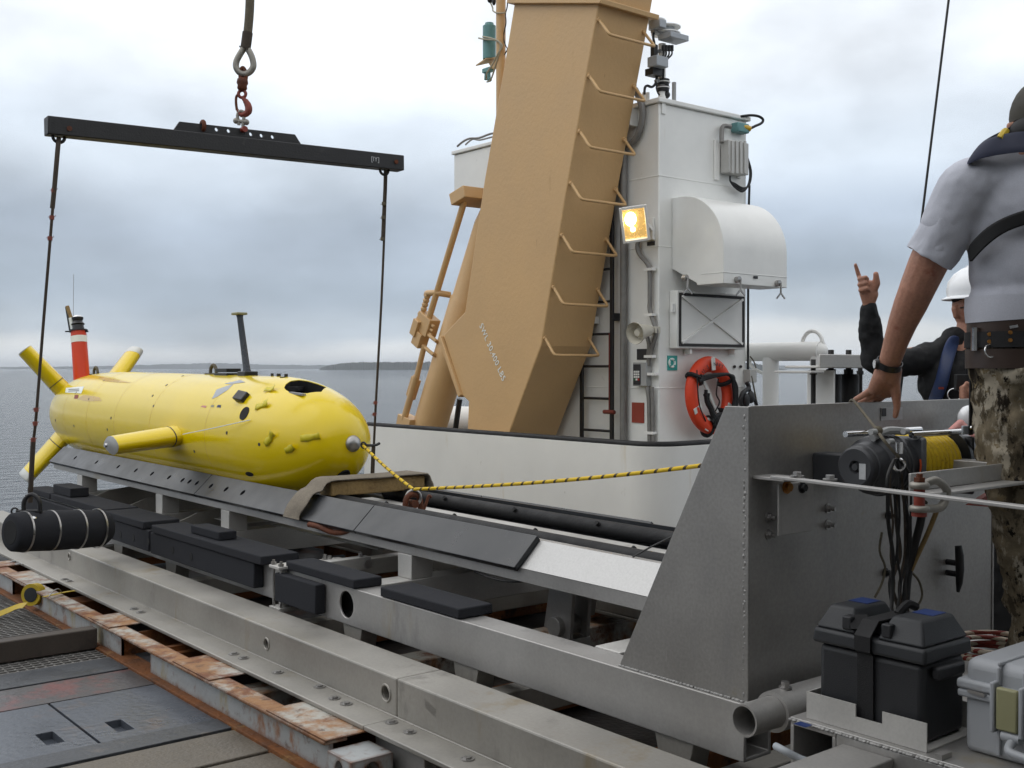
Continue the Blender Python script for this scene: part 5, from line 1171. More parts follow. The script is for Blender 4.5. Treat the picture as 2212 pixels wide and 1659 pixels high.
# ================================================================== TOW LINE
w1 = P(893, 1056, x=fx) + V((0, 0, -.002)); e1 = P(1520, 993, x=fx); e2 = w1 + (e1 - w1) * ((PY + .02 - w1.y) / (e1.y - w1.y))
m = M(); n1_ = [tow0 + (w1 - tow0) * (i / 8) + V((0, 0, -.012 * math.sin(math.pi * i / 8))) for i in range(9)]; n2_ = [w1 + (e2 - w1) * (i / 14) + V((0, 0, -.03 * math.sin(math.pi * i / 14))) for i in range(1, 15)]
m.tube(n1_ + n2_, .0088, 8); ob('tow_line', m, 'towline', sm=60, label='yellow rope with black tracer running from the vehicle nose through the shackle to the plate', cat='rope')

# ================================================================== SPREADER BEAM AND RIGGING
sL, sR = P(99, 272, d=6.6), P(866, 354, d=8.0); zz = (sL.z + sR.z) / 2
sd_ = (sR - sL).normalized(); su = V((0, 0, 1)); su = (su - sd_ * su.dot(sd_)).normalized(); sn = sd_.cross(su)
if sn.dot(FW) > 0: sn = -sn
hb = .054
sb = thing('spreader_beam', tuple((sL + sR) / 2), 'black square steel spreader beam with a perforated lifting plate on top', 'spreader beam')
m = M(); m.obox((sL + sR) / 2, (sR - sL) / 2, su * hb, sn * .05); ob('tube', m, 'steel_black', sb, bev=.006)
def spt(px, py):    # point on the beam's vertical mid plane
    r = (P(px, py, d=1) - EYE); den = r.dot(sn); t = (sL - EYE).dot(sn) / den; return EYE + r * t
pl = [spt(a, b) for a, b in ((366, 282), (387, 263), (636, 291), (655, 312))]
pl[0] = pl[0] - su * .03; pl[3] = pl[3] - su * .03
m = M(); m.prism([p - sn * .01 for p in pl], sn * .02); cs = []
for a, b in ((467, 280), (493, 283), (541, 290), (564, 293), (588, 296)):
    q = spt(a, b); k = M(); k.cyl(q - sn * .05, q + sn * .05, .013, n=14); cs.append(k)
ob('lifting_plate', cut(m, cs), 'steel_black', sb, sm=0)
m = M(); q = spt(438, 272); m.torus(q, sd_, .028, .014, 16, 8); ob('spare_shackle', m, 'rust', sb)
for (a, b), nm in (((127, 300), 0), ((830, 371), 1)):
    q = spt(a, b); m = M(); m.torus(q + su * .012, sn, .034, .010, 16, 8); ob('end_shackle', m, 'steel_black', sb); m = M(); c_ = spt(a + 18, b - 19); m.cyl(c_ + sn * .05, c_ + sn * .058, .016, n=8); ob('shackle_pin', m, 'rust', sb)
q = spt(802, 347); letters('mark', '[IY]', q + sn * .0515 - sd_ * .03 - su * .012, sd_, su, .045, 'label_grey', sb, depth=.0006)
# hook set
hk = thing('lifting_hook', tuple(spt(522, 262)), 'rusty swivel hook and shackle hung between the rope thimble and the spreader beam', 'hook')
dm = (spt(522, 270) - EYE).dot(FW)
def T_(px, py, o=0): return P(px, py, d=dm / 1.0 - o)
m = M(); q = T_(525, 165); m.tube([T_(521, 152), T_(519, 160), T_(520, 172), T_(526, 176), T_(531, 170), T_(531, 158), T_(527, 148), T_(523, 147)], .013, 8, closed=True, sub=3); m.lathe(T_(524, 168), T_(523, 196) - T_(524, 168), [(0, .02), (.01, .034), (.035, .038), (.05, .03), (.07, .033), (.085, .022)], 14); ob('swivel', m, 'rust', hk, sm=60)
m = M(); m.torus(T_(523, 203), FW, .024, .011, 18, 8); hp = [T_(525, 209), T_(527, 214), T_(533, 222), T_(537, 232), T_(536, 241), T_(529, 247), T_(521, 248), T_(515, 243), T_(513, 236)]
m.tube(hp, [.012, .015, .02, .023, .024, .024, .022, .02, .016, .012, .010, .008], 10, sub=3); ob('hook_body', m, 'hook', hk, sm=60)
m = M(); m.tube([T_(518, 203), T_(511, 208), T_(510, 222), T_(512, 238)], .009, 7, sub=3); ob('latch', m, 'rust', hk, sm=60)
m = M(); m.tube([T_(515, 262), T_(513, 250), T_(516, 242), T_(521, 240), T_(526, 243), T_(527, 252), T_(526, 263)], .011, 8, sub=3); m.tube([T_(516, 270), T_(516, 261)], .012, 8); m.tube([T_(525, 274), T_(525, 261)], .012, 8); m.cyl(T_(509, 261), T_(533, 264), .013, n=10); m.ball(T_(510, 261), .02); m.ball(T_(532, 264), .02); ob('shackle', m, 'thimble', hk, sm=60)
m = M(); c_ = T_(524, 281); m.cyl(c_ - sn * .04, c_ + sn * .045, .02, n=10); ob('shackle_pin', m, 'red_pin', hk)
# rope with soft eye and thimble
rp_ = thing('hoist_rope', tuple(T_(528, 105)), 'thick brown hoist rope ending in a grey thimble eye above the hook', 'rope')
m = M(); m.tube([T_(541, -60), T_(540, 0), T_(538, 40), T_(534, 80), T_(530, 103)], .029, 10, sub=5); ob('rope', m, 'rope_grey', rp_, sm=60)
m = M(); m.tube([T_(535, 70), T_(531, 100), T_(529, 106)], .034, 10, sub=3); ob('whipping', m, 'rope_dark', rp_, sm=60)
m = M(); m.tube([T_(527, 104), T_(518, 118), T_(511, 132), T_(510, 145), T_(517, 156), T_(528, 160), T_(540, 155), T_(547, 144), T_(546, 130), T_(541, 116), T_(534, 104)], .021, 9, sub=4); ob('thimble', m, 'thimble', rp_, sm=60)
m = M(); m.tube([T_(526, 104), T_(520, 103), T_(517, 99)], .004, 5, sub=2); ob('yarn_end', m, 'rope_grey', rp_)
# slings
sl0 = spt(127, 306); bz = P(63, 1098, d=6.65)
s1 = thing('left_sling', tuple(bz), 'long dark wire sling from the left end of the spreader down to the black fender', 'sling', 'slings of the spreader beam'); s1.name = 'sling'
m = M(); m.tube([sl0, P(118, 400, d=6.6), P(105, 560, d=6.6), P(92, 720, d=6.62), P(78, 900, d=6.63), P(71, 960, d=6.64)], .009, 8, sub=3); ob('wire', m, 'rope_dark', s1, sm=60)
m = M(); m.tube([sl0 + V((0, 0, .02)), P(124, 330, d=6.6), P(118, 400, d=6.6), P(113, 450, d=6.6)], .014, 8, sub=2); m.tube([P(72, 948, d=6.64), P(68, 1020, d=6.64), P(65, 1085, d=6.65)], .015, 8, sub=2); ob('splice', m, 'rope_dark', s1, sm=60)
for px, py in ((116, 412), (112, 470), (108, 515), (78, 885), (76, 915), (72, 950)):
    q = P(px, py, d=6.6); m = M(); m.cyl(q - V((0, 0, .012)), q + V((0, 0, .012)), .0145, n=8); m.tube([q, q + RT * .018 + V((0, 0, .006)), q + RT * .024 + V((0, 0, .014))], .002, 5); m.tube([q, q - RT * .022 + V((0, 0, .004))], .002, 5); ob('seizing', m, 'whip', s1)
sr0 = spt(833, 376); s2 = thing('sling', tuple(P(804, 1100, d=8.0)), 'dark wire sling from the right end of the spreader passing behind the vehicle nose', 'sling', 'slings of the spreader beam')
m = M(); m.tube([sr0, P(832, 450, d=8), P(824, 650, d=8), P(813, 850, d=8), P(807, 980, d=8), P(803, 1100, d=8)], .009, 8, sub=3); ob('wire', m, 'rope_dark', s2, sm=60)
m = M(); m.tube([sr0 + V((0, 0, .02)), P(832, 410, d=8), P(829, 470, d=8), P(827, 520, d=8)], .014, 8, sub=2); m.tube([P(807, 960, d=8), P(804, 1040, d=8), P(803, 1100, d=8)], .015, 8, sub=2); ob('splice', m, 'rope_dark', s2, sm=60)
for px, py in ((829, 440), (828, 470), (826, 516), (811, 870), (809, 895)):
    q = P(px, py, d=7.98); m = M(); m.cyl(q - V((0, 0, .012)), q + V((0, 0, .012)), .0145, n=8); m.tube([q, q + RT * .022 + V((0, 0, .005))], .002, 5); m.tube([q, q - RT * .024 - V((0, 0, .004))], .002, 5); ob('seizing', m, 'whip' if py > 800 else 'rope_grey', s2)
# black fender roll on the left sling
fe0, fe1 = P(22, 1150, d=6.45), P(232, 1140, d=6.95)
fn = thing('fender_roll', tuple((fe0 + fe1) / 2), 'black foam covered fender roll with shiny steel bands hanging from the left sling', 'fender')
d_ = fe1 - fe0; L = d_.length
m = M(); m.lathe(fe0, d_, [(0, .07), (.0, .098), (.015, .112), (.06, .118), (L * .2, .117), (L * .4, .121), (L * .55, .12), (L * .75, .117), (L - .04, .112), (L, .085)], 36); ob('foam_cover', m, 'foam', fn, sm=50)
for t in (.18 + .02, .56 - .03, .82 - .05, .05 + .03): pass
for px in (47, 102, 160, 205):
    t = (px - 22) / 210.; c_ = fe0 + d_ * t; m = M(); m.lathe(c_, d_, [(0, .1185), (.0, .1225), (.011, .1225), (.011, .1185)], 36, cap=False); ob('steel_band', m, 'steel', fn, sm=40)
m = M(); m.lathe(fe0 + d_.normalized() * .002, d_, [(-.004, 0), (-.004, .07), (0, .075)], 24); ob('end_socket', m, 'dark', fn)
tc_ = fe0 + d_ * .21 + V((0, 0, .118)); m = M(); m.tube([tc_ + RT * -.045 + V((0, 0, -.02)), tc_ + RT * -.045 + V((0, 0, .06)), tc_ + V((0, 0, .1)), tc_ + RT * .045 + V((0, 0, .06)), tc_ + RT * .045 + V((0, 0, -.02))], .013, 8, sub=4); m.cyl(tc_ + RT * -.09, tc_ + RT * .06, .011, n=10); m.torus(tc_ + RT * -.1, FW, .02, .006, 14, 6); ob('shackle', m, 'steel_black', fn, sm=60)
m = M(); m.ball(tc_ + RT * .03 - FW * .06 + V((0, 0, -.035)), .026, (1, 1, .6)); ob('pin_head', m, 'chrome', fn)
# crane tag line at the right
t0_, t1_ = P(2053, -30, d=5.6), P(1938, 905, d=5.6)
m = M(); m.tube([t0_ + (t1_ - t0_) * (i / 12) for i in range(13)], .0062, 8); ob('tag_line', m, 'cable', sm=60, label='thin dark taut line rising out of frame behind the grey shirted person', cat='line')
# ================================================================== EQUIPMENT PLATFORM AT THE NEAR END
PZ = .62
pf2 = thing('equipment_platform', (2.8, 1.3, .5), 'welded aluminium platform of square tubes carrying the battery box and hard case', 'platform')
FX = 2.545
t0_, t1_ = P(1708, 1555, z=PZ).y, P(1800, 1586, z=PZ).y
m = M(); w = .011; a, b = t1_, t0_
for q in ((a, b, PZ - .012, PZ - .0005), (a, b, PZ - .135, PZ - .123)): m.box(FX, 4.1, q[0], q[1], q[2], q[3])
for q in ((a, a + w), (b - w, b)): m.box(FX, 4.1, q[0], q[1], PZ - .1228, PZ - .0122)
ob('square_tube', m, 'alu', pf2, bev=.002)
m = M(); m.box(FX, FX + .12, .2, t1_ - .001, PZ - .135, PZ - .001); ob('front_tube', m, 'alu', pf2, bev=.004)
m = M(); m.box(FX + .004, 4.1, .2, t0_ + .004, PZ, PZ + .008); ob('top_sheet', m, 'alu', pf2, bev=.002)
m = M(); random.seed(9); y_ = t0_
while y_ > .3: m.ball((FX + .003, y_, PZ + .001), .007, (1.1, random.uniform(1, 1.8), .7), 8, 5); y_ -= random.uniform(.009, .016)
ob('edge_weld', m, 'weld', pf2, sm=60, kind='stuff')
q = P(1953, 1630, z=PZ - .02); m = M(); m.box(1.9, FX - .001, q.y, q.y + .15, PZ - .13, PZ - .02); ob('outrigger_tube', m, 'alu', pf2, bev=.004)
for x_, y_ in ((2.62, 1.80), (3.9, 1.80), (2.62, .4), (3.9, .4)):
    m = M(); m.box(x_ - .04, x_ + .04, y_ - .04, y_ + .04, DZ - .03, PZ - .136); ob('leg', m, 'alu', pf2, bev=.003)
m = M(); q = P(2064, 1636, z=PZ + .01); m.box(FX + .005, FX + .05, q.y + .01, q.y + .03, PZ + .008, PZ + .022); ob('clip', m, 'alu', pf2)
m = M()
for px, py in ((1725, 1568), (1867, 1576)): q = P(px, py, z=PZ + .0085); m.obox(q + V((.02, 0, 0)), V((.016, 0, 0)), V((0, .02, 0)), V((0, 0, .0004)))
ob('blue_marking', m, 'blue_label', pf2, sm=0)
hs = M(); hs.tube([P(1676, 1612, z=.55), P(1695, 1622, z=.55), P(1730, 1640, z=.53), P(1775, 1655, z=.52), P(1815, 1668, z=.50)], .011, 8, sub=4)
ob('pale_hose', hs, 'grey_box', sm=60, label='pale hose end curving out below the open square tube', cat='hose')
# tray and battery box
TX0, TX1, TY0, TY1 = 2.572, 2.83, 1.512, 1.875
tr = thing('battery_tray', (TX0, TY0, PZ), 'bent aluminium sheet tray holding the black battery box', 'tray')
m = M(); m.box(TX0, TX0 + .004, TY0, TY1, PZ + .009, PZ + .083); m.box(TX1 - .004, TX1, TY0, TY1, PZ + .009, PZ + .083); m.box(TX0 + .0042, TX1 - .0042, TY1 - .004, TY1, PZ + .009, PZ + .083); m.box(TX0 + .0042, TX1 - .0042, TY0, TY1 - .0042, PZ + .009, PZ + .013)
nt = M(); ym = (TY0 + TY1) / 2 - .02; nt.box(TX0 - .01, TX0 + .01, ym - .035, ym + .045, PZ + .05, PZ + .1)
ob('lip', cut(m, [nt]), 'alu_pale', tr, sm=0)
bb = thing('battery_box', (2.69, 1.69, PZ + .013), 'black plastic battery box with blue labels and a webbing strap', 'battery box')
BX0, BX1, BY0, BY1 = 2.594, 2.80, 1.535, 1.852
m = M(); m.box(BX0, BX1, BY0, BY1, PZ + .014, .842); ob('base', m, 'battery', bb, bev=.018, seg=3)
def frus(x0, x1, y0, y1, z0, z1, ix, iy): return M().hexa([(x0, y0, z0), (x1, y0, z0), (x1, y1, z0), (x0, y1, z0), (x0 + ix, y0 + iy, z1), (x1 - ix, y0 + iy, z1), (x1 - ix, y1 - iy, z1), (x0 + ix, y1 - iy, z1)])
ymid = (BY0 + BY1) / 2 + .005; e = .014
lid = ob('lid_rim', frus(BX0 - e, BX1 + e, BY0 - e, BY1 + e, .843, .885, .003, .003), 'battery_lid', bb, bev=.010, seg=3)
for y0, y1 in ((BY0 - .006, ymid - .032), (ymid + .032, BY1 + .006)):
    m = frus(BX0 - .008, BX1 + .008, y0, y1, .8855, .948, .035, .026); ob('lid_hump', m, 'battery_lid', lid, bev=.008, seg=3)
    c_ = (y0 + y1) / 2; m = M(); m.box(BX0 + .10, BX1 - .04, c_ - .03, c_ + .03, .9482, .9495); ob('blue_label', m, 'blue_label', lid, sm=0)
    m = M(); m.obox((BX0 + .004, y1 - .028 if y1 < ymid + .02 else y0 + .028, .912), V((.012, 0, .0)), V((0, .014, 0)), V((0, 0, .018))); ob('grip_recess', m, 'battery', lid, bev=.004)
m = M(); m.box(BX0 + .03, BX1 - .03, ymid - .032, ymid + .032, .885, .918); ob('saddle', m, 'battery_lid', lid, bev=.006)
m = M(); path = [(BX0 - .004, PZ + .045), (BX0 - .006, .838), (BX0 - .020, .846), (BX0 - .020, .886), (BX0 + .02, .924), (BX1 - .02, .924), (BX1 + .02, .886), (BX1 + .02, .846), (BX1 + .004, .83), (BX1 + .004, PZ + .05)]
m.rings([[V((x_, ymid - .024, z_)), V((x_, ymid + .024, z_)), V((x_ - (.004 if i < 5 else -.004), ymid + .024, z_ + .004)), V((x_ - (.004 if i < 5 else -.004), ymid - .024, z_ + .004))] for i, (x_, z_) in enumerate(path)]); ob('strap', m, 'webbing_black', bb, sm=20)
m = M(); m.bar((BX0 + .03, ymid + .05, .93), (BX0 + .0, ymid - .08 + .1, .90), .05, .006); m.tube([(BX1 - .06, ymid, .925), (BX1 - .03, ymid - .01, .95), (BX1 + .0, ymid - .02, .94)], .012, 7, sub=3); ob('strap_tail', m, 'webbing_black', bb)
m = M(); m.box(BX0 + .03, BX1 - .05, BY0 - .03, BY0 - .001, .80, .835); ob('handle', m, 'battery', bb, bev=.008)
# grey hard case
KX0, KX1, KY0, KY1 = 2.655, 3.02, .93, 1.475
hcs = thing('hard_case', (2.8, 1.2, PZ), 'light grey hard plastic equipment case with olive latches beside the battery box', 'case')
ks = .788
m = M(); m.box(KX0 + .012, KX1 - .012, KY0 + .012, KY1 - .012, PZ + .009, ks - .001); ob('base', m, 'case', hcs, bev=.016, seg=3)
m = M(); m.box(KX0 + .010, KX1 - .010, KY0 + .010, KY1 - .010, ks + .001, .868); kl = ob('lid', m, 'case', hcs, bev=.026, seg=4)
m = M(); m.box(KX0 - .004, KX1 + .004, KY0 - .004, KY1 + .004, ks + .001, ks + .026); ob('lid_rim', m, 'case', kl, bev=.008, seg=3)
m = M(); m.box(KX0 - .002, KX1 + .002, KY0 - .002, KY1 + .002, ks - .02, ks - .0005); ob('base_rim', m, 'case', hcs, bev=.006, seg=3)
for yv in (KY1 - .105, KY1 - .17, KY0 + .10, KY0 + .165):
    m = M(); m.box(KX0 + .002, KX0 + .016, yv - .005, yv + .005, PZ + .02, ks - .02); ob('rib', m, 'case', hcs, bev=.003)
    m = M(); m.box(KX0 + .004, KX1 - .004, yv - .005, yv + .005, .862, .874); m.box(KX0 - .001, KX0 + .014, yv - .005, yv + .005, ks + .026, .862); ob('lid_rib', m, 'case', kl, bev=.004)
for yv in (KY1 - .137, KY0 + .133):
    m = M(); m.box(KX0 - .022, KX0 - .005, yv - .027, yv + .027, ks - .075, ks + .03); ob('latch', m, 'latch', hcs, bev=.005)
    for s_ in (-1, 1): m = M(); m.box(KX0 - .024, KX0 + .012, yv + s_ * .036 - .006, yv + s_ * .036 + .006, ks - .085, ks + .04); ob('latch_guard', m, 'case', hcs, bev=.004)
ym_ = (KY0 + KY1) / 2; m = M(); m.tube([(KX0 + .01, ym_ + .12, .70), (KX0 - .04, ym_ + .12, .68), (KX0 - .05, ym_ + .08, .672), (KX0 - .05, ym_ - .08, .672), (KX0 - .04, ym_ - .12, .68), (KX0 + .01, ym_ - .12, .70)], .011, 8, sub=3); m.cyl((KX0 - .01, ym_ + .105, .70), (KX0 - .01, ym_ + .15, .70), .013, n=10); ob('handle', m, 'case', hcs, sm=50)
m = M(); m.bar((KX0 - .004, KY1 - .03, ks + .0), (KX0 - .006, KY1 - .075, ks - .002), .008, .008); ob('hasp', m, 'steel', hcs)
# coil of red flecked rope
rc_ = P(2150, 1432, z=PZ + .03); m = M()
for k in range(4): m.torus(rc_ + V((.1 + .006 * k, .06, .012 * k)), (random.uniform(-.1, .1), random.uniform(-.1, .1), 1), .13 - .012 * (k % 3), .0085, 28, 7)
m.tube([rc_ + V((0, .15, .01)), rc_ + V((-.02, .22, .06)), rc_ + V((.0, .26, .1))], .008, 7, sub=3)
ob('rope_coil', m, 'redrope', sm=60, label='coil of white rope with red flecks lying behind the hard case', cat='rope')

# ================================================================== WINCH
wn_ = thing('winch', tuple(P(1960, 1060, y=1.92)), 'dark grey electric winch with a drum of yellow rope bolted to the plate', 'winch')
WY = 1.905; WZ = P(1860, 1008, y=WY).z
wx = lambda px: P(px, 985, y=WY - .07).x
x0 = P(1846, 990, y=WY).x; X_ = V((1, 0, 0)); o_ = V((x0, WY, WZ))
Lb = wx(1985) - x0
m = M(); m.lathe(o_, X_, [(0, .0), (.0, .010), (.012, .013), (.0125, .014), (.002, .02), (.0, .054), (.006, .061), (.028, .063), (.03, .067), (.05, .069), (.055, .072), (.075, .074), (.08, .086), (.10, .090), (Lb - .06, .090), (Lb - .05, .084), (Lb - .02, .084)], 44); ob('motor_housing', m, 'winch', wn_, sm=30)
for k_ in range(3):
    m = M(); m.lathe(o_ + X_ * (.115 + .022 * k_), X_, [(0, .0895), (.002, .094), (.009, .094), (.011, .0895)], 40, cap=False); ob('cooling_rib', m, 'winch', wn_, sm=30)
m = M(); m.box(x0 + Lb - .02, x0 + Lb, WY - .10, WY + .10, WZ - .095, WZ + .085); ob('side_frame', m, 'winch_grey', wn_, bev=.012)
dx0, dx1 = x0 + Lb + .001, wx(2082)
m = M(); m.cyl((dx0, WY, WZ), (dx1, WY, WZ), .045, n=24); ob('drum', m, 'winch', wn_)
m = M(); k = 0; x_ = dx0 + .010; pts = []
turns = int((dx1 - dx0 - .02) / .019)
for i in range(turns * 24 + 1): a = 2 * math.pi * i / 24; pts.append((dx0 + .010 + .019 * i / 24, WY + .062 * math.cos(a), WZ + .062 * math.sin(a)))
m.tube(pts, .0112, 7); ob('rope_wraps', m, 'drumrope', wn_, sm=60)
m = M(); pts = []
for i in range((turns - 2) * 24): a = -2 * math.pi * i / 24 + 1; pts.append((dx1 - .03 - .0245 * i / 24 if dx1 - .03 - .0245 * i / 24 > dx0 + .02 else dx0 + .02, WY + .078 * math.cos(a), WZ + .078 * math.sin(a)))
m.tube(pts, .0105, 7); ob('rope_wraps', m, 'drumrope', wn_, sm=60)
m = M(); m.lathe((dx1 + .002, WY, WZ), X_, [(0, .095), (.016, .095), (.02, .085), (.10, .08), (.11, .05)], 36); ob('gear_housing', m, 'black_plastic', wn_)
m = M(); m.box(dx1 + .02, dx1 + .035, WY - .09, WY + .1, WZ - .11, WZ + .075); ob('side_frame', m, 'winch', wn_, bev=.01)
zr = WZ + .092
for yv, a, b in ((WY - .075, wx(1965), wx(2120)), (WY + .07, wx(1915), wx(2075))):
    m = M(); m.cyl((a, yv, zr), (b, yv, zr), .0095, n=12); ob('tie_bar', m, 'chrome', wn_)
q = P(2098, 928, y=WY - .1); m = M(); m.obox(q + V((.02, 0, 0)), V((.075, 0, 0)), V((0, .004, 0)), V((0, 0, .014))); ob('tab', m, 'grey_box', wn_, bev=.003)
q0, q1 = P(2097, 940, y=WY - .112), P(2099, 735, y=WY - .112); m = M(); m.bar(q0, q1, .019, .006, upv=(0, 1, 0)); ob('lever', m, 'black_plastic', wn_, bev=.002); m = M(); q = P(2098, 924, y=WY - .118); m.cyl(q, q + V((0, -.004, 0)), .007, n=12); ob('rivet', m, 'chrome', wn_)
# orange brand label and grey data label
m = M(); rs = [[V((x_, WY + .0912 * math.cos(a), WZ + .0912 * math.sin(a))) for a in [R(t) for t in range(168, 219, 5)]] for x_ in (x0 + .2, x0 + .235)]
n = len(rs[0]); m.v = rs[0] + rs[1]; m.f = [(i, i + 1, n + i + 1, n + i) for i in range(n - 1)]; ob('orange_label', m, 'orange_label', wn_, sm=60)
m = M(); m.box(x0 - .0012, x0 + .004, WY - .038, WY - .016, WZ - .034, WZ + .012); ob('data_label', m, 'label_grey', wn_, sm=0)
m = M()
for px, py in ((1885, 933), (1922, 954), (1980, 944), (1955, 932)): q = P(px, py, y=WY - .075); m.cyl(q + V((-.01, 0, 0)), q + V((.014, 0, 0)), .009, n=10)
ob('screw', m, 'grey_paint', wn_)
m = M(); m.tube([(x0 + .06, WY - .02, WZ + .085), (x0 + .12, WY - .03, WZ + .105), (x0 + .2, WY - .04, WZ + .1)], .012, 8, sub=3); ob('terminal_cover', m, 'grey_paint', wn_)
m = M(); m.box(x0 + .16, x0 + .24, WY + .08, PY - .001, WZ - .07, WZ + .02); ob('mounting_block', m, 'winch', wn_, bev=.005)
m = M(); m.box(dx1 + .03, dx1 + .09, WY + .07, PY - .001, WZ - .07, WZ + .02); ob('mounting_block', m, 'winch', wn_, bev=.005)
# support angle and shackle in front of the winch
AY = 1.66
u = P(1968, 1023, y=AY); w_ = P(2160, 1008, y=AY); zb = P(1968, 1062, y=AY).z
sa = thing('support_angle', tuple(u), 'grey aluminium angle bar in front of the winch drum', 'angle bar')
m = M(); m.box(u.x, u.x + .62, AY, AY + .008, zb, u.z); ob('upright_leg', m, 'alu', sa, bev=.002); m = M(); m.box(u.x + .03, u.x + .62, AY - .07, AY - .0005, zb - .008, zb); ob('flat_leg', m, 'alu', sa, bev=.002); m = M(); m.box(u.x + .5, u.x + .58, AY + .009, PY - .002, zb, zb + .05); ob('stay', m, 'alu', sa, bev=.002)
sk_ = thing('bow_shackle', tuple(P(1985, 1070, y=AY - .05)), 'grey bow shackle with a red pin hung on the flat side bar', 'shackle')
pc = P(1986, 1068, y=AY - .05); m = M(); m.cyl(pc + V((0, 0, -.035)), pc + V((0, 0, .03)), .0145, n=14); m.cyl(pc + V((0, 0, -.058)), pc + V((0, 0, -.044)), .02, n=14); ob('pin', m, 'red_pin', sk_)
m = M(); m.cyl(pc + V((0, 0, .031)), pc + V((0, 0, .045)), .016, n=6); m.cyl(pc + V((0, 0, .045)), pc + V((0, 0, .055)), .009, n=8); ob('nut', m, 'rust', sk_)
m = M()
for dz in (.024, -.038): m.torus(pc + V((0, 0, dz)), (0, 0, 1), .018, .0095, 18, 8)
m.tube([pc + V((.018, 0, .024)), pc + V((.06, -.01, .034)), pc + V((.10, -.015, .015)), pc + V((.112, -.015, -.008)), pc + V((.09, -.01, -.04)), pc + V((.05, 0, -.042)), pc + V((.018, 0, -.038))], .0115, 8, sub=4); ob('bow', m, 'thimble', sk_, sm=60)
# dark cords hanging in a bundle from the winch
cd_ = thing('cord_bundle', tuple(P(1945, 1330, y=2.0)), 'tangle of thin dark cords hanging from the winch to the battery box', 'cord')
random.seed(21)
for k in range(9):
    j = lambda s: random.uniform(-s, s)
    m = M(); a = 1918 + k * 6
    yq = 1.80 + .02 * (k % 4)
    m.tube([P(1938 + j(8), 990 + j(8), y=yq), P(a, 1025 + j(10), y=yq), P(a + j(4), 1070, y=yq), P(a + 4 + j(5), 1130, y=yq + .02), P(1925 + 5 * k + j(7), 1200, y=yq + .05), P(1922 + 4 * k + j(10), 1260, y=yq + .06), P(1925 + 4 * k + j(10), 1325, y=yq + .05)], .004 if k % 3 else .0065, 6, sub=4)
    ob('cord', m, 'rope_dark' if k % 2 else 'cable', cd_, sm=60)
for pth_ in ([(1905, 1150), (1900, 1190), (1912, 1225), (1905, 1260), (1890, 1290)], [(1968, 1235), (1985, 1255), (1992, 1285), (1982, 1308), (1965, 1312), (1950, 1300)]):
    m = M(); m.tube([P(a, b, y=2.0) for a, b in pth_], .004, 6, sub=4); ob('cord', m, 'rope_grey', cd_, sm=60)
m = M(); m.tube([P(1995, 1085, y=1.85), P(1988, 1130, y=1.88), P(1975, 1180, y=1.92), P(1962, 1240, y=1.95), P(1955, 1320, y=1.95)], .013, 8, sub=4); ob('hose', m, 'cable', cd_, sm=60)
m = M(); m.tube([P(2025, 1100, y=1.85), P(2005, 1150, y=1.88), P(1982, 1200, y=1.92), P(1962, 1245, y=1.95)], .008, 8, sub=4); ob('hose', m, 'wood', cd_, sm=60)
m = M(); m.tube([P(1836, 868, y=PY + .02), P(1841, 864, y=PY), P(1846, 868, y=PY - .02), P(1870, 898, y=2.04), P(1892, 926, y=1.92), P(1905, 945, y=1.83), P(1925, 970, y=1.80), P(1942, 988, y=1.79)], .0048, 6, sub=4); ob('lanyard', m, 'rope_grey', cd_, sm=60)
m = M(); q = P(1897, 930, y=1.87); m.ball(q, .014); ob('knot', m, 'rope_grey', cd_)
m = M(); q = P(1942, 978, y=1.80); m.cyl(q + V((0, 0, .03)), q + V((0, 0, -.002)), .012, n=12); m.torus(q + V((0, 0, -.035)), FW, .016, .005, 14, 6); ob('snap_hook', m, 'chrome', cd_)
# white bag and coloured cloth jammed behind the winch
bg_ = thing('cloth_bundle', tuple(P(2075, 945, y=2.05)), 'crumpled pink and white cloth with a white rounded bag behind the winch drum', 'bag')
blob('white_bag', [(P(2094, 905, y=2.08), (.05, .04, .052))], 'helmet', bg_, .01, 3)
blob('pink_cloth', [(P(2050, 935, y=2.03), .012, P(2075, 914, y=2.05), .015), (P(2075, 914, y=2.05), .013, P(2100, 945, y=2.0), .02), (P(2062, 930, y=2.05), .02, P(2080, 940, y=2.03), .02)], 'pink', bg_, .006, 2)
m = M(); m.prism([P(2098, 1092, y=1.8), P(2142, 1064, y=1.8), P(2146, 1096, y=1.8)], (0, .02, 0)); ob('red_cloth', m, 'sign_red', bg_, sm=0)
# ================================================================== PEOPLE
FH = V((math.sin(YAW), math.cos(YAW), 0))
def J(px, py, d): return P(px, py, d=d)
_oldball = M.ball
def eball(c, a, b, h, bas=(RT, FH), nu=24, nv=14):   # ellipsoid with axes along the sight frame
    m = M(); m.ball((0, 0, 0), 1, (1, 1, 1), nu, nv); m.v = [c + bas[0] * p.x * a + bas[1] * p.y * b + V((0, 0, 1)) * p.z * h for p in m.v]; return m
def body(name, prims, mt, parent, voxel=.006, iters=5, disp=None, fac=.5, disp2=None):
    m = M()
    for p in prims:
        if isinstance(p, M): m.add(p.v, p.f)
        elif len(p) == 4: m.capsule(*p)
    me = bpy.data.meshes.new(name); me.from_pydata(m.v, [], m.f); o = ob(name, me, mt, parent, sm=0)
    r = o.modifiers.new('r', 'REMESH'); r.mode = 'VOXEL'; r.voxel_size = voxel; r.use_smooth_shade = True
    s_ = o.modifiers.new('s', 'SMOOTH'); s_.iterations = iters; s_.factor = fac
    for i, dd in enumerate((disp, disp2)):
        if dd:
            t = bpy.data.textures.new(name + str(i), 'CLOUDS'); t.noise_scale = dd[1]; t.noise_depth = 1
            q = o.modifiers.new('d%d' % i, 'DISPLACE'); q.texture = t; q.strength = dd[0]; q.mid_level = .5; q.texture_coords = 'GLOBAL'
    return o
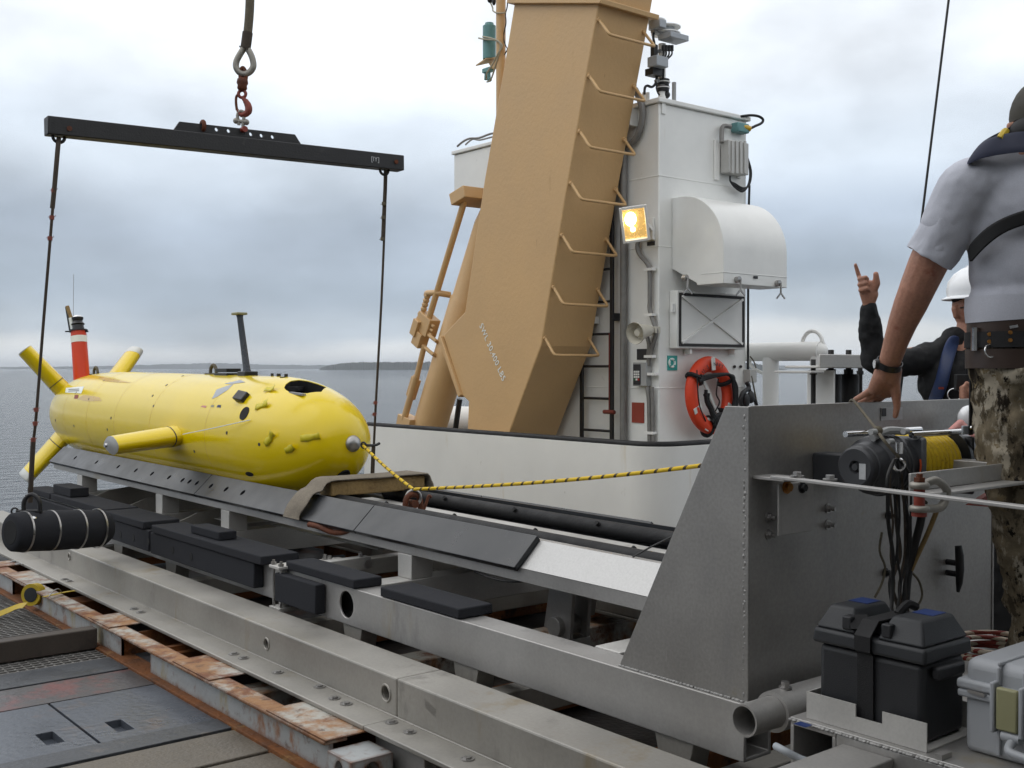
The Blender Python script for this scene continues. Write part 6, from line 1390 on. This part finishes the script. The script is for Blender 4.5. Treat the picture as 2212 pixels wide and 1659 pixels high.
def chain(pts):   # [(point, r), ...] -> capsules
    return [(a[0], a[1], b[0], b[1]) for a, b in zip(pts[:-1], pts[1:])]
def ering(c, a, b, z, n=40, p=2.3, tilt=V((0, 0, 0))):
    o = []
    for i in range(n):
        t = 2 * math.pi * i / n; ct, st = math.cos(t), math.sin(t)
        x_ = a * math.copysign(abs(ct) ** (2 / p), ct); y_ = b * math.copysign(abs(st) ** (2 / p), st)
        o.append(V((c.x, c.y, z)) + RT * x_ + FH * y_ + V((0, 0, 1)) * (tilt.x * x_ + tilt.y * y_))
    return o
# ---------- man in grey shirt, seen from behind, left hand on the plate
D1 = 3.42
pc_ = J(2222, 735, D1); feet = V((pc_.x + .05, pc_.y, PZ + .01))
p1 = thing('person', tuple(feet), 'person in grey shirt and camouflage trousers leaning a hand with black watch on the plate', 'person')
sho, elb, wri = J(2085, 402, 3.38), J(1982, 622, 3.52), J(1922, 782, 3.66)
kn = J(1893, 846, 3.74)
fing = []
# four fingers curling over the plate edge, thumb hanging down on the near side
fing += chain([(J(1888, 838, 3.735), .013), (J(1866, 853, 3.78), .0115), (J(1846, 864, 3.815), .009)])
fing += chain([(J(1896, 846, 3.75), .013), (J(1873, 862, 3.81), .0115), (J(1858, 868, 3.84), .009)])
fing += chain([(J(1905, 850, 3.76), .0125), (J(1886, 864, 3.83), .011), (J(1874, 866, 3.86), .009)])
fing += chain([(J(1915, 850, 3.765), .0115), (J(1902, 862, 3.83), .010), (J(1893, 866, 3.855), .008)])
fing += chain([(J(1930, 822, 3.69), .021), (J(1935, 852, 3.70), .0165), (J(1938, 876, 3.705), .0125), (J(1934, 899, 3.71), .0095)])
palm = chain([(wri, .034), (J(1908, 812, 3.69), .034), (J(1893, 838, 3.73), .027)]) + chain([(wri, .032), (J(1922, 815, 3.69), .034), (J(1908, 845, 3.745), .026)]) + chain([(J(1930, 800, 3.68), .028), (J(1926, 835, 3.72), .027), (J(1918, 848, 3.745), .020)])
arm = chain([(J(2052, 470, 3.43), .058), (J(2035, 505, 3.45), .062), (J(2005, 570, 3.49), .061), (elb, .056), (J(1968, 655, 3.55), .053), (J(1952, 692, 3.58), .047), (J(1936, 737, 3.62), .040), (wri, .035)])
tors = [eball(J(2225, 450, D1), .17, .10, .2), eball(J(2222, 620, D1), .15, .095, .2), eball(J(2225, 780, D1), .16, .11, .16)]
neck = chain([(J(2232, 345, 3.42), .062), (J(2240, 290, 3.43), .058)])
head = [eball(J(2245, 258, 3.44), .077, .098, .108), (J(2182, 272, 3.45), .012, J(2183, 285, 3.45), .010), (J(2245, 290, 3.53), .03, J(2245, 305, 3.53), .025), (J(2245, 268, 3.545), .012, J(2245, 278, 3.55), .015)]
legsb = chain([(J(2172, 820, 3.42), .085), (J(2205, 1080, 3.40), .055), (J(2250, 1480, 3.5), .04)]) + chain([(J(2285, 820, 3.42), .085), (J(2310, 1080, 3.35), .06), (J(2330, 1480, 3.45), .045)])
rarm = chain([(J(2370, 400, 3.45), .062), (J(2400, 600, 3.5), .05), (J(2340, 700, 3.62), .036), (J(2325, 720, 3.66), .03)])
body('body', fing + palm + arm + tors + neck + head + legsb + rarm, 'skin', p1, .0048, 3)
# shirt
sh1 = body('shirt', [eball(J(2228, 455, D1), .205, .135, .19), eball(J(2225, 575, D1), .187, .125, .17), eball(J(2222, 655, D1), .180, .122, .12), (J(2112, 398, 3.40), .078, J(2345, 388, 3.47), .078), (J(2130, 375, 3.41), .05, J(2225, 325, 3.43), .055), (J(2225, 325, 3.43), .055, J(2330, 365, 3.46), .05), (J(2090, 402, 3.40), .088, J(2048, 485, 3.44), .084), (J(2140, 440, 3.42), .09, J(2150, 560, 3.42), .08),
                   (J(2360, 410, 3.46), .085, J(2390, 520, 3.5), .08)], 'shirt', p1, .008, 10, disp=(.016, .13), disp2=(.004, .03))
def openube(pts, n=28, th=.004):
    o = []
    for i, (c, r_) in enumerate(pts):
        a = pts[max(0, i - 1)][0]; b = pts[min(len(pts) - 1, i + 1)][0]; d = (b - a).normalized(); u = d.cross(FH).normalized(); w = d.cross(u)
        o.append([c + u * (r_ + .004 * math.sin(3 * 2 * math.pi * j / n + i)) * math.cos(2 * math.pi * j / n) + w * (r_ + .003 * math.sin(5 * 2 * math.pi * j / n + 2 * i)) * math.sin(2 * math.pi * j / n) for j in range(n)])
    return M().rings(o, cap=False)
s_o = ob('sleeve', openube([(J(2082, 425, 3.40), .058), (J(2060, 468, 3.42), .078), (J(2038, 508, 3.45), .080), (J(2022, 540, 3.465), .079), (J(2009, 560, 3.475), .078)]), 'shirt', sh1, sm=70)
z_ = s_o.modifiers.new('s', 'SOLIDIFY'); z_.thickness = .005
t = bpy.data.textures.new('sl', 'CLOUDS'); t.noise_scale = .05; s_o.modifiers.new('ss', 'SUBSURF').render_levels = 2; q = s_o.modifiers.new('d', 'DISPLACE'); q.texture = t; q.strength = .012; q.texture_coords = 'GLOBAL'
wc = J(2222, 690, D1)
ob('shirt_hem', M().rings([ering(wc, .186, .132, wc.z + .07), ering(wc, .188, .133, wc.z + .03), ering(wc, .184, .130, wc.z - .0, tilt=V((.06, 0, 0))), ering(wc, .176, .122, wc.z + .002, tilt=V((.06, 0, 0)))], cap=False), 'shirt', sh1, sm=70)
# belts
b_c = J(2222, 715, D1)
ob('leather_belt', M().rings([ering(b_c, .176, .124, b_c.z - .02), ering(b_c, .180, .128, b_c.z - .02), ering(b_c, .180, .128, b_c.z + .035, tilt=V((.05, 0, 0))), ering(b_c, .174, .122, b_c.z + .035, tilt=V((.05, 0, 0)))], cap=False), 'leather', p1, sm=50)
tb_ = ob('tool_belt', M().rings([ering(b_c, .178, .126, b_c.z - .052), ering(b_c, .187, .135, b_c.z - .052), ering(b_c, .187, .135, b_c.z - .004), ering(b_c, .178, .126, b_c.z - .004)], cap=False), 'webbing_black', p1, sm=50)
ob('pouch', M().rings([ering(b_c, .176, .124, b_c.z - .115), ering(b_c, .184, .132, b_c.z - .115), ering(b_c, .184, .132, b_c.z - .056), ering(b_c, .178, .126, b_c.z - .056)], cap=False), 'leather', tb_, sm=50)
def beltpt(px, py, a, b):   # near-side point of an elliptical band
    lo, hi = D1 - .3, D1 + .05
    for k in range(120):
        d = lo + (hi - lo) * k / 119; q = P(px, py, d=d); r = q - b_c; 
        if abs(r.dot(RT) / a) ** 2.3 + abs(r.dot(FH) / b) ** 2.3 < 1: return q
    return P(px, py, d=D1 - .13)
for px, py in ((2137, 722), (2137, 738), (2182, 718), (2182, 735)):
    q = beltpt(px, py, .188, .136); m = M(); m.cyl(q + FH * .002, q - FH * .004, .006, n=12); ob('rivet', m, 'brass', tb_)
q = beltpt(2137, 758, .186, .134); m = M(); m.torus(q - FH * .008, (-.35, -.8, .05), .019, .0026, 24, 6); ob('d_ring', m, 'chrome', tb_)
m = M(); q = beltpt(2106, 722, .19, .138); m.cyl(q + V((0, 0, -.05)), q + V((0, 0, .02)), .012, n=10); ob('tool_clip', m, 'chrome', tb_)
m = M(); m.bar(beltpt(2180, 707, .186, .134) - FH * .003, beltpt(2198, 704, .186, .134) - FH * .003, .008, .004, upv=FH); ob('buckle', m, 'chrome', tb_)
# strap over the back
def backpt(px, py, o=.0):
    best = None; d = D1 - .35
    while d < D1 + .1:
        q = P(px, py, d=d)
        for c, a, b, h in ((J(2228, 455, D1), .208, .138, .19), (J(2225, 575, D1), .19, .128, .17), (J(2222, 655, D1), .183, .125, .12)):
            r = q - c
            if (r.dot(RT) / a) ** 2 + (r.dot(FH) / b) ** 2 + (r.z / h) ** 2 < 1: return q - FH * o
        d += .004
    return P(px, py, d=D1 - .02)
upp = [(2086, 536), (2098, 522), (2112, 506), (2130, 490), (2152, 476), (2180, 463), (2212, 452), (2250, 444)]; lop = [(2093, 578), (2108, 556), (2126, 538), (2146, 520), (2168, 505), (2192, 494), (2225, 484), (2262, 478)]
rs = []
for (a, b), (c, d) in zip(upp, lop):
    q0, q1 = [J(u_, v_, D1 - .140 * math.sqrt(max(.02, 1 - (((u_ - 2226) / 2400 * D1) / .206) ** 2)) - .004) for u_, v_ in ((a, b), (c, d))]; rs.append([q0, q1, q1 - FH * .004, q0 - FH * .004])
so = ob('harness_strap', M().rings(rs), 'webbing_black', p1, sm=40); so.modifiers.new('s', 'SUBSURF').render_levels = 1
# collar of the inflatable vest
m = M(); cl = [J(2108, 330, 3.34), J(2135, 318, 3.32), J(2175, 310, 3.32), J(2215, 306, 3.33), J(2270, 310, 3.36), J(2330, 330, 3.42), J(2330, 320, 3.5), J(2260, 300, 3.55), J(2205, 292, 3.52), J(2165, 300, 3.46), J(2130, 315, 3.40)]
pts = smooth(cl, 4, True); k = len(pts); rs = []
cc_ = sum(pts, V((0, 0, 0))) / k
for i, p in enumerate(pts):
    rd = (p - cc_); rd.z = 0; rd = rd.normalized(); upv = V((0, 0, 1)) - rd * .9; upv.normalize()
    rs.append([p + upv * .05 * math.sin(2 * math.pi * j / 12) + rd.lerp(V((0, 0, 1)), .3) * .012 * math.cos(2 * math.pi * j / 12) for j in range(12)])
vc = ob('vest_collar', M().rings(rs, closed=True), 'vest_navy', p1, sm=60)
m = M(); m.tube([J(2158, 302, 3.33), J(2166, 292, 3.35), J(2172, 284, 3.38)], .012, 8); ob('yellow_lining', m, 'strap_yellow', vc)
# cap
m = eball(J(2247, 250, 3.44), .086, .104, .112); m.v = [v if v.z > J(2247, 262, 3.44).z else V((v.x, v.y, J(2247, 262, 3.44).z)) for v in m.v]
ca = ob('cap', m, 'cap', p1, sm=60)
m = eball(J(2243, 288, 3.42), .088, .102, .062); ob('hair', m, 'cap_black', p1, sm=60)
# watch
ax_w = (J(1936, 737, 3.62) - wri).normalized(); m = M(); wc_ = wri + ax_w * -.008; m.lathe(wc_ - ax_w * .011, ax_w, [(0, .0385), (.0, .0415), (.022, .0425), (.022, .0395)], 28, cap=False); wt = ob('watch', m, 'black_plastic', p1, sm=50)
q = wc_ - RT * .040; m = M(); m.cyl(q + RT * .004, q - RT * .008, .018, .016, n=20); ob('watch_case', m, 'black_plastic', wt); m = M(); m.cyl(q - RT * .008, q - RT * .0095, .014, n=20); ob('watch_glass', m, 'chrome', wt)
# trousers and boots
tro = body('trousers', [eball(J(2224, 800, D1), .186, .135, .12)] + chain([(J(2178, 800, 3.42), .105), (J(2178, 960, 3.41), .098), (J(2200, 1070, 3.38), .088), (J(2218, 1200, 3.42), .080), (J(2238, 1330, 3.46), .078), (J(2250, 1470, 3.5), .085)]) + [(J(2140, 1020, 3.36), .02, J(2160, 1065, 3.36), .035), (J(2150, 1085, 3.38), .025, J(2185, 1130, 3.40), .04)] + chain([(J(2285, 800, 3.42), .105), (J(2310, 1080, 3.36), .09), (J(2335, 1430, 3.45), .085)]) + [(b_c + V((0, 0, -.05)) - RT * .06, .115, b_c + V((0, 0, -.05)) + RT * .06, .115)], 'camo', p1, .009, 5, disp=(.035, .075), disp2=(.014, .03))
for px in (2250, 2340):
    q = J(px, 1470, 3.5); body('boot', [(V((q.x, q.y, PZ + .12)), .06, V((q.x, q.y, PZ + .06)), .055), (V((q.x, q.y, PZ + .055)), .048, V((q.x, q.y, PZ + .05)) + FH * .17, .042)], 'leather', p1, .01, 3)

# ---------- man with white hard hat, pointing
D2 = 5.15
p2_ = thing('person', (J(2080, 900, D2).x, J(2080, 900, D2).y, DZ), 'person in white hard hat and dark jacket raising a pointing hand behind the plate', 'person')
sh2, el2, wr2 = J(1990, 772, D2), J(1888, 782, 5.05), J(1877, 655, 5.0)
k2 = J(1868, 618, 4.98)
fg = chain([(J(1862, 612, 4.98), .0115), (J(1854, 592, 4.97), .0105), (J(1848, 572, 4.96), .0085)])
for i, (a, b) in enumerate(((1858, 600), (1858, 612), (1860, 624))): fg += chain([(J(a + 6, b + 8, 4.99), .012), (J(a - 1, b + 3, 4.96), .0115), (J(a + 12, b - 1, 4.94), .010), (J(a + 16, b + 3, 4.95), .009)])
fg += chain([(J(1884, 632, 4.98), .020), (J(1894, 612, 4.96), .0165), (J(1892, 592, 4.95), .0125)])
pm = chain([(wr2, .028), (J(1872, 632, 4.99), .032), (J(1866, 612, 4.985), .026)]) + chain([(wr2, .027), (J(1884, 635, 4.985), .028), (J(1878, 615, 4.98), .022)])
hd = [eball(J(2096, 660, D2), .078, .095, .112), (J(2076, 664, 5.16), .020, J(2078, 684, 5.15), .014), eball(J(2126, 672, 5.10), .022, .04, .03), (J(2099, 695, D2), .045, J(2116, 700, 5.1), .04), (J(2128, 660, 5.06), .012, J(2134, 675, 5.04), .014), (J(2120, 692, 5.06), .012, J(2128, 692, 5.05), .012)]
hd += [(J(2063, 667, 5.12), .017, J(2065, 684, 5.12), .012)]
nk = chain([(J(2094, 700, D2), .055), (J(2091, 745, D2), .062)])
bd = [eball(J(2075, 830, D2), .17, .11, .2), eball(J(2080, 950, D2), .15, .1, .2)]
lg = chain([(J(2050, 1020, D2), .08), (J(2050, 1200, D2), .055), (V((J(2050, 1300, D2).x, J(2050, 1300, D2).y, DZ + .08)), .045)]) + chain([(J(2115, 1020, D2), .08), (J(2140, 1200, D2), .055), (V((J(2150, 1300, D2).x, J(2150, 1300, D2).y, DZ + .08)), .045)])
ha2 = chain([(J(2135, 800, D2), .05), (J(2140, 900, 5.05), .042), (J(2105, 855, 4.86), .03), (J(2095, 845, 4.82), .03)])
f2 = []
for i in range(4): f2 += chain([(J(2096, 838 + i * 7, 4.83), .012), (J(2082, 836 + i * 7.5, 4.80), .011), (J(2076, 838 + i * 7.5, 4.83), .009)])
f2 += chain([(J(2098, 836, 4.82), .013), (J(2088, 828, 4.80), .010)])
body('body', fg + pm + chain([(wr2, .029), (J(1880, 690, 5.02), .036), (el2, .042), (sh2, .055)]) + hd + nk + bd + lg + ha2 + f2, 'skin', p2_, .0052, 3)
body('jacket', [eball(J(2078, 825, D2), .20, .135, .17), eball(J(2080, 930, D2), .175, .125, .2), (J(2005, 768, D2), .065, J(2140, 768, D2), .065), (J(2035, 752, D2), .05, J(2110, 752, D2), .05)] + chain([(J(2005, 775, D2), .072), (J(1940, 785, 5.09), .064), (el2, .056), (J(1883, 740, 5.04), .055), (J(1878, 700, 5.02), .050), (J(1877, 668, 5.005), .042)]) + chain([(J(2145, 785, D2), .07), (J(2150, 890, 5.08), .055), (J(2122, 870, 4.92), .045)]) + [(J(2060, 728, D2), .05, J(2098, 728, D2), .05)], 'jacket', p2_, .009, 5, disp=(.02, .06))
body('trousers', chain([(J(2050, 1000, D2), .1), (J(2048, 1200, D2), .085), (V((J(2050, 1300, D2).x, J(2050, 1300, D2).y, DZ + .1)), .08)]) + chain([(J(2112, 1000, D2), .1), (J(2150, 1150, D2), .085), (V((J(2165, 1300, D2).x, J(2165, 1300, D2).y, DZ + .1)), .08)]), 'cap_black', p2_, .012, 4, disp=(.02, .07))
# hard hat
hc2 = J(2104, 641, D2); m = M(); m.lathe(hc2, (0, 0, 1), [(0, .118), (.03, .122), (.07, .115), (.105, .09), (.13, .055), (.142, .02), (.144, 0)], 40); hh_ = ob('hard_hat', m, 'helmet', p2_, sm=60)
m = M(); rs = []
for i in range(40):
    t = 2 * math.pi * i / 40; d = RT * math.cos(t) + FH * math.sin(t); rs.append((hc2 + d * .116 + V((0, 0, .004)), hc2 + d * (.142 + .02 * max(0, -math.sin(t) * .6 + math.cos(t) * .5)) + V((0, 0, -.010))))
m.v = [a for a, b in rs] + [b for a, b in rs] + [a - V((0, 0, .004)) for a, b in rs] + [b - V((0, 0, .004)) for a, b in rs]
for i in range(40): j = (i + 1) % 40; m.f += [(i, j, 40 + j, 40 + i), (80 + j, 80 + i, 120 + i, 120 + j), (40 + i, 40 + j, 120 + j, 120 + i)]
ob('brim', m, 'helmet', hh_, sm=60)
for s_ in (-.03, .03): m = M(); m.tube([hc2 + RT * s_ + FH * -.115 + V((0, 0, .03)), hc2 + RT * s_ + FH * -.095 + V((0, 0, .098)), hc2 + RT * s_ + V((0, 0, .139)), hc2 + RT * s_ + FH * .09 + V((0, 0, .10))], .006, 6, sub=4); ob('ridge', m, 'helmet', hh_, sm=60)
m = M(); m.lathe(J(2098, 648, D2), (0, 0, 1), [(-.014, .080), (0, .086), (.02, .088)], 32); ob('headband', m, 'cap_black', p2_)
m = M(); m.tube([J(2074, 665, 5.10), J(2084, 663, 5.065), J(2100, 664, 5.05), J(2125, 664, 5.05)], .003, 6); m.obox(J(2100, 669, 5.052), RT * .018, FH * .002, V((0, 0, .012))); ob('glasses', m, 'black_plastic', p2_)
# blue flotation vest strap
def jpt(px, py, o=.0):
    d = D2 - .4
    while d < D2 + .1:
        q = P(px, py, d=d)
        for c, a, b, h in ((J(2078, 825, D2), .203, .138, .175), (J(2080, 930, D2), .178, .128, .2)):
            r = q - c
            if (r.dot(RT) / a) ** 2 + (r.dot(FH) / b) ** 2 + (r.z / h) ** 2 < 1: return q - FH * o
        d += .006
    return P(px, py, d=D2 - .06)
L0 = [(2050, 722), (2038, 740), (2026, 770), (2020, 800), (2012, 830), (2000, 858), (1996, 885)]; L1 = [(2072, 726), (2066, 745), (2056, 775), (2048, 805), (2042, 835), (2030, 862), (2028, 890)]
rs = []
for (a, b), (c, d) in zip(L0, L1):
    q0, q1 = jpt(a, b, .012), jpt(c, d, .012); rs.append([q0, q1, q1 - FH * .03, (q0 + q1) / 2 - FH * .038, q0 - FH * .03])
vb_ = ob('vest_panel', M().rings(rs), 'vest_blue', p2_, sm=50); vb_.modifiers.new('s', 'SUBSURF').render_levels = 2
q = jpt(2022, 838, .06); m = M(); m.obox(q, RT * .012, FH * .002, V((0, 0, .005))); ob('vest_logo', m, 'red_pin', vb_, sm=0)
q = jpt(2052, 852, .05); m = M(); m.torus(q, (FH + RT * .5), .028, .0026, 22, 6); ob('vest_ring', m, 'chrome', p2_)
m = M(); q = J(2078, 826, 4.85); m.obox(q, RT * .03, FH * .015, V((0, 0, .035))); m.cyl(q + V((0, 0, .03)) + RT * .02, q + V((0, 0, .12)) + RT * .02, .006, n=8); ob('radio', m, 'black_plastic', p2_, bev=.006)

# ---------- yellow ratchet strap lying on the rusty rail
ys_ = thing('ratchet_strap', tuple(P(70, 1300, z=RZ)), 'yellow lashing strap with a rolled reel lying on the rusty rail', 'strap')
rc2 = P(73, 1284, x=2.03); ax2 = V((-.75, -.6, .1)).normalized(); m = M(); m.lathe(rc2, ax2, [(-.03, .02), (-.03, .068), (.03, .068), (.03, .02)], 28); ob('roll', m, 'strap_yellow', ys_)
m = M(); m.lathe(rc2 + ax2 * .031, ax2, [(0, .045), (.003, .045), (.004, 0)], 24); ob('hub', m, 'black_plastic', ys_)
def ribbon(pts, w, up):
    pts = smooth(pts, 4); rs = []
    for i, p in enumerate(pts):
        a, b = pts[max(0, i - 1)], pts[min(len(pts) - 1, i + 1)]; d = (b - a).normalized(); s_ = d.cross(up).normalized(); n_ = s_.cross(d)
        rs.append([p - s_ * w, p + s_ * w, p + s_ * w + n_ * .003, p - s_ * w + n_ * .003])
    return M().rings(rs)
ob('webbing', ribbon([P(95, 1290, z=RZ + .02), P(120, 1284, z=RZ + .015), P(150, 1278, z=RZ + .012), P(172, 1276, z=RZ + .01)], .012, V((0, 0, 1))), 'strap_yellow', ys_)
ob('webbing', ribbon([P(55, 1308, z=.19), P(40, 1310, z=.17), P(20, 1318, z=.14), P(-15, 1332, z=.10)], .022, V((-.5, -.4, .7))), 'strap_yellow', ys_)
m = M(); m.tube([P(105, 1290, z=RZ + .02), P(115, 1277, z=RZ + .04), P(127, 1272, z=RZ + .05), P(134, 1280, z=RZ + .02)], .003, 5, sub=4); ob('wire_hook', m, 'steel', ys_)

# ================================================================== SHIP'S DECKHOUSE behind the viewpoint (unseen, added to shade the near deck)
dh = thing('deckhouse', (2, -3.2, DZ), 'unseen white deckhouse added behind the viewpoint to shade the near deck', 'deckhouse')
m = M(); m.box(-7, 9.2, -8.9, -2.6, DZ - .04, 7.5); ob('wall', m, 'white', dh, bev=.02)
m = M(); m.box(-7.2, 9.3, -2.61, .35, 3.3, 3.5); ob('shade_deck', m, 'white', dh, bev=.02)  # overhang added above the viewpoint to darken the right foreground
for x_ in (-5, -1.5, 1.0, 5, 8.8): m = M(); m.cyl((x_, .1, DZ - .04), (x_, .1, 3.29), .06, n=16); ob('pillar', m, 'white', dh) if not (-.5 < x_ < 3) else None
for x_ in (-4.5, 5.5): m = M(); m.box(x_, x_ + .85, -2.64, -2.601, DZ + .1, 2.1); dr = ob('door', m, 'grey_paint', dh, bev=.01); m = M(); m.cyl((x_ + .1, -2.65, 1.1), (x_ + .25, -2.65, 1.1), .02, n=8); ob('handle', m, 'steel', dr)
# unseen container added on the port side deck to shade the near faces
lc2 = thing('shade_container', (-3.2, 2, DZ), 'unseen grey steel container added on the port side to shade the near faces', 'container')
m = M(); m.box(-4.4, -2.0, -1.2, 4.9, DZ + .02, 2.7); ob('shell', m, 'deck_plate', lc2, bev=.02)
for k in range(22): m = M(); m.box(-2.0, -1.965, -1.05 + k * .27, -.92 + k * .27, DZ + .2, 2.55); ob('corrugation', m, 'deck_plate', lc2, bev=.01)
# ------------------------------------------------------------------ give every loose piece its own part
def split_loose(o):
    me = o.data; b = bmesh.new(); b.from_mesh(me); b.verts.ensure_lookup_table(); seen = {}; isl = []
    for v in b.verts:
        if v.index in seen: continue
        st = [v]; cur = []; seen[v.index] = len(isl)
        while st:
            q = st.pop(); cur.append(q.index)
            for e_ in q.link_edges:
                w_ = e_.other_vert(q)
                if w_.index not in seen: seen[w_.index] = len(isl); st.append(w_)
        isl.append(cur)
    if len(isl) < 2: b.free(); return
    bb = []
    for c in isl:
        xs = [me.vertices[i].co for i in c]; bb.append([[min(p[k] for p in xs) - .003 for k in range(3)], [max(p[k] for p in xs) + .003 for k in range(3)]])
    par = list(range(len(isl)))
    def fd(i):
        while par[i] != i: i = par[i]
        return i
    for i in range(len(isl)):
        for j in range(i):
            if all(bb[i][0][k] <= bb[j][1][k] and bb[j][0][k] <= bb[i][1][k] for k in range(3)): par[fd(i)] = fd(j)
    roots = sorted(set(fd(i) for i in range(len(isl))))
    b.free()
    if len(roots) < 2: return
    vs = [v.co.copy() for v in me.vertices]; fs = [tuple(p.vertices) for p in me.polygons]; smo = [p.use_smooth for p in me.polygons]
    for n_, r in enumerate(roots):
        keep = set(i for k, c in enumerate(isl) if fd(k) == r for i in c); mp_ = {i: k for k, i in enumerate(sorted(keep))}
        nm = bpy.data.meshes.new(me.name); nm.from_pydata([vs[i] for i in sorted(keep)], [], [tuple(mp_[i] for i in f) for f in fs if f[0] in keep]); nm.materials.append(me.materials[0])
        if any(smo): nm.shade_smooth(); nm.set_sharp_from_angle(angle=R(40))
        if n_ == 0: o.data = nm
        else: c = o.copy(); c.data = nm; COL.objects.link(c)
for o in list(COL.objects):
    if o.type == 'MESH' and o.parent and o.get('kind') != 'stuff' and not any(q.type in ('REMESH', 'SUBSURF') for q in o.modifiers) and not o.name.startswith(('letter', 'mark')): split_loose(o)
